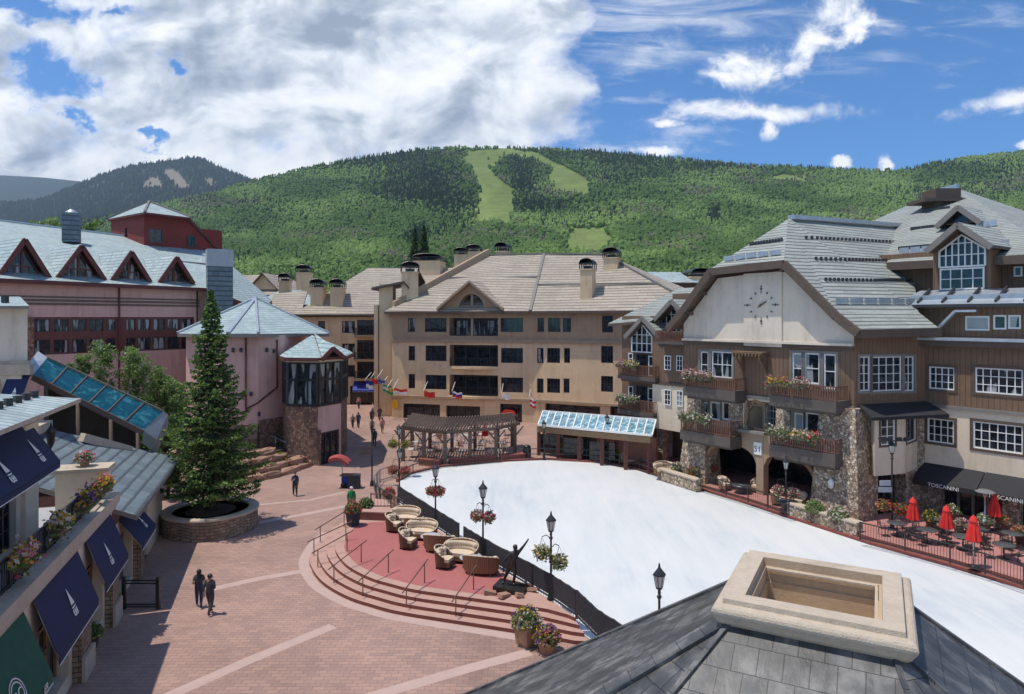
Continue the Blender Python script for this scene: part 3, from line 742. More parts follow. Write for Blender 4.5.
# ================================================================ BUILDINGS
def chimney(parent, x, y, z0, z1, w, d, rz=0, mat='stucco_tan', cap='arch', name='chimney'):
    mb = MB(); mb.box((x, y, (z0+z1)/2), (w, d, z1-z0), rz); mb.box((x, y, z1+.06), (w+.22, d+.22, .14), rz, 0)
    c = mb.build(name, mat, parent)
    k = MB(); ww, dd = w+.1, d+.1; h = .75
    ca, sa = math.cos(rz), math.sin(rz)
    P = lambda a, b, z: Vector((x+a*ca-b*sa, y+a*sa+b*ca, z))
    for a in (-1, 1):
        for b in (-1, 0, 1): k.tube(P(a*ww/2, b*dd/2, z1), P(a*ww/2, b*dd/2, z1+h), .07)
    for b in (-1, 1): k.tube(P(0, b*dd/2, z1), P(0, b*dd/2, z1+h), .06)
    k.box(P(0, 0, z1+h*.35), (w*.55, d*.55, h*.7), rz)
    k.box(P(0, 0, z1+h), (ww+.2, dd+.2, .1), rz)
    n = 7; L = [P(ww/2*1.05*math.cos(math.pi*i/n), -dd/2-.08, z1+h+.05+.55*math.sin(math.pi*i/n)) for i in range(n+1)]
    Rr = [P(ww/2*1.05*math.cos(math.pi*i/n), dd/2+.08, z1+h+.05+.55*math.sin(math.pi*i/n)) for i in range(n+1)]
    if cap == 'arch':
        for i in range(n): k.poly([L[i], L[i+1], Rr[i+1], Rr[i]])
        for i in range(n): k.tube(L[i], L[i+1], .05, n=4)
        k.poly(Rr)
    k.build('chimney_cap', 'black_metal', c); return c
def railing(fac, parent, s0, s1, z0, h=1.0, o=0.0, step=.22, mat='black_metal', name='balcony_railing', ends=None):
    mb = MB(); a, b = min(s0, s1), max(s0, s1)
    for z in (z0+.1, z0+h): fac.fbox(mb, a, b, z-.03, z+.03, o-.03, o+.03)
    n = max(1, round((b-a)/step))
    for i in range(n+1):
        x = a+(b-a)*i/n; w = (.03 if mat != 'brown_rail' else .06) if i % 6 else .07; fac.fbox(mb, x-w/2-.001, x+w/2+.001, z0, z0+h-.031, o-w/2, o+w/2)
    if ends:
        for x in (a, b):
            for z in (z0+.1, z0+h): fac.fbox(mb, x-.03, x+.03, z-.028, z+.028, ends, o-.03)
            m = max(1, round(abs(o-ends)/step))
            for i in range(m): y = ends+(o-ends)*i/m; fac.fbox(mb, x-.015, x+.015, z0+.13, z0+h-.03, y-.015, y+.015)
    return mb.build(name, mat, parent)
def recess(fac, parent, r, dep, back='pane', floor='stucco_tan', rail=True, doors=4):
    a, b, c, d = r; mb = MB()
    for i in range(1, doors): x = a+(b-a)*i/doors; fac.fbox(mb, x-.05, x+.05, c, d, -dep-.02, -dep+.04)
    fac.fbox(mb, a, b, d-.35, d, -dep-.02, -dep+.045)
    f = mb.build('balcony_door', 'dark_frame', parent)
    g = MB(); fac.fbox(g, a+.004, b-.004, c+.004, d-.004, -dep-.06, -dep-.03); g.build('pane', back, f)
    if rail: railing(fac, parent, a, b, c, 1.0, -.08)
# ---------------------------------------------------------------- centre hotel
def centre():
    t = thing('hotel_building', 'large tan hotel with beige tiled roof, arched gable and dark balconies beyond the rink', 'building', (2.5, 80.6, 0))
    A = Fac((-14.94, 85), (2.47, 80.65)); B = Fac((2.47, 80.65), (19.8, 72.0))
    zb = 11.05
    wins = [(408, 318, 415, 332), (425, 318, 446.5, 332), (500.6, 318, 523, 332), (408.5, 346, 415, 360.5), (425.5, 345.5, 446.5, 361), (501, 348, 523, 363), (408.5, 374, 415, 388.5), (425.5, 375, 446.5, 389.5), (501, 377.5, 523, 392.5)]
    rec = [(449.5, 318, 498, 336), (449.5, 345, 498, 366.5), (449.5, 375, 498, 396)]
    shop = [(403, 404, 440, 433), (446, 406, 480, 433), (500, 404, 522, 433)]
    mb = MB(); hs = [A.rect(*w) for w in wins]; hr = [A.rect(*w) for w in rec]; hg = [A.rect(*w)[:2]+(0.0, A.rect(*w)[3]) for w in shop]
    z1 = 13.2
    def split(fac, mb, s0, s1, holes, dep):
        for za, zc, mi in ((0, 2.9, 0), (2.9, 10.0, 0), (10.0, z1, 1)):
            fac.wall(mb, s0, s1, za, zc, [h for h in holes if h[3] > za and h[2] < zc], dep, mi)
    # walls: upper storey brown, lower storeys tan
    A.wall(mb, 0, A.L, 0, 9.75, [h for h in hs+hg if h[3] < 9.8], .22, 0) if False else None
    allA = hs+hg
    def wallz(fac, s0, s1, small, big):
        xs = sorted({s0, s1, *[v for h in big for v in h[:2]]})
        zs = [0, 9.72, z1]
        for j in range(2):
            for i in range(len(xs)-1):
                cells = [h for h in small if xs[i]-.01 <= h[0] and h[1] <= xs[i+1]+.01 and zs[j] <= (h[2]+h[3])/2 < zs[j+1]]
                bigs = [h for h in big if h[0] < (xs[i]+xs[i+1])/2 < h[1] and zs[j] <= (h[2]+h[3])/2 < zs[j+1]]
                if bigs:
                    zz = zs[j]
                    for h in sorted(bigs, key=lambda h: h[2]):
                        if h[2] > zz+.01: fac.wall(mb, xs[i], xs[i+1], zz, h[2], [], .2, j)
                        zz = h[3]
                        for sx, sgn in ((h[0], 1), (h[1], -1)): fac.fbox(mb, min(sx, sx+sgn*.03), max(sx, sx+sgn*.03), h[2], h[3], -1.9, -.001, j)
                        fac.fbox(mb, h[0], h[1], h[2]-.2, h[2], -1.9, -.002, j)
                    if zz < zs[j+1]-.01: fac.wall(mb, xs[i], xs[i+1], zz, zs[j+1], [], .2, j)
                else: fac.wall(mb, xs[i], xs[i+1], zs[j], zs[j+1], cells, .22, j)
    big = hr[:]
    wallz(A, 0, A.L, hs+[], big) if False else None
    # simple robust version: one pass with all holes, shallow reveals; deep ones get liner boxes
    A.wall(mb, 0, A.L, 0, 9.72, [h for h in hs+hr+hg if (h[2]+h[3])/2 < 9.72], .22, 0)
    A.wall(mb, 0, A.L, 9.72, z1, [h for h in hs+hr if (h[2]+h[3])/2 > 9.72], .22, 1)
    winsB = [(537.5, 318, 544, 332), (548, 318, 560.5, 332), (563, 318, 571, 332), (602, 315.5, 613, 332.5), (623, 315.5, 635, 330), (537, 348, 543.5, 363), (547, 348, 560, 363), (564, 348, 570, 363), (601, 346, 613, 363), (537, 378.5, 543.5, 393), (547, 378.5, 560, 393), (563.5, 378.5, 569.5, 393), (601, 376, 613, 392), (655, 346, 666, 364), (655, 376, 666, 392), (655, 316, 666, 331)]
    hb = [B.rect(*w) for w in winsB]; shB = [(545, 405, 600, 436), (610, 405, 650, 436)]; hgb = [B.rect(*w)[:2]+(0.0, B.rect(*w)[3]) for w in shB]
    B.wall(mb, 0, B.L, 0, 9.72, [h for h in hb+hgb if (h[2]+h[3])/2 < 9.72], .22, 0)
    B.wall(mb, 0, B.L, 9.72, z1, [h for h in hb if (h[2]+h[3])/2 > 9.72], .22, 1)
    # sides and back
    a0 = A.p(0, 0); bk = [a0+Vector((-3, 17, 0)), Vector((8, 100, 0)), B.p(B.L, 0)+Vector((8, 14, 0))]
    ring = [a0]+bk+[B.p(B.L, 0)]
    for p, q in zip(ring[:-1], ring[1:]): mb.poly([(p.x, p.y, 0), (q.x, q.y, 0), (q.x, q.y, z1), (p.x, p.y, z1)], 0)
    # band, plinth lines
    for fac, s0, s1 in ((A, -.15, A.L), (B, 0, B.L+.15)):
        fac.fbox(mb, s0, s1, 9.45, 9.8, .002, .22, 2); fac.fbox(mb, s0, s1, 9.8, 9.95, .002, .12, 2)
        fac.fbox(mb, s0, s1, 2.55, 2.8, .002, .2, 2); fac.fbox(mb, s0, s1, 12.95, z1-.01, .002, .35, 3); 
    mb.build('wall', ['stucco_tan', 'stucco_brown', 'trim_tan', 'trim_brown'], t)
    for fac, H_ in ((A, hs), (B, hb)):
        for h in H_: fac.window(t, h, 2 if h[1]-h[0] < 1.3 else 4, 2, 'dark_frame', .08, -.14)
    for h in hr: recess(A, t, h, 1.7)
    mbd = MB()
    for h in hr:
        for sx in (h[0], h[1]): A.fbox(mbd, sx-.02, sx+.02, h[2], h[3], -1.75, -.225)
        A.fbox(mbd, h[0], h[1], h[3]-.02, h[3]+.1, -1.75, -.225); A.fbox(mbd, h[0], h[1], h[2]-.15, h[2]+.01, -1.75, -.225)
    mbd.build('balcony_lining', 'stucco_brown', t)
    for fac, hh in ((A, hg), (B, hgb)):
        for h in hh:
            m = MB(); 
            for i in range(1, 4): x = h[0]+(h[1]-h[0])*i/4; fac.fbox(m, x-.05, x+.05, 0, h[3], -.7, -.6)
            fac.fbox(m, h[0], h[1], h[3]-.6, h[3]-.5, -.7, -.6)
            f = m.build('shopfront', 'dark_frame', t); g = MB(); fac.fbox(g, h[0]-.3, h[1]+.3, 0, h[3]+.2, -.8, -.72); g.build('pane', 'pane_shop', f)
            l = MB(); fac.fbox(l, h[0]-.1, h[1]+.1, h[3]-.005, h[3]+.15, -.8, -.225); 
            for sx in (h[0], h[1]): fac.fbox(l, sx-.05, sx+.05, 0, h[3], -.72, -.225)
            l.build('shopfront_lining', 'trim_brown', t)
    # curved balcony lips
    for h in hr[1:]:
        m = MB(); n = 8
        prof = [(h[0]-.2+(h[1]-h[0]+.4)*i/n, .75*math.sin(math.pi*i/n)) for i in range(n+1)]
        lo = [A.p(s_, h[2]-.3, o+.003) for s_, o in prof]; hi = [p+Vector((0, 0, .32)) for p in lo]
        for i in range(n): m.hexa([lo[i], lo[i+1], A.p(prof[i+1][0], h[2]-.3, -.2), A.p(prof[i][0], h[2]-.3, -.2)], [hi[i], hi[i+1], A.p(prof[i+1][0], h[2]+.02, -.2), A.p(prof[i][0], h[2]+.02, -.2)])
        m.build('balcony_slab', 'stucco_tan', t)
    # roof
    e = 1.0
    def ev(fac, s, z=z1): return fac.p(s, z, e)
    EA = ev(A, -.6); EC = (ev(A, A.L)+ev(B, 0))/2; EB = ev(B, B.L+.8)
    RL = PY(488, 95, ZY(255.5, 95)); RM = PY(544, 91, ZY(254, 91)); RR = PY(606, 87, ZY(255, 87))
    m = MB(); m.slab([EA, EC, RM, RL], .28, 0, 1); m.slab([EC, EB, RR, RM], .28, 0, 1)
    b0, b1, b2 = bk; zz = z1-.02
    m.slab([EB, Vector((b2.x+1, b2.y, zz)), RR], .28, 0, 1)
    m.slab([RR, Vector((b2.x+1, b2.y, zz)), Vector((b1.x, b1.y+6, zz)), RM], .28, 0, 1); m.slab([RM, Vector((b1.x, b1.y+6, zz)), Vector((b0.x, b0.y+2, zz)), RL], .28, 0, 1)
    m.slab([RL, Vector((b0.x, b0.y+2, zz)), EA], .28, 0, 1)
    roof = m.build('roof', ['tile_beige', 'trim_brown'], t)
    r = MB()
    for p, q in ((RL, RM), (RM, RR), (RM, EC), (RR, EB)): r.bar(p+Vector((0, 0, .08)), q+Vector((0, 0, .08)), .35, .16)
    mid = lambda p, q, k: p+(q-p)*k
    r.bar(mid(EA, RL, .55)+Vector((0, -.05, .1)), mid(EC, RM, .55)+Vector((0, -.05, .1)), .15, .22, 0)
    r.bar(mid(EC, RM, .42)+Vector((0, -.05, .1)), mid(EB, RR, .42)+Vector((0, -.05, .1)), .12, .18, 0)
    r.build('ridge_cap', 'trim_grey', roof)
    # slanted parapet along the left verge
    m = MB(); d = (RL-EA); n = Vector((-d.y, d.x, 0)).normalized()*.35
    p0 = mid(EA, RL, .08); p1 = mid(EA, RL, 1.0)
    lo = [p0-n, p1-n, p1+n, p0+n]; m.hexa([q-Vector((0, 0, .8)) for q in lo], [lo[0]+Vector((0, 0, .6)), lo[1]+Vector((0, 0, .9)), lo[2]+Vector((0, 0, .9)), lo[3]+Vector((0, 0, .6))])
    m.build('parapet', 'trim_tan', t)
    # chimneys: px, front Y, roof contact z, top z
    for px, Y, ytop, ybase, wpx in ((588, 79, 270, 305, 17), (612, 83.5, 258.5, 287, 20), (503, 95.5, 252, 270, 16)):
        w = wpx/F*Y; p = PY(px, Y+.6)
        chimney(t, p.x, Y+.6, ZY(ybase, Y)-1, ZY(ytop, Y), w*.72, 1.6, R(-22))
    # central gable with arch
    gl = A.st(437, 1.0); gr = A.st(503, 1.0); ga = (gl+gr)/2; za = ZY(281, 81.5); ze = ZY(308, 82)
    m = MB(); back = 7.5
    dn = Vector((-A.n.x, -A.n.y, 0))
    pL, pR, pT = A.p(gl, ze, 1.25), A.p(gr, ze, 1.25), A.p(ga, za+.1, 1.25)
    for p, q in ((pL, pT), (pR, pT)):
        qb = q+dn*back; m.slab([p, q, qb, p+dn*2.2], .3, 0, 1)
    rf = m.build('gable_roof', ['tile_beige', 'trim_tan'], t)
    m = MB(); R_ = 1.65; zc = ZY(311, 82); n = 10
    arc = [(ga+R_*math.cos(math.pi*(1-i/n)), zc+R_*1.25*math.sin(math.pi*(1-i/n))) for i in range(n+1)]
    tri = lambda s_: ze+(za-ze)*(1-abs(s_-ga)/((gr-gl)/2))-.25
    so = .35
    for i in range(n):
        s0_, s1_ = arc[i], arc[i+1]
        q = [A.p(s0_[0], s0_[1], so), A.p(s1_[0], s1_[1], so), A.p(s1_[0], tri(s1_[0]), so), A.p(s0_[0], tri(s0_[0]), so)]; m.poly(q, 0)
        m.poly([A.p(s0_[0], s0_[1], so), A.p(s1_[0], s1_[1], so), A.p(s1_[0], s1_[1], -1.4), A.p(s0_[0], s0_[1], -1.4)], 0)
    for s0_, s1_ in ((gl+.3, ga-R_), (ga+R_, gr-.3)):
        m.poly([A.p(s0_, ze-.3, so), A.p(s1_, ze-.3, so), A.p(s1_, tri(s1_), so), A.p(s0_, tri(s0_), so)], 0)
    A.fbox(m, gl+.3, ga-R_-.3, ze-.75, ze-.3, .003, .6, 1); A.fbox(m, ga+R_+.3, gr-.3, ze-.75, ze-.3, .003, .6, 1)
    m.build('gable', ['stucco_brown', 'trim_tan'], t)
    m = MB(); m.poly([A.p(s_, z_, -1.35) for s_, z_ in arc]+[A.p(ga+R_, ze-1, -1.35), A.p(ga-R_, ze-1, -1.35)]); m.build('arch_pane', 'pane_shop', t)
    m = MB(); A.fbox(m, ga-.14, ga+.14, ZY(336, 82), ZY(288, 82), -.2, .1); m.build('pillar', 'trim_tan', t)
    # tan tower at the left corner with its own chimney
    m = MB(); m.box((-16.1, 88.5, 8.3), (1.7, 5, 16.6), R(5)); m.box((-17.2, 87.2, 7), (.5, 3, 14), R(5)); m.build('corner_tower', 'stucco_tan', t)
    m = MB(); m.slab([(-17.6, 85.5, 16.2), (-13.5, 85.3, 17.0), (-13.2, 91.5, 17.0), (-17.6, 91.5, 16.2)], .3, 0, 1); m.slab([(-13.5, 85.3, 17.0), (-12, 87, 15.0), (-12, 92, 15.0), (-13.2, 91.5, 17.0)], .3, 0, 1); m.build('tower_roof', ['tile_beige', 'trim_brown'], t)
    chimney(t, PY(410, 87).x, 87, 13, ZY(273, 87), 2.1, 2.1, R(8))
    return t, A, B
hotel, FA, FB = centre()
def rear_wing():
    t = thing('hotel_wing', 'set-back tan wing with stacked dark balconies at the end of the street', 'building', (-24, 98, 0))
    A = Fac((-30.5, 97.5), (-17.2, 98.5)); z1 = 12.9
    wins = [(318, 321, 325, 332), (342, 321, 355, 333), (342, 343.5, 355, 357), (342, 365, 355, 377)]
    rec = [(357, 320, 376, 335), (357, 340, 376, 359), (357, 361, 376, 378)]
    hs = [A.rect(*w) for w in wins]; hr = [A.rect(*w) for w in rec]; hg = [A.rect(350, 388, 380, 405)[:2]+(0, 2.6)]
    m = MB(); A.wall(m, 0, A.L, 0, z1, hs+hr+hg, .25); m.box((-24, 107.6, 6.4), (12.5, 16, 12.8), R(4)); A.fbox(m, 0, A.L, z1-.4, z1, .003, .4, 1); m.build('wall', ['stucco_tan', 'trim_brown'], t)
    for h in hs: A.window(t, h, 2, 2, 'dark_frame', .09, -.12)
    for h in hr: recess(A, t, h, .22, doors=3); m = MB(); A.fbox(m, h[0]-.2, h[1]+.2, h[2]-.3, h[2]-.01, .003, 1.1); m.build('balcony_slab', 'trim_tan', t); railing(A, t, h[0]-.2, h[1]+.2, h[2], 1.0, 1.05, .25, ends=.05)
    h = hg[0]; m = MB(); A.fbox(m, h[0], h[1], 0, h[3], -.24, -.2); m.build('shopfront', 'pane_shop', t)
    m = MB(); r0 = ZY(268, 108)
    pts = [A.p(-.6, z1, .9), A.p(A.L+2, z1, .9), PY(418, 108, r0), PY(368, 108, r0)]
    m.slab(pts, .3, 0, 1); m.slab([pts[0], pts[3], Vector((-31, 118, z1))], .3, 0, 1); m.slab([pts[3], pts[2], Vector((-12, 118, z1)), Vector((-31, 118, z1))], .3, 0, 1); m.build('roof', ['tile_beige', 'trim_brown'], t)
    for px in (318, 337.5): p = PY(px, 99.5); chimney(t, p.x, 99.8, 12, ZY(288.5, 99.5), 1.75, 2.6, R(4))
    m = MB(); A.fbox(m, -4.5, 0, 0, 11.6, -6, -.5); m.build('end_block', 'stucco_tan', t)
    m = MB(); m.slab([A.p(-5, 11.7, .2), A.p(0, 11.7, .2), A.p(0, 16.5, -6), A.p(-5, 16, -6)], .3, 0, 1); m.build('end_roof', ['tile_beige', 'trim_brown'], t)
    return t
rear_wing()
def house(name, label, cx, cy, w, d, zb, ze, zr, rz, wall, roof, chim=(), dormers=(), cat='building'):
    """hip or gable house seen only as roofs behind the hotel"""
    t = thing(name, label, cat, (cx, cy, 0)); ca, sa = math.cos(rz), math.sin(rz)
    P = lambda a, b, z: Vector((cx+a*ca-b*sa, cy+a*sa+b*ca, z))
    m = MB(); m.box((cx, cy, (zb+ze)/2), (w, d, ze-zb), rz); m.build('wall', wall, t)
    m = MB(); x, y = w/2+.6, d/2+.6; k = w/2-d/3
    m.slab([P(-x, -y, ze), P(x, -y, ze), P(k, 0, zr), P(-k, 0, zr)], .25, 0, 1); m.slab([P(x, y, ze), P(-x, y, ze), P(-k, 0, zr), P(k, 0, zr)], .25, 0, 1)
    m.slab([P(-x, y, ze), P(-x, -y, ze), P(-k, 0, zr)], .25, 0, 1); m.slab([P(x, -y, ze), P(x, y, ze), P(k, 0, zr)], .25, 0, 1)
    m.build('roof', [roof, 'trim_brown'], t)
    for a, b, z0, z1, cw in chim: p = P(a, b, 0); chimney(t, p.x, p.y, z0, z1, cw, cw, rz)
    for a, hh, ww in dormers:
        m = MB(); b = -y*.55; zb_ = ze+(zr-ze)*.25
        m.add([P(a-ww/2, -y*.8, zb_), P(a+ww/2, -y*.8, zb_), P(a, -y*.8, zb_+hh)], [(0, 1, 2)], 0)
        for s_ in (-1, 1): m.slab([P(a+s_*(ww/2+.3), -y*.85-.2, zb_-.1), P(a, -y*.85-.2, zb_+hh+.2), P(a, 0, zb_+hh+.2), P(a+s_*(ww/2+.3), 0, zb_-.1)], .2, 1, 2)
        m.build('dormer', ['stucco_tan', roof, 'trim_brown'], t)
    return t
# roofs and chimneys seen over the hotel and to its left
def at(px, Y): return PY(px, Y).x
house('village_house', 'low house with two pale dormer roofs behind the grey metal vent box', at(262, 120), 120, 16, 12, 0, ZY(296, 120), ZY(275, 120), R(-4), 'stucco_tan', 'tile_beige', (), ((-3.6, 2.6, 5), (2.6, 2.6, 5)))
house('village_house', 'small grey-roofed house behind the twin pale chimneys at the street end', at(292, 112), 112, 9, 8, 0, ZY(305, 112), ZY(290, 112), R(3), 'trim_grey', 'tile_pale', ((-.2, -3.2, 10, ZY(282, 109), 1.6), (1.8, 1, 12, ZY(273, 112), 2.2)))
house('village_house', 'tan house with twin black-capped chimneys behind the slanted parapet of the hotel', at(440, 118), 118, 16, 12, 0, ZY(285, 118), ZY(268, 118), R(-6), 'stucco_tan', 'tile_beige', ((-1.6, -1, 14, ZY(262, 116), 4.6), (3.4, 2, 15, ZY(255, 118), 2.2), (5.6, 2.4, 15, ZY(252, 118), 2.4)))
house('village_house', 'pale gabled house roof peeping between the hotel ridge and the arch-topped chimney', at(664, 104), 104, 11, 9, 0, ZY(284, 104), ZY(272, 104), R(10), 'trim_brown', 'tile_pale', ((4.2, -2.5, 14, ZY(277, 100), 3.0),))

# ---------------------------------------------------------------- the lodge with the clock
P0 = Vector((20.7, 41.3, 0)); DL = Vector((-.58, .815, 0)).normalized(); NL = Vector((.815, .58, 0)).normalized()
F1 = Fac(P0, d=DL); F2 = Fac(P0, d=(.95, .31), side=None); 
if F2.n.y > 0: F2.n = -F2.n
W0 = P0+F2.d*5.6; F3 = Fac(W0, d=-DL)
F4 = Fac(P0+NL*3, d=DL)
def flowers(parent_name, label, p, q, w=.45, h=.45, n=120, cols=('flower_pink', 'flower_white'), cat='flowers', group=None, parent=None):
    """a planter box of flowers along p-q"""
    p, q = Vector(p), Vector(q); t = thing('flower_box', label, cat, p, group) if parent is None else parent
    m = MB(); m.bar(p+Vector((0, 0, .12)), q+Vector((0, 0, .12)), w*.6, .24); m.build('planter_box', 'trim_brown', t)
    L = (q-p).length
    for nm, mats, k, zo in (('leaves', ['leaf_plant', 'leaf_pale'], .5, .25), ('blossoms', list(cols), .5, .38)):
        m = MB(); a = rng.random((int(n*L), 1)); pts = np.array(p)+a*np.array(q-p)+rng.normal(size=(len(a), 3))*np.array([w*.28, w*.28, h*.28])+np.array([0, 0, zo])
        m.leaves(pts, .085, range(len(mats))); m.build(nm, mats, t)
    return t
def bal(fac, t, px0, px1, pyr, pyt, pyb, o=1.5, boxes=(), lab='', base=0.0):
    """projecting balcony; px0..px1, rail top, slab top, slab bottom pixel rows at the front edge"""
    a, b = sorted((fac.st(px0, o), fac.st(px1, o))); sm_ = (a+b)/2; Y = (fac.A+fac.d*sm_+fac.n*o).y
    zt, zb_, zr = ZY(pyt, Y), ZY(pyb, Y), ZY(pyr, Y)
    m = MB(); fac.fbox(m, a, b, zb_+.12, zt, .003, o); fac.fbox(m, a+.15, b-.15, zb_-.08, zb_+.119, .003, o*.8); m.build('balcony_slab', 'slab_grey', t)
    railing(fac, t, a+.06, b-.06, zt, max(.8, zr-zt), o-.08, .16, 'brown_rail', ends=.1)
    for i, (x0, x1, cols, lb) in enumerate(boxes):
        s0_, s1_ = sorted((fac.st(x0, o), fac.st(x1, o)))
        flowers('flower_box', lb, fac.p(s0_, zr-.25, o+.14), fac.p(s1_, zr-.25, o+.14), .5, .55, 130, cols, 'flower box')
    return a, b, zt
def lodge():
    t = thing('clock_lodge', 'brown alpine lodge with big cream clock gable and stone piers beside the rink', 'building', tuple(P0))
    z_floor = .42; zg = 10.75; W_ = 13.1
    # main wall: stone/tan at arcade, siding above, cream gable
    w1 = [(700.3, 351.5, 708.4, 378), (711.5, 351.5, 732.6, 378), (792, 353, 802.6, 384), (804, 353, 819.5, 384), (823.5, 354, 836, 389)]
    w2 = [(699.8, 402, 708, 420), (710, 402, 720.5, 420), (722, 402, 731, 420), (794, 413, 803.5, 433), (805.5, 413, 821, 434), (823.5, 417, 834.5, 451)]
    h1 = [F1.rect(*w) for w in w1]; h2 = [F1.rect(*w) for w in w2]
    big = F1.rect(744, 398, 776, 433)        # arched recess in the middle of the second floor
    z2 = F1.sz(770, 399)[1]; zarc = F1.sz(770, 462)[1]
    m = MB()
    F1.wall(m, 0, W_, z2, zg, h1, .16, 0)
    F1.wall(m, 0, W_, 4.1, z2, h2+[(big[0], big[1], 4.6, z2-.25)], .22, 1)
    F1.fbox(m, -.02, W_, z2-.1, z2+.12, .003, .12, 2)
    # tan arcade beam with shallow arches
    n = 12; s0_, s1_ = 2.3, 10.6; sm = (s0_+s1_)/2
    for (a, b) in ((s0_, sm-.25), (sm+.25, s1_)):
        for i in range(n):
            u0, u1 = a+(b-a)*i/n, a+(b-a)*(i+1)/n
            f = lambda u: 2.35+1.15*math.sqrt(max(0, 1-((u-(a+b)/2)/((b-a)/2))**2))
            m.add([F1.p(u0, f(u0), .1), F1.p(u1, f(u1), .1), F1.p(u1, 4.6, .1), F1.p(u0, 4.6, .1), F1.p(u0, f(u0), -.5), F1.p(u1, f(u1), -.5), F1.p(u1, 4.6, -.5), F1.p(u0, 4.6, -.5)], [(0, 1, 2, 3), (7, 6, 5, 4), (0, 4, 5, 1), (3, 2, 6, 7)], 3)
    F1.fbox(m, sm-.28, sm+.28, z_floor, 4.6, -.45, .12, 3)
    # second-floor recess lining
    F1.wall(m, big[0]-.2, big[1]+.2, 4.4, z2, [], .1, 1, o=-2.0)
    for x in (big[0], big[1]): F1.fbox(m, x-.05, x+.05, 4.5, z2-.2, -2, -.22, 1)
    F1.fbox(m, big[0], big[1], 4.4, 4.6, -2, -.22, 2); F1.fbox(m, big[0], big[1], z2-.25, z2-.1, -2, -.22, 2)
    # arcade back wall and ceiling
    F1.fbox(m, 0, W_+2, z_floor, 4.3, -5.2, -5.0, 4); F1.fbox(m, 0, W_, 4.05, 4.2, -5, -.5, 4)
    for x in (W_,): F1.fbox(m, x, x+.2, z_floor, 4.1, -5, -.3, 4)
    # side wall, back, left side
    F2.wall(m, 0, 5.6, 7.0, zg+1.0, [F2.rect(*w) for w in ((859.6, 356.5, 870, 391), (872.3, 356.5, 901.5, 391), (904.3, 356.5, 914, 391))], .16, 0)
    hd = F2.rect(878, 470, 906, 520); F2.wall(m, 0, 5.6, 0, 7.0, [(hd[0], hd[1], .42, hd[3])], .9, 5)
    lw = F1.p(W_, 0); bk = lw+NL*12
    m.poly([(lw.x, lw.y, 0), (bk.x, bk.y, 0), (bk.x, bk.y, zg), (lw.x, lw.y, zg)], 0)
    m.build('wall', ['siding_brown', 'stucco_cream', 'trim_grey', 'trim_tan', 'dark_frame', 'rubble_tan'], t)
    F1.window(t, F1.rect(750, 406, 764, 428), 2, 3, 'white_paint', .08, -1.9, 'pane_curtain', 'trim_brown', .12)
    m = MB()    # timber arch brace in the recess
    ca = [(big[1]-.1, 5.0), (big[1]-.25, 6.0), (big[1]-.8, 6.75), (big[1]-1.7, z2-.45)]
    for (a, b), (c, d) in zip(ca[:-1], ca[1:]): m.bar(F1.p(a, b, -.1), F1.p(c, d, -.1), .22, .22)
    m.build('timber_brace', 'wood_beam', t); m = MB()
    ca = [(s1_+.3, 2.1), (s1_-.3, 3.0), (s1_-1.2, 3.6), (s1_-2.4, 3.95)]
    for (a, b), (c, d) in zip(ca[:-1], ca[1:]): m.bar(F1.p(a, b, .3), F1.p(c, d, .3), .25, .25)
    m.build('timber_brace', 'wood_beam', t); m = MB()
    ca = [(s0_-.2, 2.1), (s0_+.4, 3.0), (s0_+1.3, 3.6), (s0_+2.4, 3.95)]
    for (a, b), (c, d) in zip(ca[:-1], ca[1:]): m.bar(F1.p(a, b, .3), F1.p(c, d, .3), .25, .25)
    m.build('timber_brace', 'wood_beam', t)
    for i, h in enumerate(h1): F1.window(t, h, (1, 2, 1, 1, 1)[i], 2, 'white_paint', .1, -.08, 'pane_curtain', 'trim_grey', .16)
    for i, h in enumerate(h2): F1.window(t, h, 1, 1, 'white_paint', .1, -.1, 'pane_curtain', 'trim_grey', .14)
    for i, w in enumerate(((859.6, 356.5, 870, 391), (872.3, 356.5, 901.5, 391), (904.3, 356.5, 914, 391))): F2.window(t, F2.rect(*w), (2, 4, 2)[i], 4, 'white_paint', .07, -.08, 'pane_curtain', 'trim_grey', .16)
    g = MB(); F1.fbox(g, s0_, s1_, z_floor, 3.9, -4.95, -4.9); g.build('arcade_glass', 'pane_shop', t)
    g = MB(); F2.fbox(g, hd[0], hd[1], .42, hd[3], -.88, -.84); g.build('doorway', 'pane_shop', t)
    # stone piers
    def pier(s0_, s1_, z0, z1, o0, o1, tap=0.25):
        m = MB(); b = [F1.p(s0_-tap, z0, o1+tap), F1.p(s1_+tap, z0, o1+tap), F1.p(s1_+tap, z0, o0), F1.p(s0_-tap, z0, o0)]
        tt = [F1.p(s0_, z1, o1), F1.p(s1_, z1, o1), F1.p(s1_, z1, o0), F1.p(s0_, z1, o0)]
        if (b[1]-b[0]).cross(b[2]-b[1]).z < 0: b = b[::-1]; tt = tt[::-1]
        m.hexa(b, tt); m.build('stone_pier', 'rubble_tan', t)
    pier(-.35, 1.9, 0, 7.0, -1.2, .55, .45); pier(10.7, 12.7, 0, 3.3, -1, .6, .3); pier(11.3, 12.6, 3.3, 6.9, -.3, .25, .02)
    a, b = sorted((F1.st(730), F1.st(743))); pier(a, b, 4.3, z2-.1, -.2, .15, .02)
    a, b = sorted((F1.st(777), F1.st(791))); pier(a, b, 4.3, z2-.3, -.2, .15, .02)
    # second-floor front beam board + sign
    m = MB(); a, b = sorted((F1.st(733), F1.st(768))); F1.fbox(m, a, b, 4.55, 4.72, .105, .5); m.build('ledge', 'trim_grey', t)
    # gable wall
    m = MB(); ya, yb = .05, W_-.05; za, zt = zg, 15.6
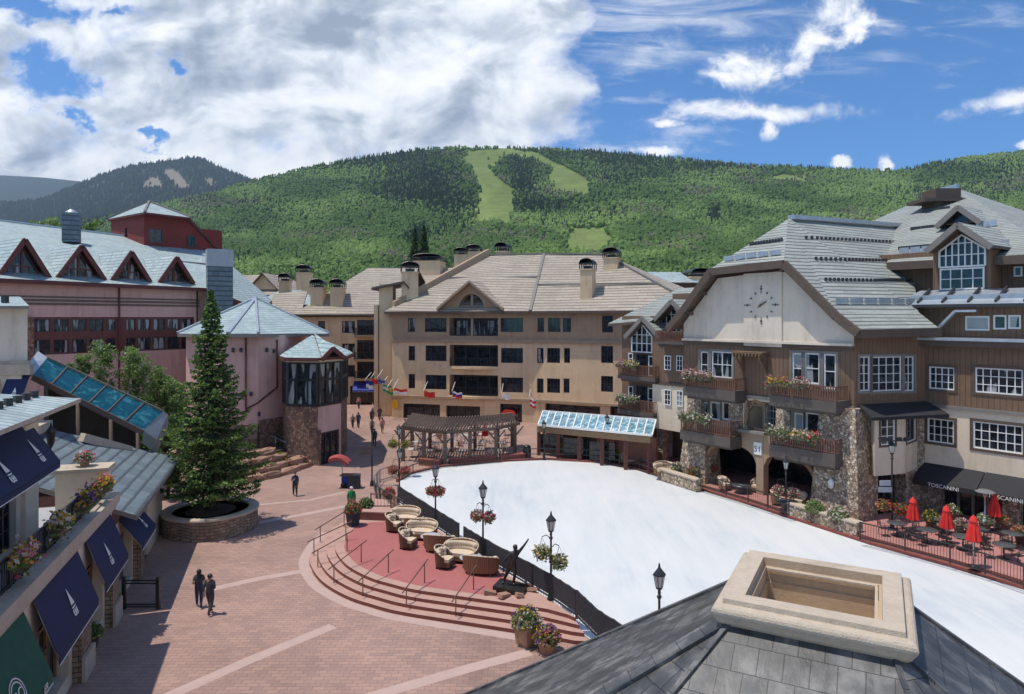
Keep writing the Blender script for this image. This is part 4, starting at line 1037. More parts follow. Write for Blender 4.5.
    G1 = [(0, zg), (W_, zg), (W_, 12.0), (9.95, 15.3), (4.0, 15.6), (0, 12.2)]
    m.poly([F1.p(s_, z_, .06) for s_, z_ in G1]); 
    m.poly([F1.p(s_, z_, -.1) for s_, z_ in G1][::-1])
    gw = m.build('gable_wall', 'stucco_light', t)
    m = MB(); F1.fbox(m, 0, W_, zg-.02, zg+.14, .0, .3); F1.fbox(m, .0, W_, zg-.3, zg-.03, .0, .12, 1)
    l, r = sorted((F1.st(745), F1.st(783))); m.build('cornice', ['stucco_light', 'trim_brown'], t)
    m = MB(); F1.fbox(m, l, r, zg-.25, 15.5, .065, .16); m.build('clock_panel', 'stucco_light', t)
    # clock: hour marks and two hands
    cs, cz = F1.sz(761, 305, .2)
    for k in range(12):
        m = MB()
        a = R(30*k); big_ = k % 3 == 0; r0, r1 = (.8, 1.28) if big_ else (.85, .98)
        c = lambda rr: F1.p(cs+rr*math.sin(a)*-1*1.0, cz+rr*math.cos(a), .2)
        if big_:
            m.tube(c(r0), c(r1), .022); m.sph(c(r1), .045); m.sph(c((r0+r1)/2), .045)
            pp = F1.d*(math.cos(a)*.09)+Vector((0, 0, math.sin(a)*.09)); m.tube(c(1.1)-pp, c(1.1)+pp, .03)
        else: m.tube(c(r0), c(r1), .042)
        m.build('hour_mark', 'trim_brown', gw)
    for nm, ang, L in (('hour_hand', 62, .5), ('minute_hand', 232, .28)):
        a = R(ang); m = MB(); m.tube(F1.p(cs, cz, .24), F1.p(cs-L*math.sin(a), cz+L*math.cos(a), .24), .07, .03); m.build(nm, 'trim_brown', gw)
    # roof
    o = .95; zE = 12.0
    tr = [F1.p(-.75, 11.75, o), F1.p(.6, 12.75, o), F1.p(4.1, 16.15, o), F1.p(9.9, 15.95, o), F1.p(12.2, 13.4, o), F1.p(13.9, 11.75, o)]
    AP = F1.p(6.9, 19.5, 0)+NL*3.9; RE_ = PY(906, 58.5, ZY(228, 58.5))
    AP = Vector((AP.x, AP.y, 19.55))
    m = MB(); m.slab([tr[2], tr[3], AP], .2, 0, 1)
    e1 = F2.p(5.9, 11.8, .75); e1b = F2.p(5.9, 12.8, -.7)
    top = lambda k: AP+(RE_-AP)*k
    sub = 6
    rows = [[tr[0]+(e1-tr[0])*k, tr[1]+(e1b-tr[1])*k, tr[2]+(top(k)-tr[2])*0, top(k)] for k in (0, 1)]
    # right slope: flared eave strip, then the main plane
    m.slab([tr[0], tr[1], e1b, e1], .22, 0, 1)
    E2 = Vector((e1b.x, e1b.y, e1b.z))
    m.slab([tr[1], tr[2], AP], .22, 0, 1); m.slab([tr[1], AP, E2], .22, 0, 1); m.slab([E2, AP, RE_], .22, 0, 1)
    lb = [p+NL*14 for p in tr[3:]]; lb[0] = RE_+Vector((-3, 2, -2))
    m.slab([tr[3], tr[4], AP], .22, 0, 1); m.slab([tr[4], lb[1], AP], .22, 0, 1); m.slab([lb[1], RE_, AP], .22, 0, 1); m.slab([tr[4], tr[5], lb[2], lb[1]], .22, 0, 1)
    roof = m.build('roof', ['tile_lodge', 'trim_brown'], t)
    m = MB()
    for p, q in zip(tr[:-1], tr[1:]): m.bar(p+Vector((0, 0, -.22)), q+Vector((0, 0, -.22)), .3, .5)
    m.bar(tr[0]+Vector((0, 0, -.28)), e1+Vector((0, 0, -.28)), .3, .42)
    m.build('bargeboard', 'trim_brown', roof)
    m = MB(); m.bar(AP+Vector((.3, .2, .18)), RE_+Vector((0, 0, .18)), .5, .3); m.build('ridge_cap', 'galvanised', roof)
    # brackets under the rake
    m = MB()
    for s_, z_ in ((12.3, 12.75), (11.0, 14.2), (4.3, 15.55), (2.0, 13.6), (.3, 12.1)): F1.fbox(m, s_-.12, s_+.12, z_-.12, z_+.15, .06, .95)
    m.build('rafter_end', 'trim_brown', roof)
    # snow guards: rows of clips and pipe fences on the slope
    def slope_pt(a, b, k): return a+(b-a)*k
    for k, dash in ((.08, 0), (.3, 1), (.52, 1), (.76, 1)):
        a = slope_pt(tr[1], slope_pt(tr[2], AP, .6) if k > .5 else tr[2], min(1, k*1.25)); b = slope_pt(E2, RE_, k)
        m = MB(); pa, pm, pb = slope_pt(tr[1], AP, k), slope_pt(E2, AP, k), slope_pt(E2, RE_, k); up = Vector((0, 0, .2)); nn = 26 if dash else 6; l1_ = (pm-pa).length; l2_ = (pb-pm).length
        def along(u): u = (.04+.93*u)*(l1_+l2_); return slope_pt(pa, pm, u/l1_) if u < l1_ else slope_pt(pm, pb, (u-l1_)/l2_)
        if dash:
            for i in range(nn-1): m.bar(along((i+.3)/nn)+Vector((0, 0, .07)), along((i+1.3)/nn)+Vector((0, 0, .05)), .025, .025)
            for i in range(nn):
                p = along((i+.3)/nn)+Vector((0, 0, .14)); m.box(p, (.17, .1, .2), R(18))
            m.build('snow_guard', 'dark_frame', roof)
        else:
            for i in range(nn):
                p = along(i/nn)+up; q = along((i+.86)/nn)+up
                m.bar(p, q, .06, .3)
            m.build('snow_fence', 'galvanised', roof)
    a, b = slope_pt(tr[2], AP, .12)+Vector((0, 0, .25)), slope_pt(tr[3], AP, .12)+Vector((0, 0, .25)); m = MB()
    for i in range(5): m.bar(slope_pt(a, b, .06+i*.18), slope_pt(a, b, .06+i*.18+.15), .06, .32)
    m.build('snow_fence', 'galvanised', roof)
    m = MB()
    m.bar(slope_pt(slope_pt(tr[2], AP, .45), slope_pt(tr[3], AP, .45), .1)+Vector((0, 0, .08)), slope_pt(slope_pt(tr[2], AP, .45), slope_pt(tr[3], AP, .45), .87)+Vector((0, 0, .08)), .05, .05)
    for i in range(12): m.box(slope_pt(slope_pt(tr[2], AP, .45), slope_pt(tr[3], AP, .45), .1+i*.07)+Vector((0, 0, .14)), (.15, .12, .22), R(-35))
    m.build('snow_guard', 'dark_frame', roof)
    # balconies
    fl = ('flower_pink', 'flower_white'); fr = ('flower_red', 'flower_white')
    bal(F1, t, 683, 735, 377, 388.5, 400, 1.4, ((684, 699, fl, 'pink and white flower box at the left end of the upper left clock-lodge balcony'), (700, 713, fl, 'pale pink flower box at the middle of the upper left clock-lodge balcony')))
    bal(F1, t, 769.5, 836, 384.5, 398.5, 411, 1.5, ((769.5, 786, ('flower_pink', 'flower_yellow'), 'pink and yellow flower box on the upper right balcony, leftmost box under the clock'), (791, 809, ('flower_pink', 'flower_white'), 'pink flower box on the upper right balcony in front of the glass doors')))
    bal(F1, t, 680, 730, 419, 433.5, 445, 1.4, ((681, 694, ('flower_white', 'leaf_pale'), 'greenish flower box at the corner of the lower left clock-lodge balcony'), (695, 711, ('flower_white', 'leaf_pale'), 'pale leafy flower box at the middle of the lower left clock-lodge balcony')))
    bal(F1, t, 769, 835, 436, 449, 464, 1.6, ((770, 789, ('flower_white', 'leaf_pale'), 'white flower box on the lower right balcony beside the blue and white sign'), (792, 814, ('flower_yellow', 'flower_white'), 'yellow and white flower box on the lower right balcony above the big arch'), (806, 820, fr, 'bright red geranium box on the lower right balcony against the door')))
    # timber eyebrow over the middle of the top floor
    m = MB(); a, b = sorted((F1.st(740), F1.st(770))); z_ = F1.sz(755, 353)[1]
    F1.fbox(m, a, b, z_-.02, z_+.12, .03, .95)
    for i in range(9): x = a+.15+(b-a-.3)*i/8; F1.fbox(m, x-.05, x+.05, z_-.2, z_-.021, .03, 1.05)
    for x in (a+.25, b-.25): F1.fbox(m, x-.09, x+.09, z_-1.3, z_-.201, .03, .22); m.bar(F1.p(x, z_-1.1, .15), F1.p(x, z_-.25, .85), .14, .14)
    m.build('eyebrow_canopy', 'siding_brown', t)
    # wall lantern on the big pier
    p = F1.p(.9, F1.sz(832, 480)[1], 1.0); m = MB(); m.lathe(p, [(.05, -.3), (.16, -.2), (.2, .15), (.02, .35)], 6); m.build('wall_lantern', 'globe', t)
    # bay under the side window
    bd = Fac(F2.p(F2.st(874.6, 1.0), 0, 1.0), d=F2.d); bd.n = F2.n
    L = F2.st(905, 1.0)-F2.st(874.6, 1.0); z0, z1 = ZY(467, 43), ZY(408.5, 43)
    m = MB(); r1 = bd.rect(880.5, 418, 894.8, 445); bd.wall(m, 0, L, z0, z1, [r1], .1)
    q = bd.p(L, 0); e = F2.p(F2.st(917), 0, .02); sd = Fac(q, e); sd.n = -sd.n if sd.n.x < 0 else sd.n
    L2 = sd.L; r2 = (.25, L2-.3, r1[2], r1[3]); sd.wall(m, 0, L2, z0, z1, [r2], .1)
    q = bd.p(0, 0); e = F2.p(F2.st(873)-.2, 0, .02); m.poly([(q.x, q.y, z0), (q.x, q.y, z1), (e.x, e.y, z1), (e.x, e.y, z0)])
    qq = [bd.p(0, z0), bd.p(L, z0), F2.p(F2.st(917), z0, .02), F2.p(F2.st(873)-.2, z0, .02)]; m.poly(qq)
    m.build('bay', 'stucco_cream', t)
    bd.window(t, r1, 2, 3, 'white_paint', .08, -.05, 'pane_curtain', 'trim_brown', .12); sd.window(t, r2, 1, 1, 'white_paint', .08, -.05, 'pane_curtain', 'trim_brown', .1)
    m = MB(); m.slab([F2.p(-.3, 6.65, 1.6), F2.p(5.3, 6.65, 1.9), F2.p(5.8, 7.2, .02), F2.p(.3, 7.2, .02)], .18, 0, 0); m.build('bay_roof', 'black_cloth', t)
    return t
lodge_t = lodge()
def gable_unit(t, fac, pxl, pxr, pya, pye, o, back=6):
    """steep little gable: returns ridge"""
    a, b = sorted((fac.st(pxl, o), fac.st(pxr, o))); c = (a+b)/2; Y = (fac.A+fac.d*c+fac.n*o).y
    za, ze = ZY(pya, Y), ZY(pye, Y); dn = -fac.n*back
    m = MB()
    for x in (a, b): m.slab([fac.p(x, ze, o), fac.p(c, za, o), fac.p(c, za, o)+dn, fac.p(x, ze, o)+dn], .2, 0, 1)
    rf = m.build('gable_roof', ['tile_lodge', 'trim_brown'], t)
    m = MB()
    for x in (a, b): m.bar(fac.p(x, ze-.18, o+.05), fac.p(c, za-.18, o+.05), .16, .36)
    m.build('bargeboard', 'trim_grey', rf)
    return a, b, c, za, ze
def gothic(t, fac, px0, px1, pyb, pyspring, pyap, o, nx=4):
    a, b = sorted((fac.st(px0, o), fac.st(px1, o))); c = (a+b)/2; Y = (fac.A+fac.d*c+fac.n*o).y
    z0, zs, za = ZY(pyb, Y), ZY(pyspring, Y), ZY(pyap, Y); zf = lambda x: zs+(za-zs)*(1-abs(x-c)/((b-a)/2))
    m = MB(); P = [(a, z0), (b, z0), (b, zs), (c, za), (a, zs)]
    for (x0, y0), (x1, y1) in zip(P, P[1:]+P[:1]): m.bar(fac.p(x0, y0, o+.06), fac.p(x1, y1, o+.06), .1, .1, 0, fac.n)
    for i in range(1, nx): x = a+(b-a)*i/nx; fac.fbox(m, x-.04, x+.04, z0, zf(x)-.03, o+.03, o+.08)
    k = 0
    z = z0+.75
    while z < za-.3:
        if z < zs: fac.fbox(m, a, b, z-.03, z+.03, o+.028, o+.078)
        else: hw = (za-z)/(za-zs)*(b-a)/2; fac.fbox(m, c-hw, c+hw, z-.03, z+.03, o+.028, o+.078)
        z += .75
    f = m.build('gable_window', 'white_paint', t); g = MB(); g.poly([fac.p(x, z, o+.025) for x, z in P]); g.build('pane', 'pane', f)
def lodge_left():
    t = thing('lodge_wing', 'narrow brown and cream lodge wing with two steep window gables left of the clock wall', 'building', tuple(F4.p(18, 0)))
    F = F4; s0, s1 = F.st(690), F.st(622); sm_ = F.st(659)
    zt = ZY(332, 57)
    m = MB(); z2 = F.sz(670, 383)[1]
    F.wall(m, s0-1, sm_, 3.2, z2, [], .1, 1, o=.8); F.wall(m, s0-1, sm_, z2, zt, [], .1, 0, o=.8)
    F.wall(m, sm_, s1, 0, 12.6, [], .1, 0)
    m.poly([F.p(sm_, 3.2, .8), F.p(sm_, zt, .8), F.p(sm_, zt, 0), F.p(sm_, 3.2, 0)], 1)
    m.poly([F.p(sm_, 3.2, .8), F.p(s0-1, 3.2, .8), F.p(s0-1, 3.2, -2), F.p(sm_, 3.2, -2)], 1)
    m.poly([F.p(s1, 0), F.p(s1, 12.6), F.p(s1, 12.6)+NL*10, F.p(s1, 0)+NL*10], 0)
    F.wall(m, s0-1.5, sm_+.1, 0, 14.5, [], .1, 0, o=-1.8)
    F.fbox(m, s0-.6, s0-.1, 0, 3.2, -.2, .5, 2); F.fbox(m, sm_-.9, sm_-.2, 0, 3.2, -.2, .5, 3)
    F.fbox(m, s0-1, sm_, z2-.12, z2+.15, .8, .9, 2); F.fbox(m, s0-1, sm_, zt-.2, zt, .8, 1.0, 2)
    m.build('wall', ['siding_brown', 'stucco_cream', 'trim_brown', 'rubble_tan'], t)
    for w in ((665, 355.5, 671.5, 370), (677, 355.5, 683.5, 371), (665, 389.5, 671.5, 405), (677, 390.5, 683.5, 406.5)): F.window(t, F.rect(*w, .8), 2, 3, 'white_paint', .07, .86, 'pane', 'trim_brown', .14)
    for w in ((629, 353, 633.5, 364), (656, 354.5, 659, 370), (649, 356, 654, 376), (629, 386, 633.5, 400), (655, 388, 659, 405), (648.5, 388, 654, 410)): F.window(t, F.rect(*w), 1, 2, 'white_paint', .08, .05, 'pane')
    for w in ((637, 354, 648, 376), (637, 386, 647, 410)): F.window(t, F.rect(*w), 2, 1, 'dark_frame', .08, .05, 'pane')
    a, b, c, za, ze = gable_unit(t, F, 625, 661, 316, 336, .9)
    m = MB(); m.poly([F.p(a+.3, ze-.4, .02), F.p(b-.3, ze-.4, .02), F.p(c, za-.3, .02)]); m.build('gable_wall', 'siding_brown', t)
    gothic(t, F, 632.5, 652.5, 352, 336, 324, .05)
    a, b, c, za, ze = gable_unit(t, F, 654.5, 690, 299, 318, .2)
    m = MB(); m.poly([F.p(a+.3, zt-.3, -1.0), F.p(b-.3, zt-.3, -1.0), F.p(b-.3, ze, -1.0), F.p(c, za-.3, -1.0), F.p(a+.3, ze, -1.0)]); m.build('gable_wall', 'siding_brown', t)
    gothic(t, F, 662, 682, 332, 315, 306, -.95)
    # slab roof behind the gables, left eave
    m = MB(); m.slab([F.p(s1+1.2, 11.9, .6), F.p(sm_+.3, 12.2, .6), F.p(sm_+.3, 15.2, -6), F.p(s1-1.5, 15.2, -6)], .25, 0, 1); m.slab([F.p(sm_+.3, 13.0, -2.4), F.p(s0-2, 13.2, -2.4), F.p(s0-2, 16.6, -8), F.p(sm_+.3, 16.6, -8)], .25, 0, 1); m.build('roof', ['tile_lodge', 'trim_brown'], t)
    bal(F, t, 654.5, 692, 332.5, 341.5, 346, 1.9)
    bal(F, t, 617.5, 655, 365.5, 376.5, 381.5, 1.3, ((618, 626, ('flower_white', 'flower_pink'), 'pink and white flower box at the outer end of the balcony below the gable window'), (627, 638, ('flower_white', 'flower_yellow'), 'cream flower box in the middle of the balcony below the gable window')))
    bal(F, t, 617.5, 653, 400, 411, 417, 1.3, ((618, 626, ('leaf_pale', 'flower_white'), 'leafy flower box at the outer end of the wing balcony above the glass canopy'), (628, 638, ('leaf_pale', 'flower_white'), 'leafy flower box in the middle of the wing balcony above the glass canopy')))
    return t
lodge_left()
def lodge_right():
    t = thing('restaurant_building', 'brown lodge building with white-framed windows over black restaurant awnings at the right edge', 'building', tuple(W0))
    Fr = F3; L = 15; zs = 6.95
    w2 = [(929, 367, 954.5, 389.5), (975, 368.5, 1023, 394)]; w1 = [(927.5, 419, 954, 443), (973, 423.5, 1023, 451)]
    h2 = [Fr.rect(*w) for w in w2]+[(7.5, 11, 8.2, 9.6)]; h1 = [Fr.rect(*w) for w in w1]+[(7.5, 11, 4.4, 5.8)]
    zp = ZY(339, 44.5)
    m = MB(); Fr.wall(m, 0, L, zs, zp, h2, .16, 0); Fr.wall(m, 0, L, 3.0, zs, h1, .16, 1)
    Fr.fbox(m, 0, L, zs-.08, zs+.12, .003, .15, 2); Fr.fbox(m, -.3, L, zp-.35, zp, .003, .5, 3); Fr.fbox(m, -.3, L, zp+.001, zp+.15, -1.4, .62, 4)
    Fr.wall(m, 0, L, 0, 3.0, [(.9, 4.2, 0, 2.95), (5.0, 9, 0, 2.95), (10, 14, 0, 2.95)], .6, 5)
    m.build('wall', ['siding_brown', 'stucco_cream', 'trim_grey', 'trim_brown', 'galvanised', 'rubble_tan'], t)
    g = MB(); Fr.fbox(g, .5, 14.5, 0, 3, -.65, -.6); g.build('shopfront', 'pane_shop', t)
    m = MB()
    for x in (1.7, 2.5, 3.3, 5.8, 6.6, 7.4, 8.2, 11, 12, 13): Fr.fbox(m, x-.07, x+.07, 0, 2.95, -.58, -.45)
    m.build('door_frame', 'trim_grey', t)
    for i, h in enumerate(h2+h1): Fr.window(t, h, 4 if i in (0, 3) else 6, 3, 'white_paint', .08, -.08, 'pane', 'trim_brown', .16)
    # set-back top storey
    o = -1.5; zc = ZY(303, 46.5)
    wt = [Fr.rect(965, 316, 989.5, 330.5, o), Fr.rect(993, 315, 1006.5, 329.5, o), Fr.rect(1008, 315, 1021, 329, o)]
    m = MB(); Fr.wall(m, -1, L, zp+.1, zc, wt, .14, 0, o=o)
    m.bar(Fr.p(Fr.st(939, o+.7), ZY(327, 46), o+.7), Fr.p(Fr.st(955, o+.7), ZY(312, 46), o+.7), .3, .14, 1); m.bar(Fr.p(Fr.st(955, o+.7), ZY(311.5, 46), o+.7), Fr.p(Fr.st(977, o+.7), ZY(311.5, 46), o+.7), .3, .14, 1)
    m.build('upper_wall', ['siding_brown', 'galvanised'], t)
    for h in wt: Fr.window(t, h, 1, 1, 'white_paint', .1, o-.06, 'pane')
    # metal ledge roof
    z0, z1 = ZY(305, 45.5), ZY(291.5, 47.5)
    m = MB(); m.slab([Fr.p(-2.2, z0, -.6), Fr.p(L, z0, -.6), Fr.p(L, z1, -3.0), Fr.p(-1.6, z1, -3.0)], .2, 0, 1)
    for i in range(8): x = -.8+i*1.45; m.bar(Fr.p(x, z0+.1, -.8), Fr.p(x, z1+.05, -2.6), .1, .22, 1)
    m.bar(Fr.p(-1.5, z0+.45, -1.4), Fr.p(L, z0+.45, -1.4), .08, .3, 0)
    m.build('ledge_roof', ['galvanised', 'dark_frame'], t)
    # window dormer
    FD = Fac(Fr.p(0, 0, -3.0), d=Fr.d); FD.n = Fr.n
    a, b, c, za, ze = gable_unit(t, FD, 926, 992, 222, 247, 1.0, 9)
    m = MB(); s0_, s1_ = sorted((FD.st(933), FD.st(991))); zb = z1-.2
    m.poly([FD.p(s0_, zb, 0), FD.p(s1_, zb, 0), FD.p(s1_, ze+.1, 0), FD.p(c, za-.2, 0), FD.p(s0_, ze+.1, 0)])
    for x in (s0_, s1_): m.poly([FD.p(x, zb, 0), FD.p(x, zb, -5), FD.p(x, ze+.3, -5), FD.p(x, ze+.3, 0)])
    FD.wall(m, s1_, s1_+8, zb, ZY(262, 48), [], .1, 0, o=-1.6); FD.wall(m, s0_-7, s0_, zb-2, ZY(258, 52), [], .1, 0, o=-1.6)
    m.build('dormer_wall', 'siding_brown', t)
    gothic(t, FD, 940, 985.5, 266.5, 250, 235, .03, 7)
    FD.window(t, FD.rect(940.5, 268, 985, 289.5), 4, 2, 'white_paint', .09, .08, 'pane')
    FD.window(t, FD.rect(1014.5, 266.5, 1023, 276.5, -1.6), 1, 1, 'white_paint', .08, -1.5, 'pane')
    # main hip roof behind
    ev_y = 262
    E0 = FD.p(FD.st(888, -.8), ZY(270, 55), -.8); E1 = FD.p(FD.st(1060, -.4), ZY(258, 43), -.4)
    A1 = PY(928, 62, ZY(196, 62)); A2 = PY(958, 60, ZY(188.5, 60)); A3 = Vector((A2.x+13, A2.y-4, A2.z+1.0))
    Lk = PY(866, 66, ZY(224, 66))
    m = MB(); m.slab([E0, E1, A2, A1], .25, 0, 1); m.slab([E1, Vector((A2.x+24, A2.y+2, 16.5)), A2], .25, 0, 1); m.slab([Lk, E0, A1], .25, 0, 1)
    roof = m.build('roof', ['tile_lodge', 'trim_brown'], t)
    m = MB(); m.bar(A1+Vector((0, 0, .2)), A2+Vector((0, 0, .2)), .5, .4); m.build('ridge_cap', 'galvanised', roof)
    m = MB(); m.bar(E0+Vector((0, 0, -.2)), E1+Vector((0, 0, -.2)), .4, .55); m.build('fascia', 'trim_brown', roof)
    mid = lambda p, q, k: p+(q-p)*k
    for k, r0, r1 in ((.16, .03, .3), (.42, .05, .42), (.68, .1, .5)):
        m = MB(); p, q = mid(E0, A1, k), mid(E1, A2, k)
        m.bar(mid(p, q, r0)+Vector((0, 0, .08)), mid(p, q, r1)+Vector((0, 0, .08)), .05, .05)
        for i in range(14): m.box(mid(p, q, r0+(r1-r0)*i/13)+Vector((0, 0, .16)), (.16, .12, .24), R(-50))
        m.build('snow_guard', 'dark_frame', roof)
    for k, r0, r1 in ((.1, .05, .3), (.1, .62, .8), (.35, .68, .86), (.5, .66, .8)):
        m = MB(); p, q = mid(E0, A1, k), mid(E1, A2, k)
        for i in range(3): m.bar(mid(p, q, r0+(r1-r0)*i/3)+Vector((0, 0, .3)), mid(p, q, r0+(r1-r0)*(i+.85)/3)+Vector((0, 0, .3)), .07, .4)
        m.build('snow_fence', 'galvanised', roof)
    # small upper dormer
    F5 = Fac(FD.p(0, 0, -7), d=Fr.d); F5.n = Fr.n
    a, b, c, za, ze = gable_unit(t, F5, 936, 981, 205, 223, .6, 6)
    m = MB(); m.poly([F5.p(a+.4, ze, 0), F5.p(b-.4, ze, 0), F5.p(c, za-.3, 0)]); m.build('dormer_wall', 'siding_brown', t)
    m = MB(); m.poly([F5.p(c-1, ze+.1, .05), F5.p(c+1, ze+.1, .05), F5.p(c+.5, ze+.75, .05), F5.p(c-.5, ze+.75, .05)]); m.build('dormer_pane', 'pane', t)
    p = PY(941, 58); m = MB(); m.box((p.x, p.y, ZY(208, 58)), (2.1, 2, 3)); m.box((p.x-.3, p.y-.2, ZY(202.5, 58)), (4.0, 2.6, .25), 0); m.build('vent_housing', 'trim_brown', t)
    # awnings
    for k, (x0, x1, yt0, yb, lb) in enumerate(((920, 983, 452, 472, 'front'), (984, 1062, 461, 487, 'edge'))):
        a, b = Fr.st(x0, .3), Fr.st(x1, .3); z1_ = 3.35; z0_ = 2.45; oo = 1.3
        m = MB(); m.slab([Fr.p(a, z1_, .02), Fr.p(b, z1_, .02), Fr.p(b, z0_, oo), Fr.p(a, z0_, oo)], .04); Fr.fbox(m, a, b, z0_-.3, z0_-.04, oo-.02, oo)
        aw = thing('awning', 'black awning over the restaurant door, left of the two' if k == 0 else 'black awning at the right edge of the photo lettered in white', 'awning', tuple(Fr.p(a, z0_, oo)), 'restaurant awnings'); m.build('canopy', 'black_cloth', aw)
        text('TOSCANINI', aw, Fr, (a+b)/2 if k == 0 else a+(b-a)*.38, z0_-.26, oo+.012, .24, 'white_paint')
    return t
def text(s, parent, fac, sc_, z, o, size, mat, name='lettering', tilt=None, align='CENTER', mirror=False):
    c = bpy.data.curves.new('txt', 'FONT'); c.body = s; c.size = size*1.35; c.align_x = align; c.extrude = .004
    to = bpy.data.objects.new('txt', c); S.collection.objects.link(to)
    dg = bpy.context.evaluated_depsgraph_get(); me = bpy.data.meshes.new_from_object(to.evaluated_get(dg))
    bpy.data.objects.remove(to)
    me.name = name; me.materials.clear(); me.materials.append(MATS[mat])
    ob = bpy.data.objects.new(name, me); S.collection.objects.link(ob)
    x = fac.d.copy(); up = tilt if tilt is not None else Vector((0, 0, 1)); n = x.cross(up)
    if n.dot(fac.n) < 0: x = -x; n = x.cross(up)
    M = Matrix((x, up, n)).transposed().to_4x4(); M.translation = fac.p(sc_, z, o)-OFF[parent.name] if not isinstance(z, Vector) else z-OFF[parent.name]
    me.transform(M); ob.parent = parent; OFF[ob.name] = OFF[parent.name]; KIDS.setdefault(parent.name, []).append(ob); return ob
lodge_right()
def sign51():
    s_, z_ = F1.sz(757.8, 448.5, .15); m = MB(); F1.fbox(m, s_-.3, s_+.3, z_-.42, z_+.42, .13, .18)
    t = thing('sign', 'small white square sign with blue squiggle lettering on the beam between the balconies', 'sign', tuple(F1.p(s_, z_, .15))); m.build('board', 'white_paint', t)
    text('51', t, F1, s_, z_-.22, .19, .42, 'blue_cloth')
sign51()
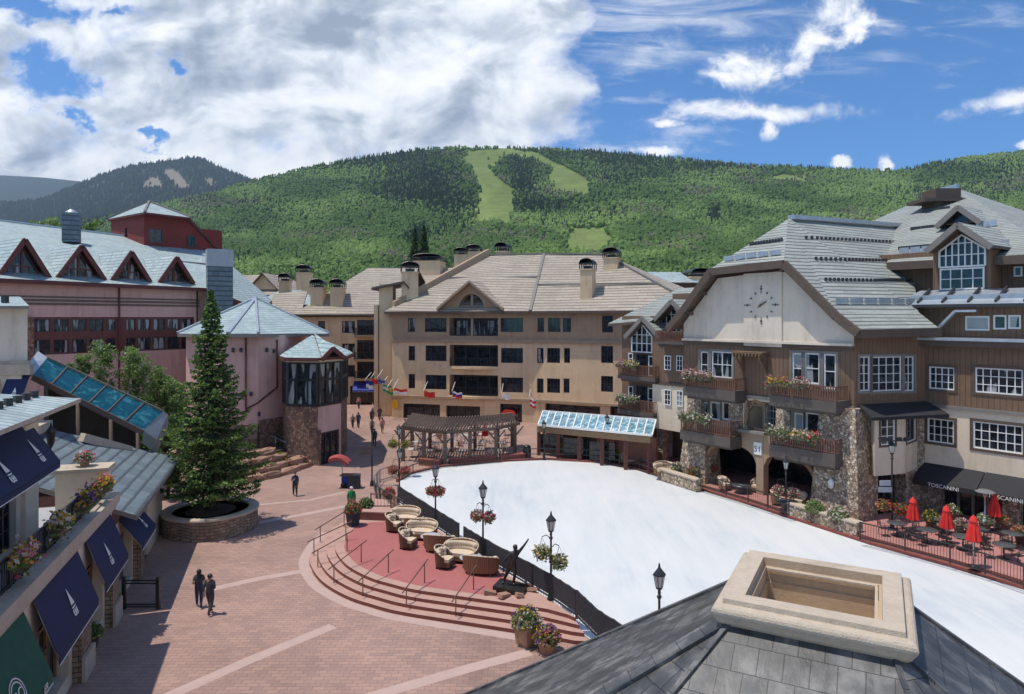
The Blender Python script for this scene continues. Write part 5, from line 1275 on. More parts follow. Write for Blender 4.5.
# ---------------------------------------------------------------- pink building, left
def pink_long():
    A = Fac((-46.4, 58), (-36.2, 79)); 
    A = Fac(PY(0, 62), PY(199, 78)); L = A.L; ext = 14
    t = thing('chalet_hall', 'long pink building with pale slate roof and four red triangular dormers at left', 'building', tuple(A.p(L, 0)))
    zt = 16.1
    band = A.rect(33, 317, 193, 350); z0w, z1w = 8.9, 12.5
    m = MB(); A.wall(m, -ext, L, 0, zt, [(band[0], L-.6, z0w, z1w)], .25, 0)
    A.fbox(m, -ext, L, 13.65, 13.85, .002, .1, 1); A.fbox(m, -ext, L, 14.0, 14.2, .002, .1, 1); A.fbox(m, -ext, L, 14.35, 14.5, .002, .08, 1)
    A.fbox(m, -ext, band[0]-.02, 7, z1w, .002, .25, 2)
    e = A.p(L, 0); bk = PY(250, 95); m.poly([(e.x, e.y, 0), (bk.x, bk.y, 0), (bk.x, bk.y, 12.5), (e.x, e.y, zt)], 0)
    m.build('wall', ['stucco_pink', 'wood_grey', 'rubble_red'], t)
    # ribbon windows in red timber
    a, b = band[0], L-.6; zm = (z0w+z1w)/2; n = 10
    m = MB()
    for z, h in ((z0w, .2), (zm, .75), (z1w-.1, .2)): A.fbox(m, a, b, z-h/2, z+h/2, -.2, -.02)
    for i in range(n+1): x = a+(b-a)*i/n; w = .14 if i != 5 else .55; A.fbox(m, x-w, x+w, z0w, z1w, -.21, -.01)
    m.build('window_band', 'red_wood_window', t)
    for i in range(n):
        for z0, z1 in ((z0w+.1, zm-.38), (zm+.38, z1w-.2)):
            x0, x1 = a+(b-a)*i/n+.16, a+(b-a)*(i+1)/n-.16
            A.window(t, (x0, x1, z0, z1), 2, 1, 'dark_frame', .06, -.15, 'pane_curtain')
    for px in (119, 197): s_ = A.st(px, .1); m = MB(); m.tube(A.p(s_, 4, .15), A.p(s_, zt-.2, .15), .09); m.build('downpipe', 'red_wood', t)
    # roof
    zr = 24; E0 = A.p(-ext, zt, 1.0); E1 = A.p(L+.5, zt-.3, 1.0); 
    R0 = Vector((E0.x-4, E0.y+18, ZY(218, E0.y+18))); R0 = PY(-40, 82, ZY(216, 82)); R1 = PY(210, 97, ZY(247, 97))
    LE = PY(262, 90, ZY(310, 90))
    m = MB(); m.slab([E0, E1, R1, R0], .3, 0, 1); m.slab([E1, LE, R1], .3, 0, 1); m.slab([LE, PY(272, 102, ZY(300, 102)), R1], .3, 0, 1)
    m.slab([R0, R1, PY(190, 120, 14), PY(-60, 105, 14)], .3, 0, 1)
    roof = m.build('roof', ['tile_pale', 'red_wood'], t)
    mid = lambda p, q, k: p+(q-p)*k
    m = MB()
    m.bar(E0+Vector((0, 0, -.25)), E1+Vector((0, 0, -.25)), .25, .3); m.build('fascia', 'red_wood', roof)
    m = MB(); m.bar(R0+Vector((0, 0, .1)), R1+Vector((0, 0, .1)), .4, .2); m.build('ridge_cap', 'galvanised', roof)
    m = MB(); m.bar(mid(E0, R0, .5)+Vector((0, 0, .12)), mid(E1, R1, .5)+Vector((0, 0, .12)), .12, .2); m.build('snow_fence', 'trim_grey', roof)
    # dormers
    for px0, px1, pya, pye in ((-4, 46, 238, 270), (58, 105, 244.5, 276), (112, 150, 250.5, 279.5), (159, 193, 256, 282)):
        cpx = (px0+px1)/2; D = Fac(A.p(0, 0, -.8), d=A.d); D.n = A.n
        a, b = D.st(px0), D.st(px1); c = (a+b)/2-(.35 if px0 > 0 else 0); Y = (D.A+D.d*c).y; za, zb = ZY(pya, Y), zt+.35
        hw = (b-a)/2*1.0; dn = -A.n*7
        dm = MB()
        dm.poly([D.p(c-hw*.85, zb-.3, 0), D.p(c+hw*.85, zb-.3, 0), D.p(c, za-.45, 0)])
        d = dm.build('dormer', 'red_wood', t)
        k = MB()
        for s_ in (-1, 1):
            k.slab([D.p(c+s_*hw, zb, .7), D.p(c, za, .7), D.p(c, za, .7)+dn, D.p(c+s_*hw, zb, 0)+dn*.15], .12, 0, 1)
        k.build('dormer_roof', ['tile_pale', 'red_wood'], d)
        k = MB()
        for s_ in (-1, 1): k.bar(D.p(c+s_*hw, zb-.2, .75), D.p(c, za-.2, .75), .2, .42)
        k.build('bargeboard', 'red_wood', d)
        g = MB(); w = hw*.55; za2 = za-1.0; g.poly([D.p(c-w, zb+.05, .03), D.p(c+w, zb+.05, .03), D.p(c+w, zb+.8, .03), D.p(c, za2, .03), D.p(c-w, zb+.8, .03)]); g.build('pane', 'pane_curtain', d)
        k = MB(); D.fbox(k, c-.11, c+.11, zb, za2, .04, .12); D.fbox(k, c-w, c-.112, zb+.75, zb+.87, .04, .12); D.fbox(k, c+.112, c+w, zb+.75, zb+.87, .04, .12)
        for s_ in (-1, 1): D.fbox(k, c+s_*w*.55-.04, c+s_*w*.55+.04, zb, zb+.74, .04, .1)
        k.build('frame', 'red_wood_window', d)
    # slate flue by the ridge and the big metal-topped stack
    p = PY(71.5, 80); m = MB(); m.box((p.x, p.y, ZY(228, 80)), (1.7, 1.7, 3.4), R(25)); m.lathe((p.x, p.y, ZY(222, 80)), [(.75, 0), (.75, .9), (.55, 1.25), (.1, 1.5)], 10, 1); m.build('chimney', ['tile_slate', 'galvanised'], t)
    p = PY(219.5, 78); ws = 27/F*78; m = MB(); m.box((p.x, p.y, (ZY(267, 78)+10)/2), (ws*.86, ws*.7, ZY(267, 78)-10), R(28)); m.build('chimney', 'tile_slate', t)
    m = MB(); m.box((p.x, p.y, (ZY(267, 78)+ZY(250, 78))/2), (ws*.9, ws*.74, ZY(250, 78)-ZY(267, 78)), R(28)); m.build('vent_box', 'concrete_grey', t)
    return t
pink_long()
def red_tower():
    t = thing('roof_tower', 'dark red timber tower with pale pyramid roof rising behind the pink building', 'building', tuple(PY(160, 92)))
    c = PY(147, 92); Y = 92
    zE = ZY(217, Y)
    A = Fac(PY(111, 93), PY(144, 88)); B = Fac(PY(144, 88), PY(188, 92))
    m = MB(); zb = 14; z1 = ZY(216.5, 90)
    wn = B.rect(149, 229, 162, 242)
    A.wall(m, 0, A.L, zb, z1, [A.rect(125, 228, 128, 237)], .2, 0); B.wall(m, 0, B.L, zb, z1, [wn], .15, 0)
    q = B.p(B.L, 0); e = PY(216, 96); m.poly([(q.x, q.y, zb), (e.x, e.y, zb), (e.x, e.y, ZY(247, 96)), (q.x, q.y, z1)])
    e2 = PY(238, 104); m.poly([(e.x, e.y, zb-6), (e2.x, e2.y, zb-6), (e2.x, e2.y, ZY(276, 104)), (e.x, e.y, ZY(247, 96))])
    m.poly([(e.x, e.y, zb-6), (q.x, q.y, zb-6), (q.x, q.y, zb), (e.x, e.y, zb)])
    a = A.p(0, 0); k = a+Vector((10, 12, 0)); m.poly([(a.x, a.y, zb), (a.x, a.y, z1), (k.x, k.y, z1), (k.x, k.y, zb)])
    m.build('wall', 'siding_red', t)
    B.window(t, wn, 2, 1, 'dark_frame', .08, -.08, 'pane_curtain', 'red_wood_window', .12)
    C = Fac(q, e); C.window(t, C.rect(187.5, 236, 195, 247), 2, 1, 'dark_frame', .08, .06, 'pane_curtain', 'red_wood_window', .12)
    g = MB(); r = A.rect(125, 228, 128, 237); A.fbox(g, r[0], r[1], r[2], r[3], -.19, -.15); g.build('pane', 'pane', t)
    ap = PY(149, 94, ZY(202, 94)); E = [PY(107.5, 93, z1+.1), PY(144.5, 86.5, z1+.05), PY(191, 91, z1), PY(165, 102, z1)]
    m = MB()
    for i in range(4): m.slab([E[i], E[(i+1) % 4], ap], .25, 0, 1)
    rf = m.build('roof', ['tile_pale', 'red_wood'], t); r = MB()
    for i in range(3): r.bar(E[i]+Vector((0, 0, .1)), ap+Vector((0, 0, .1)), .25, .2)
    r.build('ridge_cap', 'trim_grey', rf)
    m = MB(); m.bar(q+Vector((0, -.2, z1)), Vector((e.x, e.y-.2, ZY(247, 96))), .5, .35); m.bar(Vector((e.x, e.y-.2, ZY(247, 96))), Vector((e2.x, e2.y-.2, ZY(276, 104))), .5, .35); m.build('fascia', 'red_wood', t)
red_tower()
def pink_round():
    t = thing('pavilion_building', 'pink building with pale green hipped roof and glazed corner bay on a stone base', 'building', (-27, 66, 0))
    zt = 10.9
    pts = [PY(186, 62), PY(200, 60), PY(222, 58.5), PY(258, 58.8), PY(284, 61.0), PY(300, 67), PY(305, 76), PY(240, 80)]
    m = MB(); st = MB(); n = len(pts)
    for i in range(n):
        p, q = pts[i], pts[(i+1) % n]; lo = 3.0 if i in (2, 3, 4) else 0
        zst = ZY(421, p.y)
        m.poly([(p.x, p.y, 0), (q.x, q.y, 0), (q.x, q.y, zt), (p.x, p.y, zt)][::-1], 0)
    for i in range(0, 5):
        p, q = pts[i], pts[i+1]; f = Fac(p, q); f.fbox(m, -.02, f.L+.02, 0, 3.3 if i < 3 else 3.6, .002, .22, 1)
    m.build('wall', ['stucco_pink', 'rubble_red'], t)
    ap = PY(255.5, 70, ZY(298.5, 70)); E = []
    for p in pts:
        d = Vector((p.x-(-28), p.y-70, 0)).normalized(); E.append(Vector((p.x, p.y, zt))+d*1.1)
    m = MB()
    keep = [0, 2, 3, 4, 5, 6, 7]
    Ek = [PY(177.5, 61, ZY(333.5, 61)), PY(228, 57.6, ZY(333.7, 57.6)), PY(258, 57.6, ZY(333.7, 57.6)), PY(329, 69, ZY(333.5, 69)), PY(300, 84, zt), PY(210, 82, zt)]
    for i in range(len(Ek)): m.slab([Ek[i], Ek[(i+1) % len(Ek)], ap], .3, 0, 1)
    rf = m.build('roof', ['tile_mint', 'trim_grey'], t); r = MB()
    for i in (0, 1, 2, 3): r.bar(Ek[i]+Vector((0, 0, .08)), ap+Vector((0, 0, .08)), .2 if i != 1 else .3, .18)
    r.build('ridge_cap', 'galvanised', rf)
    # pipes and lamps on the wall
    W_ = Fac(pts[2], pts[3]); m = MB(); s_ = W_.st(246, .1); m.tube(W_.p(s_, 4.6, .12), W_.p(s_, zt-.2, .12), .07); W2 = Fac(pts[3], pts[4]); s2 = W2.st(277, .1)
    m.path([W_.p(s_, 4.6, .12), W_.p(W_.L, 5.1, .14), W2.p(s2, 6.3, .14), W2.p(s2, zt-.4, .12)], .07); m.build('downpipe', 'red_wood', t)
    for px, py in ((233, 350), (241, 350), (267, 350), (274, 351), (243, 395), (251, 394), (259, 414)):
        f = W_ if px < 258 else W2; s_, z_ = f.sz(px, py, .1); m = MB(); m.lathe(f.p(s_, z_, .12), [(.12, -.18), (.14, .12), (.05, .2)], 8); m.build('wall_lamp', 'dark_frame', t)
    # glazed bay
    c = PY(309, 61.5); zb0, zb1 = ZY(403, 60), ZY(360.5, 60)
    bp = [PY(283, 60), PY(287, 58.0), PY(318, 57.4), PY(341, 60), PY(347, 64), PY(344, 68)]
    m = MB(); n = len(bp)
    for i in range(n-1):
        f = Fac(bp[i], bp[i+1]); 
        if i == 2:
            f.wall(m, 0, f.L, 0, zb0, [(.3, f.L-.25, 0, 2.7)], .25, 0, mir=1); f.fbox(m, 0, .3, 0, 3, .003, .08, 1)
        elif i == 3: f.wall(m, 0, f.L, 0, zb0, [], .2, 1)
        else: f.wall(m, 0, f.L, 0, zb0, [], .2, 1)
    m.poly([(p.x, p.y, zb0) for p in bp], 0); m.poly([(p.x, p.y, zb1+.4) for p in bp], 0)
    m.build('bay_wall', ['stucco_pink', 'rubble_red'], t)
    f = Fac(bp[2], bp[3]); m = MB()
    for k in range(4): x = .35+(f.L-.7)*k/3; f.fbox(m, x-.06, x+.06, 0, 2.7, -.22, -.15)
    f.fbox(m, .3, f.L-.3, 2.55, 2.7, -.22, -.14); m.build('shopfront', 'dark_frame', t)
    g = MB(); f.fbox(g, .25, f.L-.25, 0, 2.7, -.3, -.24); g.build('pane', 'pane_shop', t)
    for i in range(n-1):
        f = Fac(bp[i], bp[i+1]); k = max(1, round(f.L/1.0)); m = MB()
        for z in (zb0+.1, (zb0*.4+zb1*.6), zb1-.05): f.fbox(m, 0, f.L, z-.1, z+.1, -.1, .06)
        for j in range(k+1): x = f.L*j/k; w = .06 if 0 < j < k else .13; f.fbox(m, x-w, x+w, zb0+.2, zb1, -.11, .07)
        fr = m.build('bay_window', 'black_metal', t); g = MB(); f.fbox(g, .02, f.L-.02, zb0, zb1, -.06, -.03); g.build('pane', 'pane_curtain', fr)
        m = MB(); f.fbox(m, -.05, f.L+.05, zb1, zb1+.55, -.1, .15); m.build('cornice', 'stucco_cream', t)
    ze = zb1+.45; ap = PY(312, 63.5, ZY(335, 63.5)); Eb = [PY(279, 59.8, ze), PY(285, 57.0, ze), PY(318, 56.4, ze), PY(345, 58.8, ze), PY(353, 64, ze), PY(349, 69, ze)]
    m = MB()
    for i in range(len(Eb)-1): m.slab([Eb[i], Eb[i+1], ap], .22, 0, 1)
    # little gable over the entrance
    g0, g1 = PY(322, 56.2, ze), PY(345, 58.2, ze); gt = PY(333, 57.0, ZY(346.5, 57)); bk = ap+Vector((.2, 0, .2))
    m.slab([g0, gt, bk], .22, 0, 1); m.slab([gt, g1, bk], .22, 0, 1)
    rf = m.build('bay_roof', ['tile_mint', 'red_wood'], t)
    m = MB(); m.bar(g0-Vector((0, 0, .15)), gt-Vector((0, 0, .15)), .15, .35); m.bar(gt-Vector((0, 0, .15)), g1-Vector((0, 0, .15)), .15, .35)
    for p, q in ((Eb[0], Eb[1]), (Eb[1], Eb[2]), (g1, Eb[4])): m.bar(p-Vector((0, 0, .15)), q-Vector((0, 0, .15)), .15, .3)
    m.build('fascia', 'red_wood', rf)
    return t
pink_round()
# ---------------------------------------------------------------- near left building with awnings
NA = Fac((-15.4, 24.5), d=(-.33, 1))
if NA.n.x < 0: NA.n = -NA.n
def near_left():
    t = thing('shop_building', 'cream shop building with slate roof slab and flowered balcony at the left edge', 'building', tuple(NA.p(0, 0)))
    zp = 5.15; zl = 4.75; s1 = 4.3; s0 = -13
    m = MB()
    doors = [(-12, -9.2, 0, 3.2), (-7.6, -5.9, 0, 3.2), (-4.6, -1.6, .5, 3.3), (.2, 2.8, .5, 3.3)]
    NA.wall(m, s0, s1, 0, zl, doors, .5, 0); 
    for a, b in ((-8.9, -7.9), (-5.6, -4.9), (-1.3, -.1), (3.1, 4.2)): NA.fbox(m, a, b, 0, 2.9, .003, .3, 1); NA.fbox(m, a-.06, b+.06, 0, .8, .31, .42, 2)
    NA.fbox(m, s0, s1+.1, zl, zp, -.3, .28, 2)      # parapet
    NA.fbox(m, s0, s1+.1, zl-.25, zl-.01, .002, .15, 2)
    e = NA.p(s1, 0); b = e-NA.n*9; m.poly([(e.x, e.y, 0), (e.x, e.y, zl), (b.x, b.y, zl), (b.x, b.y, 0)][::-1], 0)
    m.poly([NA.p(s0, zl-.02, 0), NA.p(s1, zl-.02, 0), NA.p(s1, zl-.02, -9), NA.p(s0, zl-.02, -9)], 3)
    m.build('wall', ['stucco_cream', 'stone_band', 'cap_stone', 'concrete_grey'], t)
    for a, b, c, d in doors:
        g = MB(); NA.fbox(g, a, b, c, d, -.5, -.45); f = MB()
        for i in range(4): x = a+.05+(b-a-.1)*i/3; NA.fbox(f, x-.05, x+.05, c, d, -.44, -.36)
        NA.fbox(f, a, b, d-.7, d-.6, -.44, -.37); fo = f.build('shopfront', 'wood_beam', t); g.build('pane', 'pane_shop', fo)
    # upper storey set back
    U_ = Fac(NA.p(0, 0, -1.7), d=NA.d); U_.n = NA.n; ue = .9; zu = 9.05
    dr = [(-9.5, -7.4, zl, 8.0), (-6.1, -4.0, zl, 8.0), (-2.6, -1.0, zl, 7.6)]
    m = MB(); U_.wall(m, s0, ue, zl, zu, dr, .3, 0)
    for a, b in ((-7.2, -6.3), (-3.7, -2.9), (-.6, .7)): U_.fbox(m, a, b, zl, zu-.3, .003, .14, 0)
    e = U_.p(ue, 0); b = U_.p(ue, 0, -7); m.poly([(e.x, e.y, zl), (e.x, e.y, zu), (b.x, b.y, zu), (b.x, b.y, zl)][::-1], 0)
    m.build('upper_wall', 'stucco_cream', t)
    for a, b, c, d in dr:
        f = MB(); 
        for i in range(4): x = a+.05+(b-a-.1)*i/3; U_.fbox(f, x-.05, x+.05, c, d, -.28, -.2)
        for z in np.arange(c+.1, d, .55): U_.fbox(f, a, b, z-.025, z+.025, -.27, -.21)
        fo = f.build('french_door', 'dark_frame', t); g = MB(); U_.fbox(g, a, b, c, d, -.3, -.285); g.build('pane', 'pane', fo)
    # roof slab with snow stops
    c1 = U_.p(1.6, 9.42, 1.25); c0 = U_.p(s0, 9.42, 1.25)
    bk1 = U_.p(-.6, 10.15, -3.2); bk0 = U_.p(s0, 10.15, -3.2)
    m = MB(); m.slab([c0, c1, bk1, bk0], .14, 0, 1); m.slab([c1, U_.p(1.6, 9.42, -6), bk1], .14, 0, 1); m.build('roof', ['tile_pale', 'cap_stone'], t)
    nn = (bk1-c1); 
    for i in range(9):
        p = c1+(c0-c1)*(.03+i*.055)+(bk1-c1)*.27; m = MB(); m.box(p+Vector((0, 0, .1)), (.16, .2, .2), U_.rz+R(45)); m.box(p+Vector((0, 0, .22)), (.2, .24, .03), U_.rz+R(45)); m.build('snow_stop', 'black_metal', t)
    m = MB(); m.bar(c1+(c0-c1)*.02+(bk1-c1)*.27+Vector((0, 0, .1)), c1+(c0-c1)*.5+(bk1-c1)*.27+Vector((0, 0, .1)), .03, .03); m.build('snow_rail', 'black_metal', t)
    # end wall block with cap and railing
    m = MB(); NA.fbox(m, 3.4, 4.35, zl, 6.25, -1.8, -.05, 0); NA.fbox(m, 3.25, 4.5, 6.25, 6.4, -1.95, .1, 1); m.build('end_pillar', ['stucco_cream', 'cap_stone'], t)
    railing(NA, t, -12, 3.35, zp, .85, -.2, .16, 'black_metal', 'balcony_railing')
    return t, U_
nl, UF = near_left()
def awning(name, label, fac, a, b, z1, z0, out, mat, letters=(), sag=0, group='shop awnings', sides=True):
    t = thing(name, label, 'awning', tuple(fac.p(a, z1, .02)), group); m = MB(); n = 8
    for i in range(n):
        x0, x1 = a+(b-a)*i/n, a+(b-a)*(i+1)/n
        A_, B_, C_, D_ = fac.p(x0, z1, .03), fac.p(x1, z1, .03), fac.p(x1, z0+.015*math.sin(i+1), out), fac.p(x0, z0+.015*math.sin(i), out)
        m.slab([A_, B_, C_, D_], .03)
        m.hexa([C_-Vector((0, 0, .22)), D_-Vector((0, 0, .22)), D_-fac.n*.02-Vector((0, 0, .22)), C_-fac.n*.02-Vector((0, 0, .22))], [C_, D_, D_-fac.n*.02, C_-fac.n*.02])
    m.build('canopy', mat, t)
    m = MB(); m.bar(fac.p(a, z0-.225, out), fac.p(b, z0-.225, out), .03, .025); m.build('hem', 'white_paint', t)
    m = MB(); m.path([fac.p(a+.05, z1-.1, .05), fac.p(a+.05, z0-.1, out-.05), fac.p(b-.05, z0-.1, out-.05), fac.p(b-.05, z1-.1, .05)], .02); m.build('awning_frame', 'steel', t)
    return t
def sail_logo(t, fac, a, b, z1, z0, out, k=.5, sz=1.0):
    """slim white sail above a small monogram, lying on the sloping cloth"""
    up = (fac.p(0, z1, .03)-fac.p(0, z0, out)).normalized(); n = fac.d.cross(up); n = n if n.dot(fac.n) > 0 else -n
    o = fac.p((a+b)/2, z0, out)+(fac.p(0, z1, .03)-fac.p(0, z0, out))*k+n*.03; x = (fac.d if fac.d.cross(up).dot(n) > 0 else -fac.d)*1.5
    P = lambda u, v: o+x*u*sz+up*v*sz
    m = MB(); m.poly([P(-.14, -.2), P(.20, -.2), P(-.04, .72)]); m.poly([P(-.2, -.3), P(.22, -.3), P(.16, -.38), P(-.14, -.38)])
    for u in (-.15, .0, .15): m.poly([P(u-.05, -.72), P(u+.05, -.72), P(u+.05, -.44), P(u-.05, -.44)])
    m.poly([P(-.16, -.72), P(.18, -.72), P(.18, -.78), P(-.16, -.78)]); m.poly([P(-.03, -.62), P(.16, -.62), P(.16, -.56), P(-.03, -.56)]); m.build('emblem', 'white_paint', t)
    return P, up
a1 = awning('awning', 'big navy awning with white sail emblem above the stone shopfront, second from the left edge', NA, -5.35, -1.05, 4.65, 2.7, .75, 'navy_cloth'); sail_logo(a1, NA, -5.35, -1.05, 4.65, 2.7, .75, .42, .62)
a2 = awning('awning', 'navy awning with white sail emblem half in sun beside the black gate frame', NA, .05, 3.6, 4.65, 2.75, .75, 'navy_cloth'); sail_logo(a2, NA, -.6, 3.6, 4.65, 2.75, .75, .4, .62)
a3 = awning('awning', 'dark green awning with white ring emblem in the bottom left corner', NA, -12.5, -6.15, 4.65, 2.6, .8, 'green_cloth')
up = (NA.p(0, 4.65, .03)-NA.p(0, 2.6, .8)).normalized(); n_ = NA.d.cross(up); n_ = n_ if n_.dot(NA.n) > 0 else -n_
o_ = NA.p(-8.15, 2.6, .8)+up*.55+n_*.02
m = MB(); N = 28
for r_ in (.42, .33):
    for i in range(N):
        a, b = 2*math.pi*i/N, 2*math.pi*(i+1)/N; q = lambda an, r: o_+NA.d*(r*math.cos(an))+up*(r*math.sin(an)); m.poly([q(a, r_), q(b, r_), q(b, r_-.035), q(a, r_-.035)])
m.build('emblem', 'white_paint', a3)
text('BC', a3, NA, 0, o_-up*.16+n_*.01, 0, .3, 'white_paint', tilt=up)
text('ER', a3, NA, 0, NA.p(-6.75, 2.45, .8)+up*.0+NA.n*.02, 0, .22, 'white_paint')
a4 = awning('awning', 'long navy awning with two white sail emblems above the balcony doors', UF, -9.5, .2, 8.75, 7.35, .95, 'navy_cloth')
sail_logo(a4, UF, -2.6, .6, 8.75, 7.35, .95, .45, .62); sail_logo(a4, UF, -5.6, -2.0, 8.75, 7.35, .95, .4, .62); sail_logo(a4, UF, -8.6, -6.0, 8.75, 7.35, .95, .4, .62)
for i, (s_, lb, cols) in enumerate(((-6.1, 'yellow and pink flower basket on the balcony rail, nearest the left edge', ('flower_yellow', 'flower_pink', 'flower_white')), (-2.9, 'yellow and white flower basket on the balcony rail over the big navy awning', ('flower_yellow', 'flower_white')), (.2, 'orange and purple flower basket on the balcony rail, third from the left edge', ('flower_yellow', 'flower_purple')), (2.6, 'pink flower basket on the balcony rail beside the cream end pillar', ('flower_pink', 'flower_yellow')))):
    p = NA.p(s_, 5.6, .08); flowers('flower_box', lb, p-NA.d*.42, p+NA.d*.42, .48, .55, 300, cols)
def pot(name, label, p, r=.25, h=.3, sp=.4, n=180, cols=('flower_pink', 'flower_white'), mat='terracotta', cat='flower pot', group=None, lf=.5, size=.075, square=False):
    t = thing(name, label, cat, tuple(p), group); m = MB()
    if square: m.lathe(p, [(r*.95, 0), (r*1.15, h*.75), (r*1.3, h*.78), (r*1.3, h), (r*1.1, h), (r*1.05, h*.9)], 4, smooth=False)
    else: m.lathe(p, [(r*.7, 0), (r, h*.85), (r*1.12, h*.87), (r*1.12, h), (r*.95, h), (r*.9, h*.88)], 14)
    m.build('planter', mat, t); m = MB(); m.lathe((p[0], p[1], p[2]+h*.86), [(r*.93, 0), (r*.9, .02)], 10); m.build('soil', 'soil', t)
    def cloud(k, rad, up_): 
        q = rng.normal(size=(k, 3)); q /= np.linalg.norm(q, axis=1)[:, None]; q *= (rad*(.45+.55*rng.random(k)**.5))[:, None]; q[:, 2] = np.abs(q[:, 2])*1.1-.1*rad
        return q+np.array([p[0], p[1], p[2]+h+up_])
    m = MB(); m.leaves(cloud(int(n*lf*2), sp, 0), size, (0, 1)); m.build('leaves', ['leaf_plant', 'leaf_pale'], t)
    m = MB(); m.leaves(cloud(int(n*(1-lf)*2), sp*1.05, .04), size*.9, range(len(cols))); m.build('blossoms', list(cols), t); return t
pot('flower_pot', 'pink and white flowers in a pot on the cream balcony end pillar', NA.p(3.9, 6.4, -.9), .2, .22, .4)
# carriage lantern on the upper corner
p = UF.p(.95, 8.2, .45); t = thing('wall_lantern', 'black carriage lantern on the cream corner under the slate roof slab', 'lantern', tuple(p)); m = MB(); m.lathe(p, [(.03, -.5), (.08, -.42), (.12, -.35), (.17, .05), (.22, .08), (.05, .3), (.02, .42)], 6); m.build('lamp_head', 'black_metal', t)
m = MB(); m.path([UF.p(.95, 7.7, .45), UF.p(.95, 7.3, .38), UF.p(.95, 7.15, .15), UF.p(.95, 7.5, .0)], .025); m.build('bracket', 'black_metal', t)
for i, (px, py, lb) in enumerate(((91, 648, 'potted shrub against the stone pier between the green and navy awnings'), (110, 612, 'potted shrub against the stone pier under the two navy awnings'))):
    pot('potted_shrub', lb, G(px, py), .28, .5, .42, 200, ('leaf_pale', 'flower_yellow'), 'trim_brown', 'shrub', lf=.8)
# gate frame
t = thing('gate_frame', 'free-standing black metal gate frame on the paving beside the shops', 'gate', tuple(G(124, 608)))
g0, g1 = G(124, 609), G(158, 609); z = lambda p, k: Vector((p.x, p.y, k))
for p in (g0, g1): m = MB(); m.box((p.x, p.y, .68), (.14, .14, 1.36)); m.build('gate_post', 'black_metal', t)
for k in (1.22, 1.1, .2, .1): m = MB(); m.bar(z(g0, k), z(g1, k), .05, .05); m.build('rail', 'black_metal', t)
# low slate-roofed shop beyond
def low_shop():
    s0, s1 = 4.6, 16.5; t = thing('low_shop', 'low shop with grey-green slate roof and small navy awning behind the cream pillar', 'building', tuple(NA.p(s0, 0)))
    m = MB(); NA.wall(m, s0, s1, 0, 3.6, [(5.6, 8.2, .3, 2.9), (9.6, 12, 0, 2.7)], .4, 0); NA.fbox(m, 8.4, 9.3, 0, 3.2, .003, .35, 1)
    e = NA.p(s1, 0); b = NA.p(s1, 0, -8); m.poly([(e.x, e.y, 0), (e.x, e.y, 3.6), (b.x, b.y, 5.5), (b.x, b.y, 0)][::-1], 0); m.build('wall', ['stucco_cream', 'stone_band'], t)
    for q in ((5.6, 8.2, .3, 2.9), (9.6, 12, 0, 2.7)): g = MB(); NA.fbox(g, *q, -.4, -.36); g.build('pane', 'pane_shop', t)
    e0 = NA.p(4.5, 4.05, .9); e1 = NA.p(s1+.6, 4.05, .9); r1 = NA.p(s1-2.5, 6.6, -5.2); r0 = NA.p(4.5, 6.6, -5.2)
    m = MB(); m.slab([e0, e1, r1, r0], .2, 0, 1); m.slab([e1, NA.p(s1+.6, 4.05, -9), r1], .2, 0, 1); m.build('roof', ['tile_slate', 'trim_grey'], t)
    m = MB(); m.bar(r0+Vector((0, 0, .2)), r1+Vector((0, 0, .2)), .7, .45); m.build('roof_kerb', 'cap_stone', t)
    m = MB(); p = NA.p(13.6, 6.1, -3.4); q = NA.p(15.3, 5.0, -1.5); m.bar(p, q, .5, .45); m.build('roof_kerb', 'cap_stone', t)
low_shop()
a5 = awning('awning', 'small navy awning with white sail emblem under the low slate roof', NA, 5.4, 8.6, 3.7, 2.5, .95, 'navy_cloth'); sail_logo(a5, NA, 5.6, 9.2, 3.7, 2.5, .95, .45, .5)
# cream tower further back with blue awnings
def cream_tower():
    C = Fac((-33.0, 34.5), (-25.0, 36.3)); t = thing('cream_tower', 'pale cream tower block with thin roof slab behind the slate-roofed shop', 'building', tuple(C.p(0, 0)))
    s1 = C.st(27.5); m = MB(); C.wall(m, -6, s1, 0, ZY(308, 36), [], .2, 0); e = C.p(s1, 0); z1 = ZY(308, 36)
    m.poly([(e.x, e.y, 0), (e.x, e.y, z1), (e.x-7.2, e.y+8, z1), (e.x-7.2, e.y+8, 0)][::-1], 0)
    zc = ZY(366, 36); C.fbox(m, -6, s1+.3, zc-.45, zc+.1, .002, .45, 1); C.fbox(m, -6, s1+.15, zc+.1, zc+.28, .002, .25, 1); C.fbox(m, -6, s1-.15, 0, zc-.45, .002, .3, 0)
    m.build('wall', ['stucco_light', 'cap_stone'], t)
    m = MB(); zr = ZY(306, 36); m.slab([C.p(-6, zr, .9), C.p(s1+.45, zr, .9), C.p(s1-1.2, zr+.55, -2), C.p(-6, zr+.55, -2)], .16, 0, 1); m.build('roof', ['tile_pale', 'trim_grey'], t)
    m = MB(); p = C.p(C.st(5), zr+.35, 0); m.box(p, (.25, .25, .35)); m.build('snow_stop', 'black_metal', t)
    for i, (x0, x1, lb) in enumerate(((5.5, 31, 'blue awning low on the cream tower beside the teal glass canopy'), (-24, 2.5, 'blue awning low on the cream tower cut by the left edge'))):
        a, b = C.st(x0, .4), C.st(x1, .4); aw = awning('awning', lb, C, a, b-.15, ZY(373, 35.6), ZY(397, 35), 1.0, 'navy_cloth')
        if i == 0: sail_logo(aw, C, a, b, ZY(373, 35.6), ZY(397, 35), 1.0, .2, .35)
cream_tower()
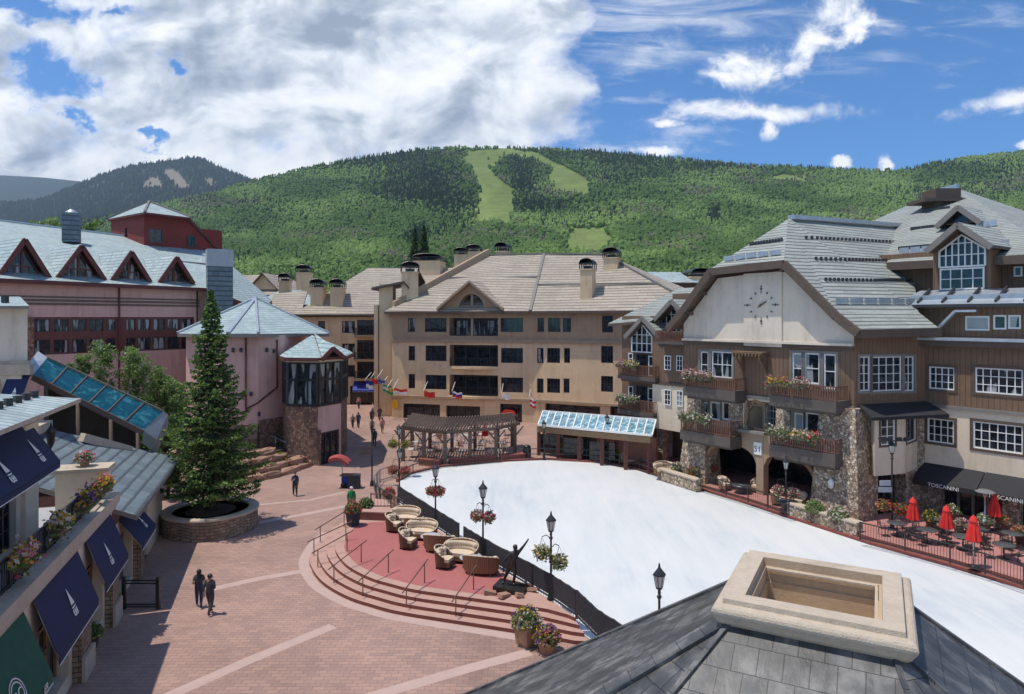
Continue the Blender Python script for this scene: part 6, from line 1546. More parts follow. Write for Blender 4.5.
# inclined teal glass canopy
def teal():
    Y0, Y1 = 38.5, 40.5
    a = PY(32.5, 38, ZY(375.5, 38)); b = PY(47.5, 40.5, ZY(358.5, 40.5)); c = PY(163, 42.5, ZY(412, 42.5)); d = PY(143, 39.5, ZY(431, 39.5))
    t = thing('glass_canopy', 'long inclined teal glass canopy sloping down to the right behind the slate roof', 'canopy', (a.x, a.y, 0))
    m = MB(); m.slab([a, d, c, b], .05); m.build('pane', 'teal_glass', t)
    mid = lambda p, q, k: p+(q-p)*k; up = Vector((0, 0, .05)); n = 6
    m = MB(); m.bar(a-up*2, d-up*2, .14, .3); m.build('beam', 'trim_brown', t)
    m = MB(); m.bar(b+up, c+up, .12, .12); m.build('beam', 'trim_grey', t)
    for i in range(1, n): m = MB(); m.bar(mid(a, d, i/n)+up, mid(b, c, i/n)+up, .07, .08); m.build('mullion', 'trim_brown', t)
    m = MB(); m.slab([PY(26, 38.5, ZY(366, 38.5)), a+up, b+up, PY(38, 41, ZY(351, 41))], .2); m.build('end_cap', 'galvanised', t)
    e = PY(163, 44, ZY(432, 44)); m = MB(); m.slab([d+up, PY(157, 40.5, ZY(440, 40.5)), PY(168, 43, ZY(414, 43)), c+up], .8); m.build('end_cap', 'galvanised', t)
    for k in (.12, .4, .7, .95): p = mid(a, d, k); m = MB(); m.tube((p.x, p.y, 0), (p.x, p.y, p.z-.25), .12); m.build('post', 'trim_brown', t)
    p0, p1 = mid(b, c, .0), mid(b, c, .75); m = MB(); m.hexa([(p0.x, p0.y, 0), (p1.x, p1.y, 0), (p1.x, p1.y+.3, 0), (p0.x, p0.y+.3, 0)], [p0-Vector((0, 0, 1.2)), p1-Vector((0, 0, 1.2)), p1+Vector((0, .3, -1.2)), p0+Vector((0, .3, -1.2))]); m.build('side_wall', 'trim_brown', t)
teal()
# ---------------------------------------------------------------- the roof in front of the camera
def near_roof():
    e1 = Vector((.88, -.475, 0)).normalized(); e2 = Vector((.475, .88, 0)).normalized(); c = Vector((3.385, 7.60, 0)); z0 = 9.34
    t = thing('tower_roof', 'dark slate hip roof with cream stone chimney cap in the foreground', 'building', (c.x, c.y, 0))
    K = lambda a, b, z: c+e1*a+e2*b+Vector((0, 0, z))
    h = .70; s = .655
    FL, FR, BR_, BL = K(-h, -h, z0), K(h, -h, z0), K(h, h, z0), K(-h, h, z0)
    def go(P, a, b, k, sl=s): return P+e1*a*k+e2*b*k+Vector((0, 0, -sl*k))
    k = 6.5
    f1 = go(FL, -.55, -1, k); f2 = go(FR, .35, -1, k); l1 = go(FL, -1, -.62, k); l2 = go(BL, -1, .12, k); b1 = go(BL, -.12, 1, k); b2 = go(BR_, .4, 1, k); r2 = go(BR_, 1, .12, k); r1 = go(FR, 1, -.35, k)
    m = MB()
    for q in ([FL, f1, f2, FR], [FL, l1, f1], [BL, l2, l1, FL], [BL, b1, l2], [BR_, b2, b1, BL], [BR_, r2, b2], [FR, r1, r2, BR_], [FR, f2, r1]):
        m.slab(q, .1)
    rf = m.build('roof', 'slate_near', t)
    m = MB(); u = Vector((0, 0, .012))
    for p, q, w in ((FL, l1, .2), (FL, f1, .06), (BL, l2, .12), (BR_, r2, .08), (FR, r1, .05), (FR, f2, .05), (BL, b1, .1), (BR_, b2, .1)): m.bar(p+u, q+u, w, .035)
    m.build('hip_cap', 'slate_near', rf)
    m = MB(); ring = [f1, f2, r1, r2, b2, b1, l2, l1]; cc = sum(ring, Vector())/8
    m.prism([tuple((cc+(p-cc)*.9)[:2]) for p in ring], 0, min(p.z for p in ring)+.4); m.build('wall', 'stucco_cream', t)
    # cap: hollow square ring with moulded edge
    m = MB(); H_ = .5; zt = 9.52
    def ring_(ho, z): return [K(-ho*.99, -ho, z), K(ho*.99, -ho, z), K(ho*.99, ho, z), K(-ho*.99, ho, z)]
    prof = [(.79, zt-.36), (.80, zt-.30), (.86, zt-.28), (.90, zt-.24), (.92, zt-.20)]+[(.90+.055*math.cos(a), zt-.125+.065*math.sin(a)) for a in (-.9, -.45, 0, .45, .9, 1.35)]+[(.855, zt-.055), (.85, zt-.003), (.845, zt), (.655, zt)]
    for (ra, za), (rb, zb) in zip(prof[:-1], prof[1:]):
        A_, B_ = ring_(ra, za), ring_(rb, zb)
        for i in range(4): m.add([A_[i], A_[(i+1) % 4], B_[(i+1) % 4], B_[i]], [(0, 1, 2, 3)], 0)
    cp = m.build('chimney_cap', 'cap_stone', t)
    m = MB()
    prof = [(.655, zt), (.65, zt-.1), (.62, zt-.105), (.62, zt-.27), (.60, zt-.275), (.60, zt-.50)]
    for (ra, za), (rb, zb) in zip(prof[:-1], prof[1:]):
        A_, B_ = ring_(ra, za), ring_(rb, zb)
        for i in range(4): m.add([A_[i], A_[(i+1) % 4], B_[(i+1) % 4], B_[i]], [(0, 1, 2, 3)], 0)
    m.poly(ring_(.60, zt-.5)); m.build('flue_lining', 'cap_stone_inner', cp)
    m = MB(); m.bar(K(-.6, .58, zt-.105), K(.6, .58, zt-.105), .05, .02); m.bar(K(.59, -.6, zt-.11), K(.59, .555, zt-.11), .03, .02); m.build('steel_strip', 'cap_stone', cp)
near_roof()
# ================================================================ TREES
def spruce(px, py, zb, top_y, rad, label):
    b = G(px, py, 0); b.z = zb; Ht = ZY(top_y, b.y)-zb
    t = thing('spruce_tree', label, 'tree', tuple(b)); m = MB(); m.tube(b, b+Vector((0, 0, Ht*.55)), .26, .14, 9); m.tube(b+Vector((0, 0, Ht*.55)), b+Vector((0, 0, Ht)), .14, .02, 7); m.build('trunk', 'bark', t)
    A, Bt = [], []; br = MB()
    z = 1.35
    while z < Ht-.1:
        fr = z/Ht; R0 = rad*min(1, (1-fr)**.95*1.2+.02)*(.76+.40*rng.random()); k = int(7+R0*2.0)
        ph = rng.random()*6.28
        for i in range(k):
            a = ph+6.283*i/k+rng.normal()*.18; L = R0*(.62+.5*rng.random()); d = np.array([math.cos(a), math.sin(a), 0]); sd = np.array([-d[1], d[0], 0])
            n = int(12+L*52); u = rng.random(n)**.55
            zz = -.22*L*np.sin(u*2.0)*(1-.3*fr)+.10*L*u**3
            side = rng.normal(size=n)*(.10+.17*L*(1-np.abs(u-.5)))*(1-.5*u)
            hang = -np.abs(side)*.35+rng.normal(size=n)*.05
            P = np.array([b.x, b.y, zb+z])+d*(u*L)[:, None]+sd*side[:, None]+np.array([0, 0, 1])*(zz+hang)[:, None]
            tip = (u+np.abs(side)*.9+rng.normal(size=n)*.12) > .78
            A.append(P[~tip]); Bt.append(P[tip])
            if L > .5:
                pts = [Vector((b.x, b.y, zb+z))+Vector(d)*(L*q)+Vector((0, 0, -.22*L*math.sin(q*2)*(1-.3*fr)+.10*L*q**3)) for q in (0, .35, .7, .95)]; br.path(pts, .018, 4)
        z += .23+.22*(1-fr)
    br.build('branch', 'bark', t)
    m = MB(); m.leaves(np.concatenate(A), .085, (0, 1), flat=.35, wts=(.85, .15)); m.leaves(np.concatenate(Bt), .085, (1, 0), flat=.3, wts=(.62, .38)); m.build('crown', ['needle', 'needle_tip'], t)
spruce(211, 528, 1.05, 289, 3.1, 'tall green spruce growing in the round stone planter on the plaza')
pc = G(211, 528, 0)
t = thing('tree_planter', 'round stone planter with pale cap around the tall spruce', 'planter', tuple(pc)); m = MB()
m.lathe(pc, [(2.62, 0), (2.6, 1.07), (2.15, 1.07), (2.15, .4)], 40, smooth=False); m.build('planter_wall', 'stone_band', t)
m = MB(); m.lathe(pc, [(2.68, 1.07), (2.7, 1.13), (2.68, 1.19), (2.12, 1.19), (2.1, 1.07)], 40, smooth=False); m.build('cap', 'cap_stone', t)
m = MB(); m.lathe(pc, [(2.14, .95), (1.2, 1.1), (.01, 1.2)], 24); m.build('soil', 'soil', t)
def leafy(name, b, Ht, rad, label, n=3200, size=.12, mats=('leaf_aspen', 'leaf_plant'), group=None, bark='aspen_bark', low=.3, wts=(.75, .25), cat='tree'):
    b = Vector(b); t = thing(name, label, cat, tuple(b), group); m = MB()
    wob = [b+Vector((rng.normal()*.05*i, rng.normal()*.05*i, Ht*.9*i/4)) for i in range(5)]
    for i in range(4): m.tube(wob[i], wob[i+1], .13*(1-i/5), .13*(1-(i+1)/5), 6)
    m.build('trunk', bark, t); m = MB(); C = []
    for i in range(34):
        q = low+(.86-low)*i/33; a = rng.random()*6.28; L = rad*(.35+.65*rng.random())*(1.0-abs(q-.45)*1.0); j = min(3, int(q/.9*4)); p = wob[j]+(wob[j+1]-wob[j])*((q/.9*4)-j)
        e = p+Vector((math.cos(a)*L, math.sin(a)*L, L*1.3)); m.tube(p, e, .035, .012, 4); C.append((e, .22+.26*rad*rng.random())); C.append((p+(e-p)*.55, .2+.16*rad*rng.random()))
    C.append((wob[-1]+Vector((0, 0, .2)), .4)); m.build('branch', bark, t)
    P = []
    for e, r in C:
        k = int(n/len(C)); q = rng.normal(size=(k, 3)); q /= np.linalg.norm(q, axis=1)[:, None]; P.append(np.array(e)+q*(r*rng.random(k)**.45)[:, None]*np.array([1, 1, .8]))
    m = MB(); m.leaves(np.concatenate(P), size, (0, 1), wts=wts); m.build('crown', list(mats), t); return t
for px, Y, ty, r, lb in ((80, 49, 346, 1.2, 'thin sparse young aspen, leftmost behind the teal canopy'), (104, 50, 334, 1.5, 'tall young aspen behind the middle of the teal canopy'), (128, 50.5, 337, 1.4, 'bright green young aspen in front of the pink wall downpipe'), (147, 49.5, 345, 1.5, 'bushy young aspen behind the lower end of the teal canopy'), (165, 51, 360, 1.3, 'short young aspen left of the tall spruce'), (178, 50, 376, 1.3, 'low young aspen half hidden behind the tall spruce')):
    leafy('aspen_tree', PY(px, Y), ZY(ty, Y), r, lb, 4600, .085, group='young trees beside the glass canopy')
for px, Y, lb in ((92, 46, 'dark green shrub under the aspens behind the canopy, left one'), (116, 46.5, 'dark green shrub under the aspens behind the canopy, middle one'), (140, 47, 'dark green shrub near the grey end of the canopy'), (168, 47, 'yellow-green shrub just left of the spruce')):
    leafy('shrub', PY(px, Y), 4.6, 1.7, lb, 2600, .13, ('leaf_plant', 'leaf_aspen'), 'shrubs beside the glass canopy', 'bark', .1, (.5, .5), 'shrub')
for px, Y, ty, r, lb in ((49, 120, 208, 4.2, 'broad green tree behind the pink building roof, left of the slate flue'), (86, 122, 211, 3.6, 'broad green tree behind the pink building roof, right of the slate flue'), (68, 126, 206, 3.0, 'green tree top directly behind the slate flue')):
    leafy('broadleaf_tree', PY(px, Y), ZY(ty, Y), r, lb, 5200, .34, group='trees behind the pink building', low=.55)
def far_spruce(px, Y, ty, label):
    b = PY(px, Y); Ht = ZY(ty, Y); t = thing('spruce_tree', label, 'tree', tuple(b)); m = MB(); m.tube(b, b+Vector((0, 0, Ht)), .3, .05, 6); m.build('trunk', 'bark', t)
    z = rng.random(2600)**1.3; r = (1-z)*Ht*.16*(.4+.6*rng.random(2600)); a = rng.random(2600)*6.28
    m = MB(); m.leaves(np.stack([b.x+r*np.cos(a), b.y+r*np.sin(a), Ht*(.25+.75*z)-r*.3], 1), .42, (0,)); m.build('crown', ['needle'], t)
far_spruce(415, 150, 229, 'dark pointed spruce behind the hotel chimneys, left of the pair'); far_spruce(424, 152, 226, 'dark pointed spruce behind the hotel chimneys, right of the pair')
# ================================================================ PATIO AND RINK FENCES
def fence(name, label, pts, h, step=2.0, bal=.18, mat='black_metal', cat='fence', mesh=False, mids=(.12,), group=None):
    t = thing(name, label, cat, tuple(pts[0]), group); up = Vector((0, 0, 1))
    for a, b in zip(pts[:-1], pts[1:]):
        L = (b-a).length; n = max(1, round(L/step))
        for i in range(n): p = a+(b-a)*i/n; m = MB(); m.box(p+up*(h/2+.02), (.06, .06, h+.04), math.atan2((b-a).y, (b-a).x)); m.build('post', mat, t)
        m = MB()
        for k in (h,)+tuple(mids): m.bar(a+up*k, b+up*k, .06, .055)
        m.bar(a+up*min(mids), a+up*h, .03, .03, 0, (1, 0, 0)); m.bar(b+up*min(mids), b+up*h, .03, .03, 0, (1, 0, 0)); m.build('rail', mat, t)
        m = MB(); k = max(1, int(L/bal))
        if mesh:
            q = 10; sag = lambda i: .03*math.sin(i*1.9)
            for i in range(q): u, v = a+(b-a)*i/q, a+(b-a)*(i+1)/q; m.hexa([u+up*.22-Vector((.02, .02, 0)), v+up*.22-Vector((.02, .02, 0)), v+up*.22, u+up*.22], [u+up*(h+.05+sag(i))-Vector((.03, .05, 0)), v+up*(h+.05+sag(i+1))-Vector((.03, .05, 0)), v+up*(h+.05+sag(i+1)), u+up*(h+.05+sag(i))])
            m.build('mesh_cover', 'dark_mesh', t)
            m = MB(); 
            for i in range(k): p = a+(b-a)*i/k; m.bar(p, p+up*.25, .02, .02, 0, (1, 0, 0))
            m.bar(a+up*.12, b+up*.12, .02, .02)
            m.build('baluster', 'galvanised', t)
        elif bal < 5:
            m.bar(a+up*mids[0], b+up*mids[0], .02, .02)
            for i in range(k+1): p = a+(b-a)*i/k; m.bar(p+up*mids[0], p+up*h, .016, .016, 0, (1, 0, 0))
            m.build('baluster', mat, t)
    m = MB(); p = pts[-1]; m.box(p+up*(h/2+.02), (.06, .06, h+.04)); m.build('post', mat, t); return t
fence('rink_fence', 'black mesh-covered fence between patio and ice, far section', [G(398, 502.5, .6), G(435, 528, .6), G(459, 544, .6)], 1.05, mesh=True, group='mesh-covered rink fences')
fence('rink_fence', 'black mesh-covered fence between patio and ice, near section past the bronze figure', [G(464, 547.5, .6), G(483, 560, .6), G(551, 600, .6), G(576, 617.5, .6)], 1.05, mesh=True, group='mesh-covered rink fences')
fence('rink_fence', 'black mesh-covered fence dropping beside the steps toward the slate roof', [G(577, 619, .6), G(598, 640, .3), G(640, 668, .1), Vector((5.6, 21.2, .1))], 1.1, mesh=True, group='mesh-covered rink fences')
fence('rink_fence', 'dark rail fence curving along the ice in front of the pergola', [G(402, 480, .1), G(413, 474, .1), G(440, 468, .1), G(475, 464.5, .1), G(500, 462.5, .1)], .75, 3, .3)
fence('rink_fence', 'dark rail fence behind the ice below the blue glass canopy', [G(528, 460.5, .1), G(545, 460, .1), G(580, 461, .1), G(600, 463, .1), G(640, 471, .1), G(659, 478, .1)], 1.0, 2.4, .5, mids=(.12, .55))
tz = lambda px, py: G(px, py, .42)
fence('terrace_fence', 'black railing along the ice under the two clock-lodge balconies', [tz(699, 487), tz(726, 495.5), tz(748, 502), tz(789, 516)], .95, 1.8, .16)
fence('terrace_fence', 'black railing behind the left low stone wall by the ice', [tz(662, 474), tz(680, 479), tz(698, 485)], .95, 1.8, .16)
fence('terrace_fence', 'long black railing between the ice and the red umbrellas', [tz(860, 540), tz(905, 551), tz(950, 563.5), tz(985, 574), tz(1024, 588), tz(1060, 601)], .95, 1.9, .14)
for px in ((660, 699), (790, 860)):
    a = G(px[0], 479.5 if px[0] == 660 else 516.5, .1); b = G(px[1], 492 if px[0] == 660 else 538.5, .1)
    t = thing('terrace_wall', 'low stone wall with pale cap at the ice edge, '+('left of the black railing' if px[0] == 660 else 'below the big stone pier'), 'wall', tuple(a), 'low rink walls')
    m = MB(); u = Vector((0, 0, 1)); m.bar(a+u*.42, b+u*.42, .5, .8); m.build('wall', 'rubble_tan', t); m = MB(); m.bar(a+u*.86, b+u*.86, .62, .1); m.build('cap', 'cap_stone', t)
# curved handrails by the ramp
def handrail(label, p, q, zlo, zhi, mat='brown_rail', pts=None, group='step handrails'):
    t = thing('handrail', label, 'handrail', (p.x, p.y, zlo), group); m = MB(); d = q-p
    m.path([p-d*.12, p, q, q+d*.12], .028, 8); m.build('rail', mat, t)
    for k, z in ((.06, zlo), (.94, zhi)): a = p+d*k; m = MB(); m.tube((a.x, a.y, z), a, .025); m.build('post', mat, t)
zr = lambda px, py, z: G(px, py, z)
for (x0, y0, x1, y1), lb in zip(((318.6, 527.5, 345.7, 511), (311.7, 540, 348, 523), (315.8, 551, 349, 532.6), (332, 566.6, 363, 543), (361, 579, 390, 552.6), (405, 589.5, 425.6, 562), (454.5, 598, 474.7, 568)),
    ('topmost dark handrail on the steps, nearest the man in green', 'second handrail from the top of the curved steps', 'third handrail, at the left-hand bend of the curved steps', 'fourth handrail, just below the bend of the curved steps', 'sunlit pale handrail in the middle of the curved steps', 'handrail on the curved steps below the second armchair', 'handrail on the curved steps nearest the bronze figure')):
    handrail(lb, G(x0, y0, .95), G(x1, y1, 1.5), .05, .6)
fence('patio_railing', 'brown railing on the red planter wall at the far end of the patio', [G(371, 508, 1.0), G(391, 508, 1.0), G(397, 513, .9)], .85, 1.2, .2, 'brown_rail', 'railing')
t = thing('planter_wall', 'low dark red brick wall closing the far end of the red patio', 'wall', tuple(G(358, 521, .6))); m = MB(); a, b = G(357, 520, .6), G(392, 521.5, .6); m.bar(a+Vector((0, .3, .22)), b+Vector((0, .3, .22)), .45, .44); m.build('wall', 'red_brick', t); m = MB(); m.bar(a+Vector((0, .3, .47)), b+Vector((0, .3, .47)), .55, .07); m.build('cap', 'step_pink', t)
fence('ramp_railing', 'curved pale-lit railing of the ramp beside the red flower baskets', [G(376, 497, 0), G(374, 489, 0), G(380, 482, 0), G(392, 478, 0), G(402, 480, 0)], .95, 1.2, .2, 'trim_grey', 'railing')
fence('ramp_railing', 'dark railing of the ramp between the signpost and the patio', [G(376, 499, 0), G(384, 505, .2), G(394, 511, .4), G(404, 517, .6)], .95, 1.2, .2, 'black_metal', 'railing')
# ---------------------------------------------------------------- lamp posts and baskets
def lamp(label, b, h, arms=(), head='lantern', group='black lamp posts around the rink'):
    b = Vector(b); t = thing('street_lamp', label, 'street lamp', tuple(b), group)
    m = MB(); m.lathe(b, [(.17, 0), (.17, .08), (.12, .14), (.1, .45), (.065, .55), (.05, .9), (.042, h-.75), (.06, h-.72), (.045, h-.62)], 10); m.build('pole', 'black_metal', t)
    m = MB(); m.lathe(b, [(.05, h-.62), (.11, h-.58), (.12, h-.52)], 6); m.lathe(b, [(.23, h-.12), (.2, h-.06), (.1, h+.06), (.05, h+.12), (.02, h+.28)], 6, smooth=False)
    for i in range(6): a = math.pi*i/3; m.tube(b+Vector((.115*math.cos(a), .115*math.sin(a), h-.53)), b+Vector((.19*math.cos(a), .19*math.sin(a), h-.11)), .012, n=4)
    m.sph(b+Vector((0, 0, h-.85)), .085)
    hd = m.build('lamp_head', 'black_metal', t); m = MB(); m.lathe(b, [(.10, h-.52), (.17, h-.13)], 6); m.build('lamp_glass', 'glow_glass', hd)
    for z, dx_ in arms:
        m = MB(); m.path([b+Vector((0, 0, z)), b+Vector((dx_*.5, 0, z+.18)), b+Vector((dx_, 0, z+.1))], .018, 6); m.build('arm', 'black_metal', t)
    return t
def basket(label, p, r, cols, n=260, group='hanging flower baskets', leaf=('leaf_plant', 'leaf_pale')):
    t = thing('hanging_basket', label, 'flower basket', tuple(p), group); p = Vector(p)
    m = MB(); m.lathe(p, [(.03, -r*.9), (r*.5, -r*.65), (r*.75, -r*.1), (r*.7, -.05*r)], 10); m.build('basket', 'soil', t)
    m = MB()
    for a in (0, 2.1, 4.2): m.tube(p+Vector((r*.6*math.cos(a), r*.6*math.sin(a), 0)), p+Vector((0, 0, r*1.5)), .006, n=4)
    m.build('chain', 'black_metal', t)
    def cl(k, q, dn): 
        v = rng.normal(size=(k, 3)); v /= np.linalg.norm(v, axis=1)[:, None]; v *= (r*q*(.6+.4*rng.random(k)))[:, None]; v[:, 2] = v[:, 2]*.75-dn*rng.random(k)**2; return v+np.array(p)
    m = MB(); m.leaves(cl(n, 1.0, r*.6), .06, (0, 1)); m.build('leaves', list(leaf), t)
    m = MB(); m.leaves(cl(n, 1.08, r*.3), .055, range(len(cols))); m.build('blossoms', list(cols), t)
def lampset(px, py, zb, topy, label, bs=(), dx_=.55, r=.36, cols=('flower_red', 'flower_pink'), blab=()):
    b = G(px, py, zb); h = ZY(topy, b.y)-zb-.2; arms = []
    for i, (bpx, bpy) in enumerate(bs):
        ddx = (bpx-px)/F*b.y; zz = ZY(bpy, b.y); arms.append((zz-zb+r*1.5-.1, ddx))
    lamp(label, b, h, arms)
    for i, (bpx, bpy) in enumerate(bs):
        ddx = (bpx-px)/F*b.y; zz = ZY(bpy, b.y); basket(blab[i], (b.x+ddx, b.y, zz), r, cols)
RP = ('flower_red', 'flower_pink'); YW = ('flower_yellow', 'flower_white', 'flower_pink')
lampset(551, 599.6, .6, 513, 'lamp post at the rink fence just right of the bronze figure', ((542, 551), (559, 560)), r=.40, cols=('flower_yellow', 'flower_white', 'leaf_pale'), blab=('yellow flower basket left of the lamp post beside the bronze figure', 'yellow and orange flower basket right of the lamp post beside the bronze figure'))
lampset(483, 560.5, .6, 482, 'lamp post behind the rink fence above the third sofa pair', ((477, 514.5), (489, 516)), r=.34, cols=('flower_pink', 'flower_red', 'flower_white'), blab=('pink flower basket left of the lamp post above the third sofa pair', 'pink flower basket right of the lamp post above the third sofa pair'))
lampset(435.5, 528.5, .6, 463, 'lamp post behind the rink fence above the far sofas', ((432, 490), (439, 490)), r=.36, cols=RP, blab=('red flower basket on the left of the lamp post above the far sofas', 'red flower basket on the right of the lamp post above the far sofas'))
lampset(399.5, 497, .3, 447, 'lamp post at the head of the rink by the ramp', ((393.5, 469), (405, 470)), r=.40, cols=RP, blab=('red flower basket left of the lamp post by the ramp', 'red flower basket right of the lamp post by the ramp'))
lampset(399, 478, 0, 425, 'lamp post beside the left end of the pergola', ((393, 443), (405, 443)), r=.42, cols=('leaf_pale', 'flower_yellow'), blab=('yellow-green flower basket left of the lamp post by the pergola', 'yellow-green flower basket right of the lamp post by the pergola'))
lampset(607, 463, .1, 414, 'lamp post behind the ice in front of the blue glass canopy', ((602, 437), (612, 438)), r=.5, cols=RP, blab=('pink flower basket left of the lamp post before the blue glass canopy', 'pink flower basket right of the lamp post before the blue glass canopy'))
lampset(544, 460, .1, 420, 'lamp post behind the ice at the left end of the blue glass canopy')
lampset(786, 511, .42, 457, 'lamp post on the terrace under the right clock-lodge balcony', ((778, 489), (793, 492)), r=.38, cols=('flower_pink', 'flower_white', 'flower_pink'), blab=('pale pink flower basket left of the terrace lamp post under the balcony', 'pale pink flower basket right of the terrace lamp post under the balcony'))
lampset(708, 482, .42, 447, 'short lamp post beside the left stone pier of the clock lodge', ((702.5, 466.5), (713, 468)), r=.38, cols=('flower_red', 'flower_red', 'flower_pink'), blab=('bright red flower basket next to the left stone pier of the lodge', 'bright red flower basket right of the short lamp post by the pier'))
bb = Vector((4.95, 22.95, .0)); lamp('lamp post rising behind the slate roof edge at the near end of the ice', bb, 3.95)
lampset(892, 529, .42, 440, 'tall lamp post with grey sign boards between the stone archway and the umbrellas', ((884, 504), (901, 508)), r=.42, cols=('flower_red', 'flower_pink', 'flower_yellow'), blab=('red and yellow flower basket left of the tall terrace lamp post', 'red flower basket right of the tall terrace lamp post'))
p = G(892, 529, .42); t = thing('sign_board', 'grey twin sign boards on the tall lamp post by the stone archway', 'sign', (p.x-.45, p.y, 2.4))
for z, w in ((3.05, .62), (2.68, .75)): m = MB(); m.box((p.x-.42, p.y-.06, z), (w, .05, .3)); m.build('board', 'concrete_grey', t)
t = thing('spotlight_bar', 'cross bar with floodlights on top of the tall terrace lamp post', 'lights', (p.x, p.y, 5.2)); zt_ = ZY(438, p.y)
m = MB(); m.bar((p.x-.7, p.y, zt_-.15), (p.x+.8, p.y-.1, zt_-.15), .05, .05); m.build('bar', 'black_metal', t)
for dx_ in (-.65, -.2, .35, .75): m = MB(); m.box((p.x+dx_, p.y-.1, zt_-.05), (.24, .2, .2), .3, tilt=(R(-25), 0)); m.build('floodlight', 'black_metal', t)
# signpost on the plaza
p = G(372, 486, 0); t = thing('signpost', 'tall black lantern post carrying two dark direction boards on the plaza', 'signpost', tuple(p))
m = MB(); m.lathe(p, [(.16, 0), (.14, .3), (.06, .45), (.045, 5.0)], 10); m.build('pole', 'black_metal', t); m = MB(); m.lathe(p, [(.05, 4.9), (.13, 4.95), (.18, 5.35), (.22, 5.38), (.03, 5.65)], 6); m.build('lamp_head', 'black_metal', t)
for z in (ZY(447.5, p.y), ZY(452.5, p.y)): m = MB(); m.box((p.x-.38, p.y-.08, z), (.95, .06, .2)); m.build('board', 'trim_brown', t)
# ---------------------------------------------------------------- wicker furniture
def sofa(name, label, cat, loc, rz, w=1.75, d=.98, hb=.95, wick='wicker', group=None, lib={}):
    if (name, w, wick) in lib: return dup(lib[(name, w, wick)], loc, rz, label)
    t = thing(name, label, cat, (0, 0, 0), group, local=True); n = 14; m = MB()
    def arc(k, o): # k -1..1 around the back; open to -y
        a = k*R(118); return Vector((math.sin(a)*(w/2-o), math.cos(a)*(d/2-o)*1.0, 0))
    def hh(k): return hb-(hb-.56)*abs(k)**2.2
    for i in range(n):
        k0, k1 = -1+2*i/n, -1+2*(i+1)/n
        for o0, o1 in ((0, .06),):
            b = [arc(k0, .05)+Vector((0, 0, .16)), arc(k1, .05)+Vector((0, 0, .16)), arc(k1, .11)+Vector((0, 0, .16)), arc(k0, .11)+Vector((0, 0, .16))]
            tp = [arc(k0, -.03)+Vector((0, 0, hh(k0))), arc(k1, -.03)+Vector((0, 0, hh(k1))), arc(k1, .04)+Vector((0, 0, hh(k1))), arc(k0, .04)+Vector((0, 0, hh(k0)))]
            m.hexa(b, tp)
    m.prism([tuple(arc(-1+2*i/n, .06)[:2]) for i in range(n+1)]+[(w*.36, -d*.46), (-w*.36, -d*.46)], .14, .36); fr = m.build('wicker_frame', wick, t)
    m = MB()
    for i in range(n): k0, k1 = -1+2*i/n, -1+2*(i+1)/n; m.tube(arc(k0, 0)+Vector((0, 0, hh(k0)+.01)), arc(k1, 0)+Vector((0, 0, hh(k1)+.01)), .035, n=6)
    m.build('rim', 'cushion', fr)
    m = MB(); m.prism([tuple(arc(-.92+1.84*i/10, .14)[:2]) for i in range(11)]+[(w*.33, -d*.42), (-w*.33, -d*.42)], .361, .5); m.build('seat_cushion', 'cushion', t)
    nb = 5 if w > 1.2 else 2
    for j in range(nb):
        k0, k1 = -.72+1.44*j/nb, -.72+1.44*(j+1)/nb; m = MB(); q = 3
        for r_ in range(2):
            for i in range(q):
                ka = k0+(k1-k0)*(i+.5)/q; c = arc(ka, .14)+Vector((0, 0, .58+.2*r_)); m.sph(c, .13, 1, .8, .95, 0, 8)
        m.build('back_cushion', 'cushion', t)
    for sx in (-1, 1):
        for sy in (-1, 1): m = MB(); m.tube((sx*w*.3, sy*d*.3, 0), (sx*w*.3, sy*d*.3, .15), .035); m.build('leg', wick, t)
    t.location = loc; t.rotation_euler = (0, 0, rz); lib[(name, w, wick)] = t; return t
z6 = lambda px, py: G(px, py, .604)
for lb, px, py, a in (('cream tufted wicker sofa facing the camera at the far end of the patio', 406, 524.5, -12), ('cream tufted wicker sofa facing the camera in the middle of the patio', 422, 538.5, -12), ('cream tufted wicker sofa facing the camera left of the bronze figure', 461, 561, -14), ('wicker sofa with its back to the camera, farthest of the three', 419, 533.5, 168), ('wicker sofa with its back to the camera in the middle of the patio', 440, 551.5, 168), ('wicker sofa with its back to the camera touching the bronze figure', 481, 573.5, 167)):
    sofa('wicker_sofa', lb, 'sofa', z6(px, py), R(a), group='wicker sofas on the red patio')
for lb, px, py, a in (('brown wicker armchair at the far left of the patio seating', 393.5, 531, 70), ('brown wicker armchair in the middle of the patio seating', 407.5, 548, 70), ('brown wicker armchair nearest the curved steps', 444, 567.5, 70)):
    sofa('wicker_armchair', lb, 'armchair', z6(px, py), R(a), .92, .9, .98, 'wicker_dark', group='wicker armchairs on the red patio')
for lb, px, py in (('low grey coffee table between the far sofas', 412, 528.5), ('low grey coffee table between the middle sofas', 431, 544.5), ('low grey coffee table between the sofas beside the bronze figure', 471, 566.5)):
    p = z6(px, py); t = thing('coffee_table', lb, 'table', tuple(p), 'patio coffee tables'); m = MB(); m.lathe(p, [(.52, .4), (.55, .42), (.55, .46), (.5, .47)], 20); m.build('tabletop', 'concrete_grey', t); m = MB(); m.lathe(p, [(.34, 0), (.3, .2), (.36, .4)], 14); m.build('base', 'wicker_dark', t)
z4 = lambda px, py: G(px, py, .42)
for lb, px, py, a in (('cream cushioned wicker sofa right of the blue glass canopy', 631, 465, 0), ('cream cushioned wicker sofa just left of the stone wall by the ice', 664, 475, 15)):
    sofa('wicker_sofa', lb, 'sofa', G(px, py, 0) if px < 640 else z4(px, py), R(a), group='wicker sofas on the red patio')
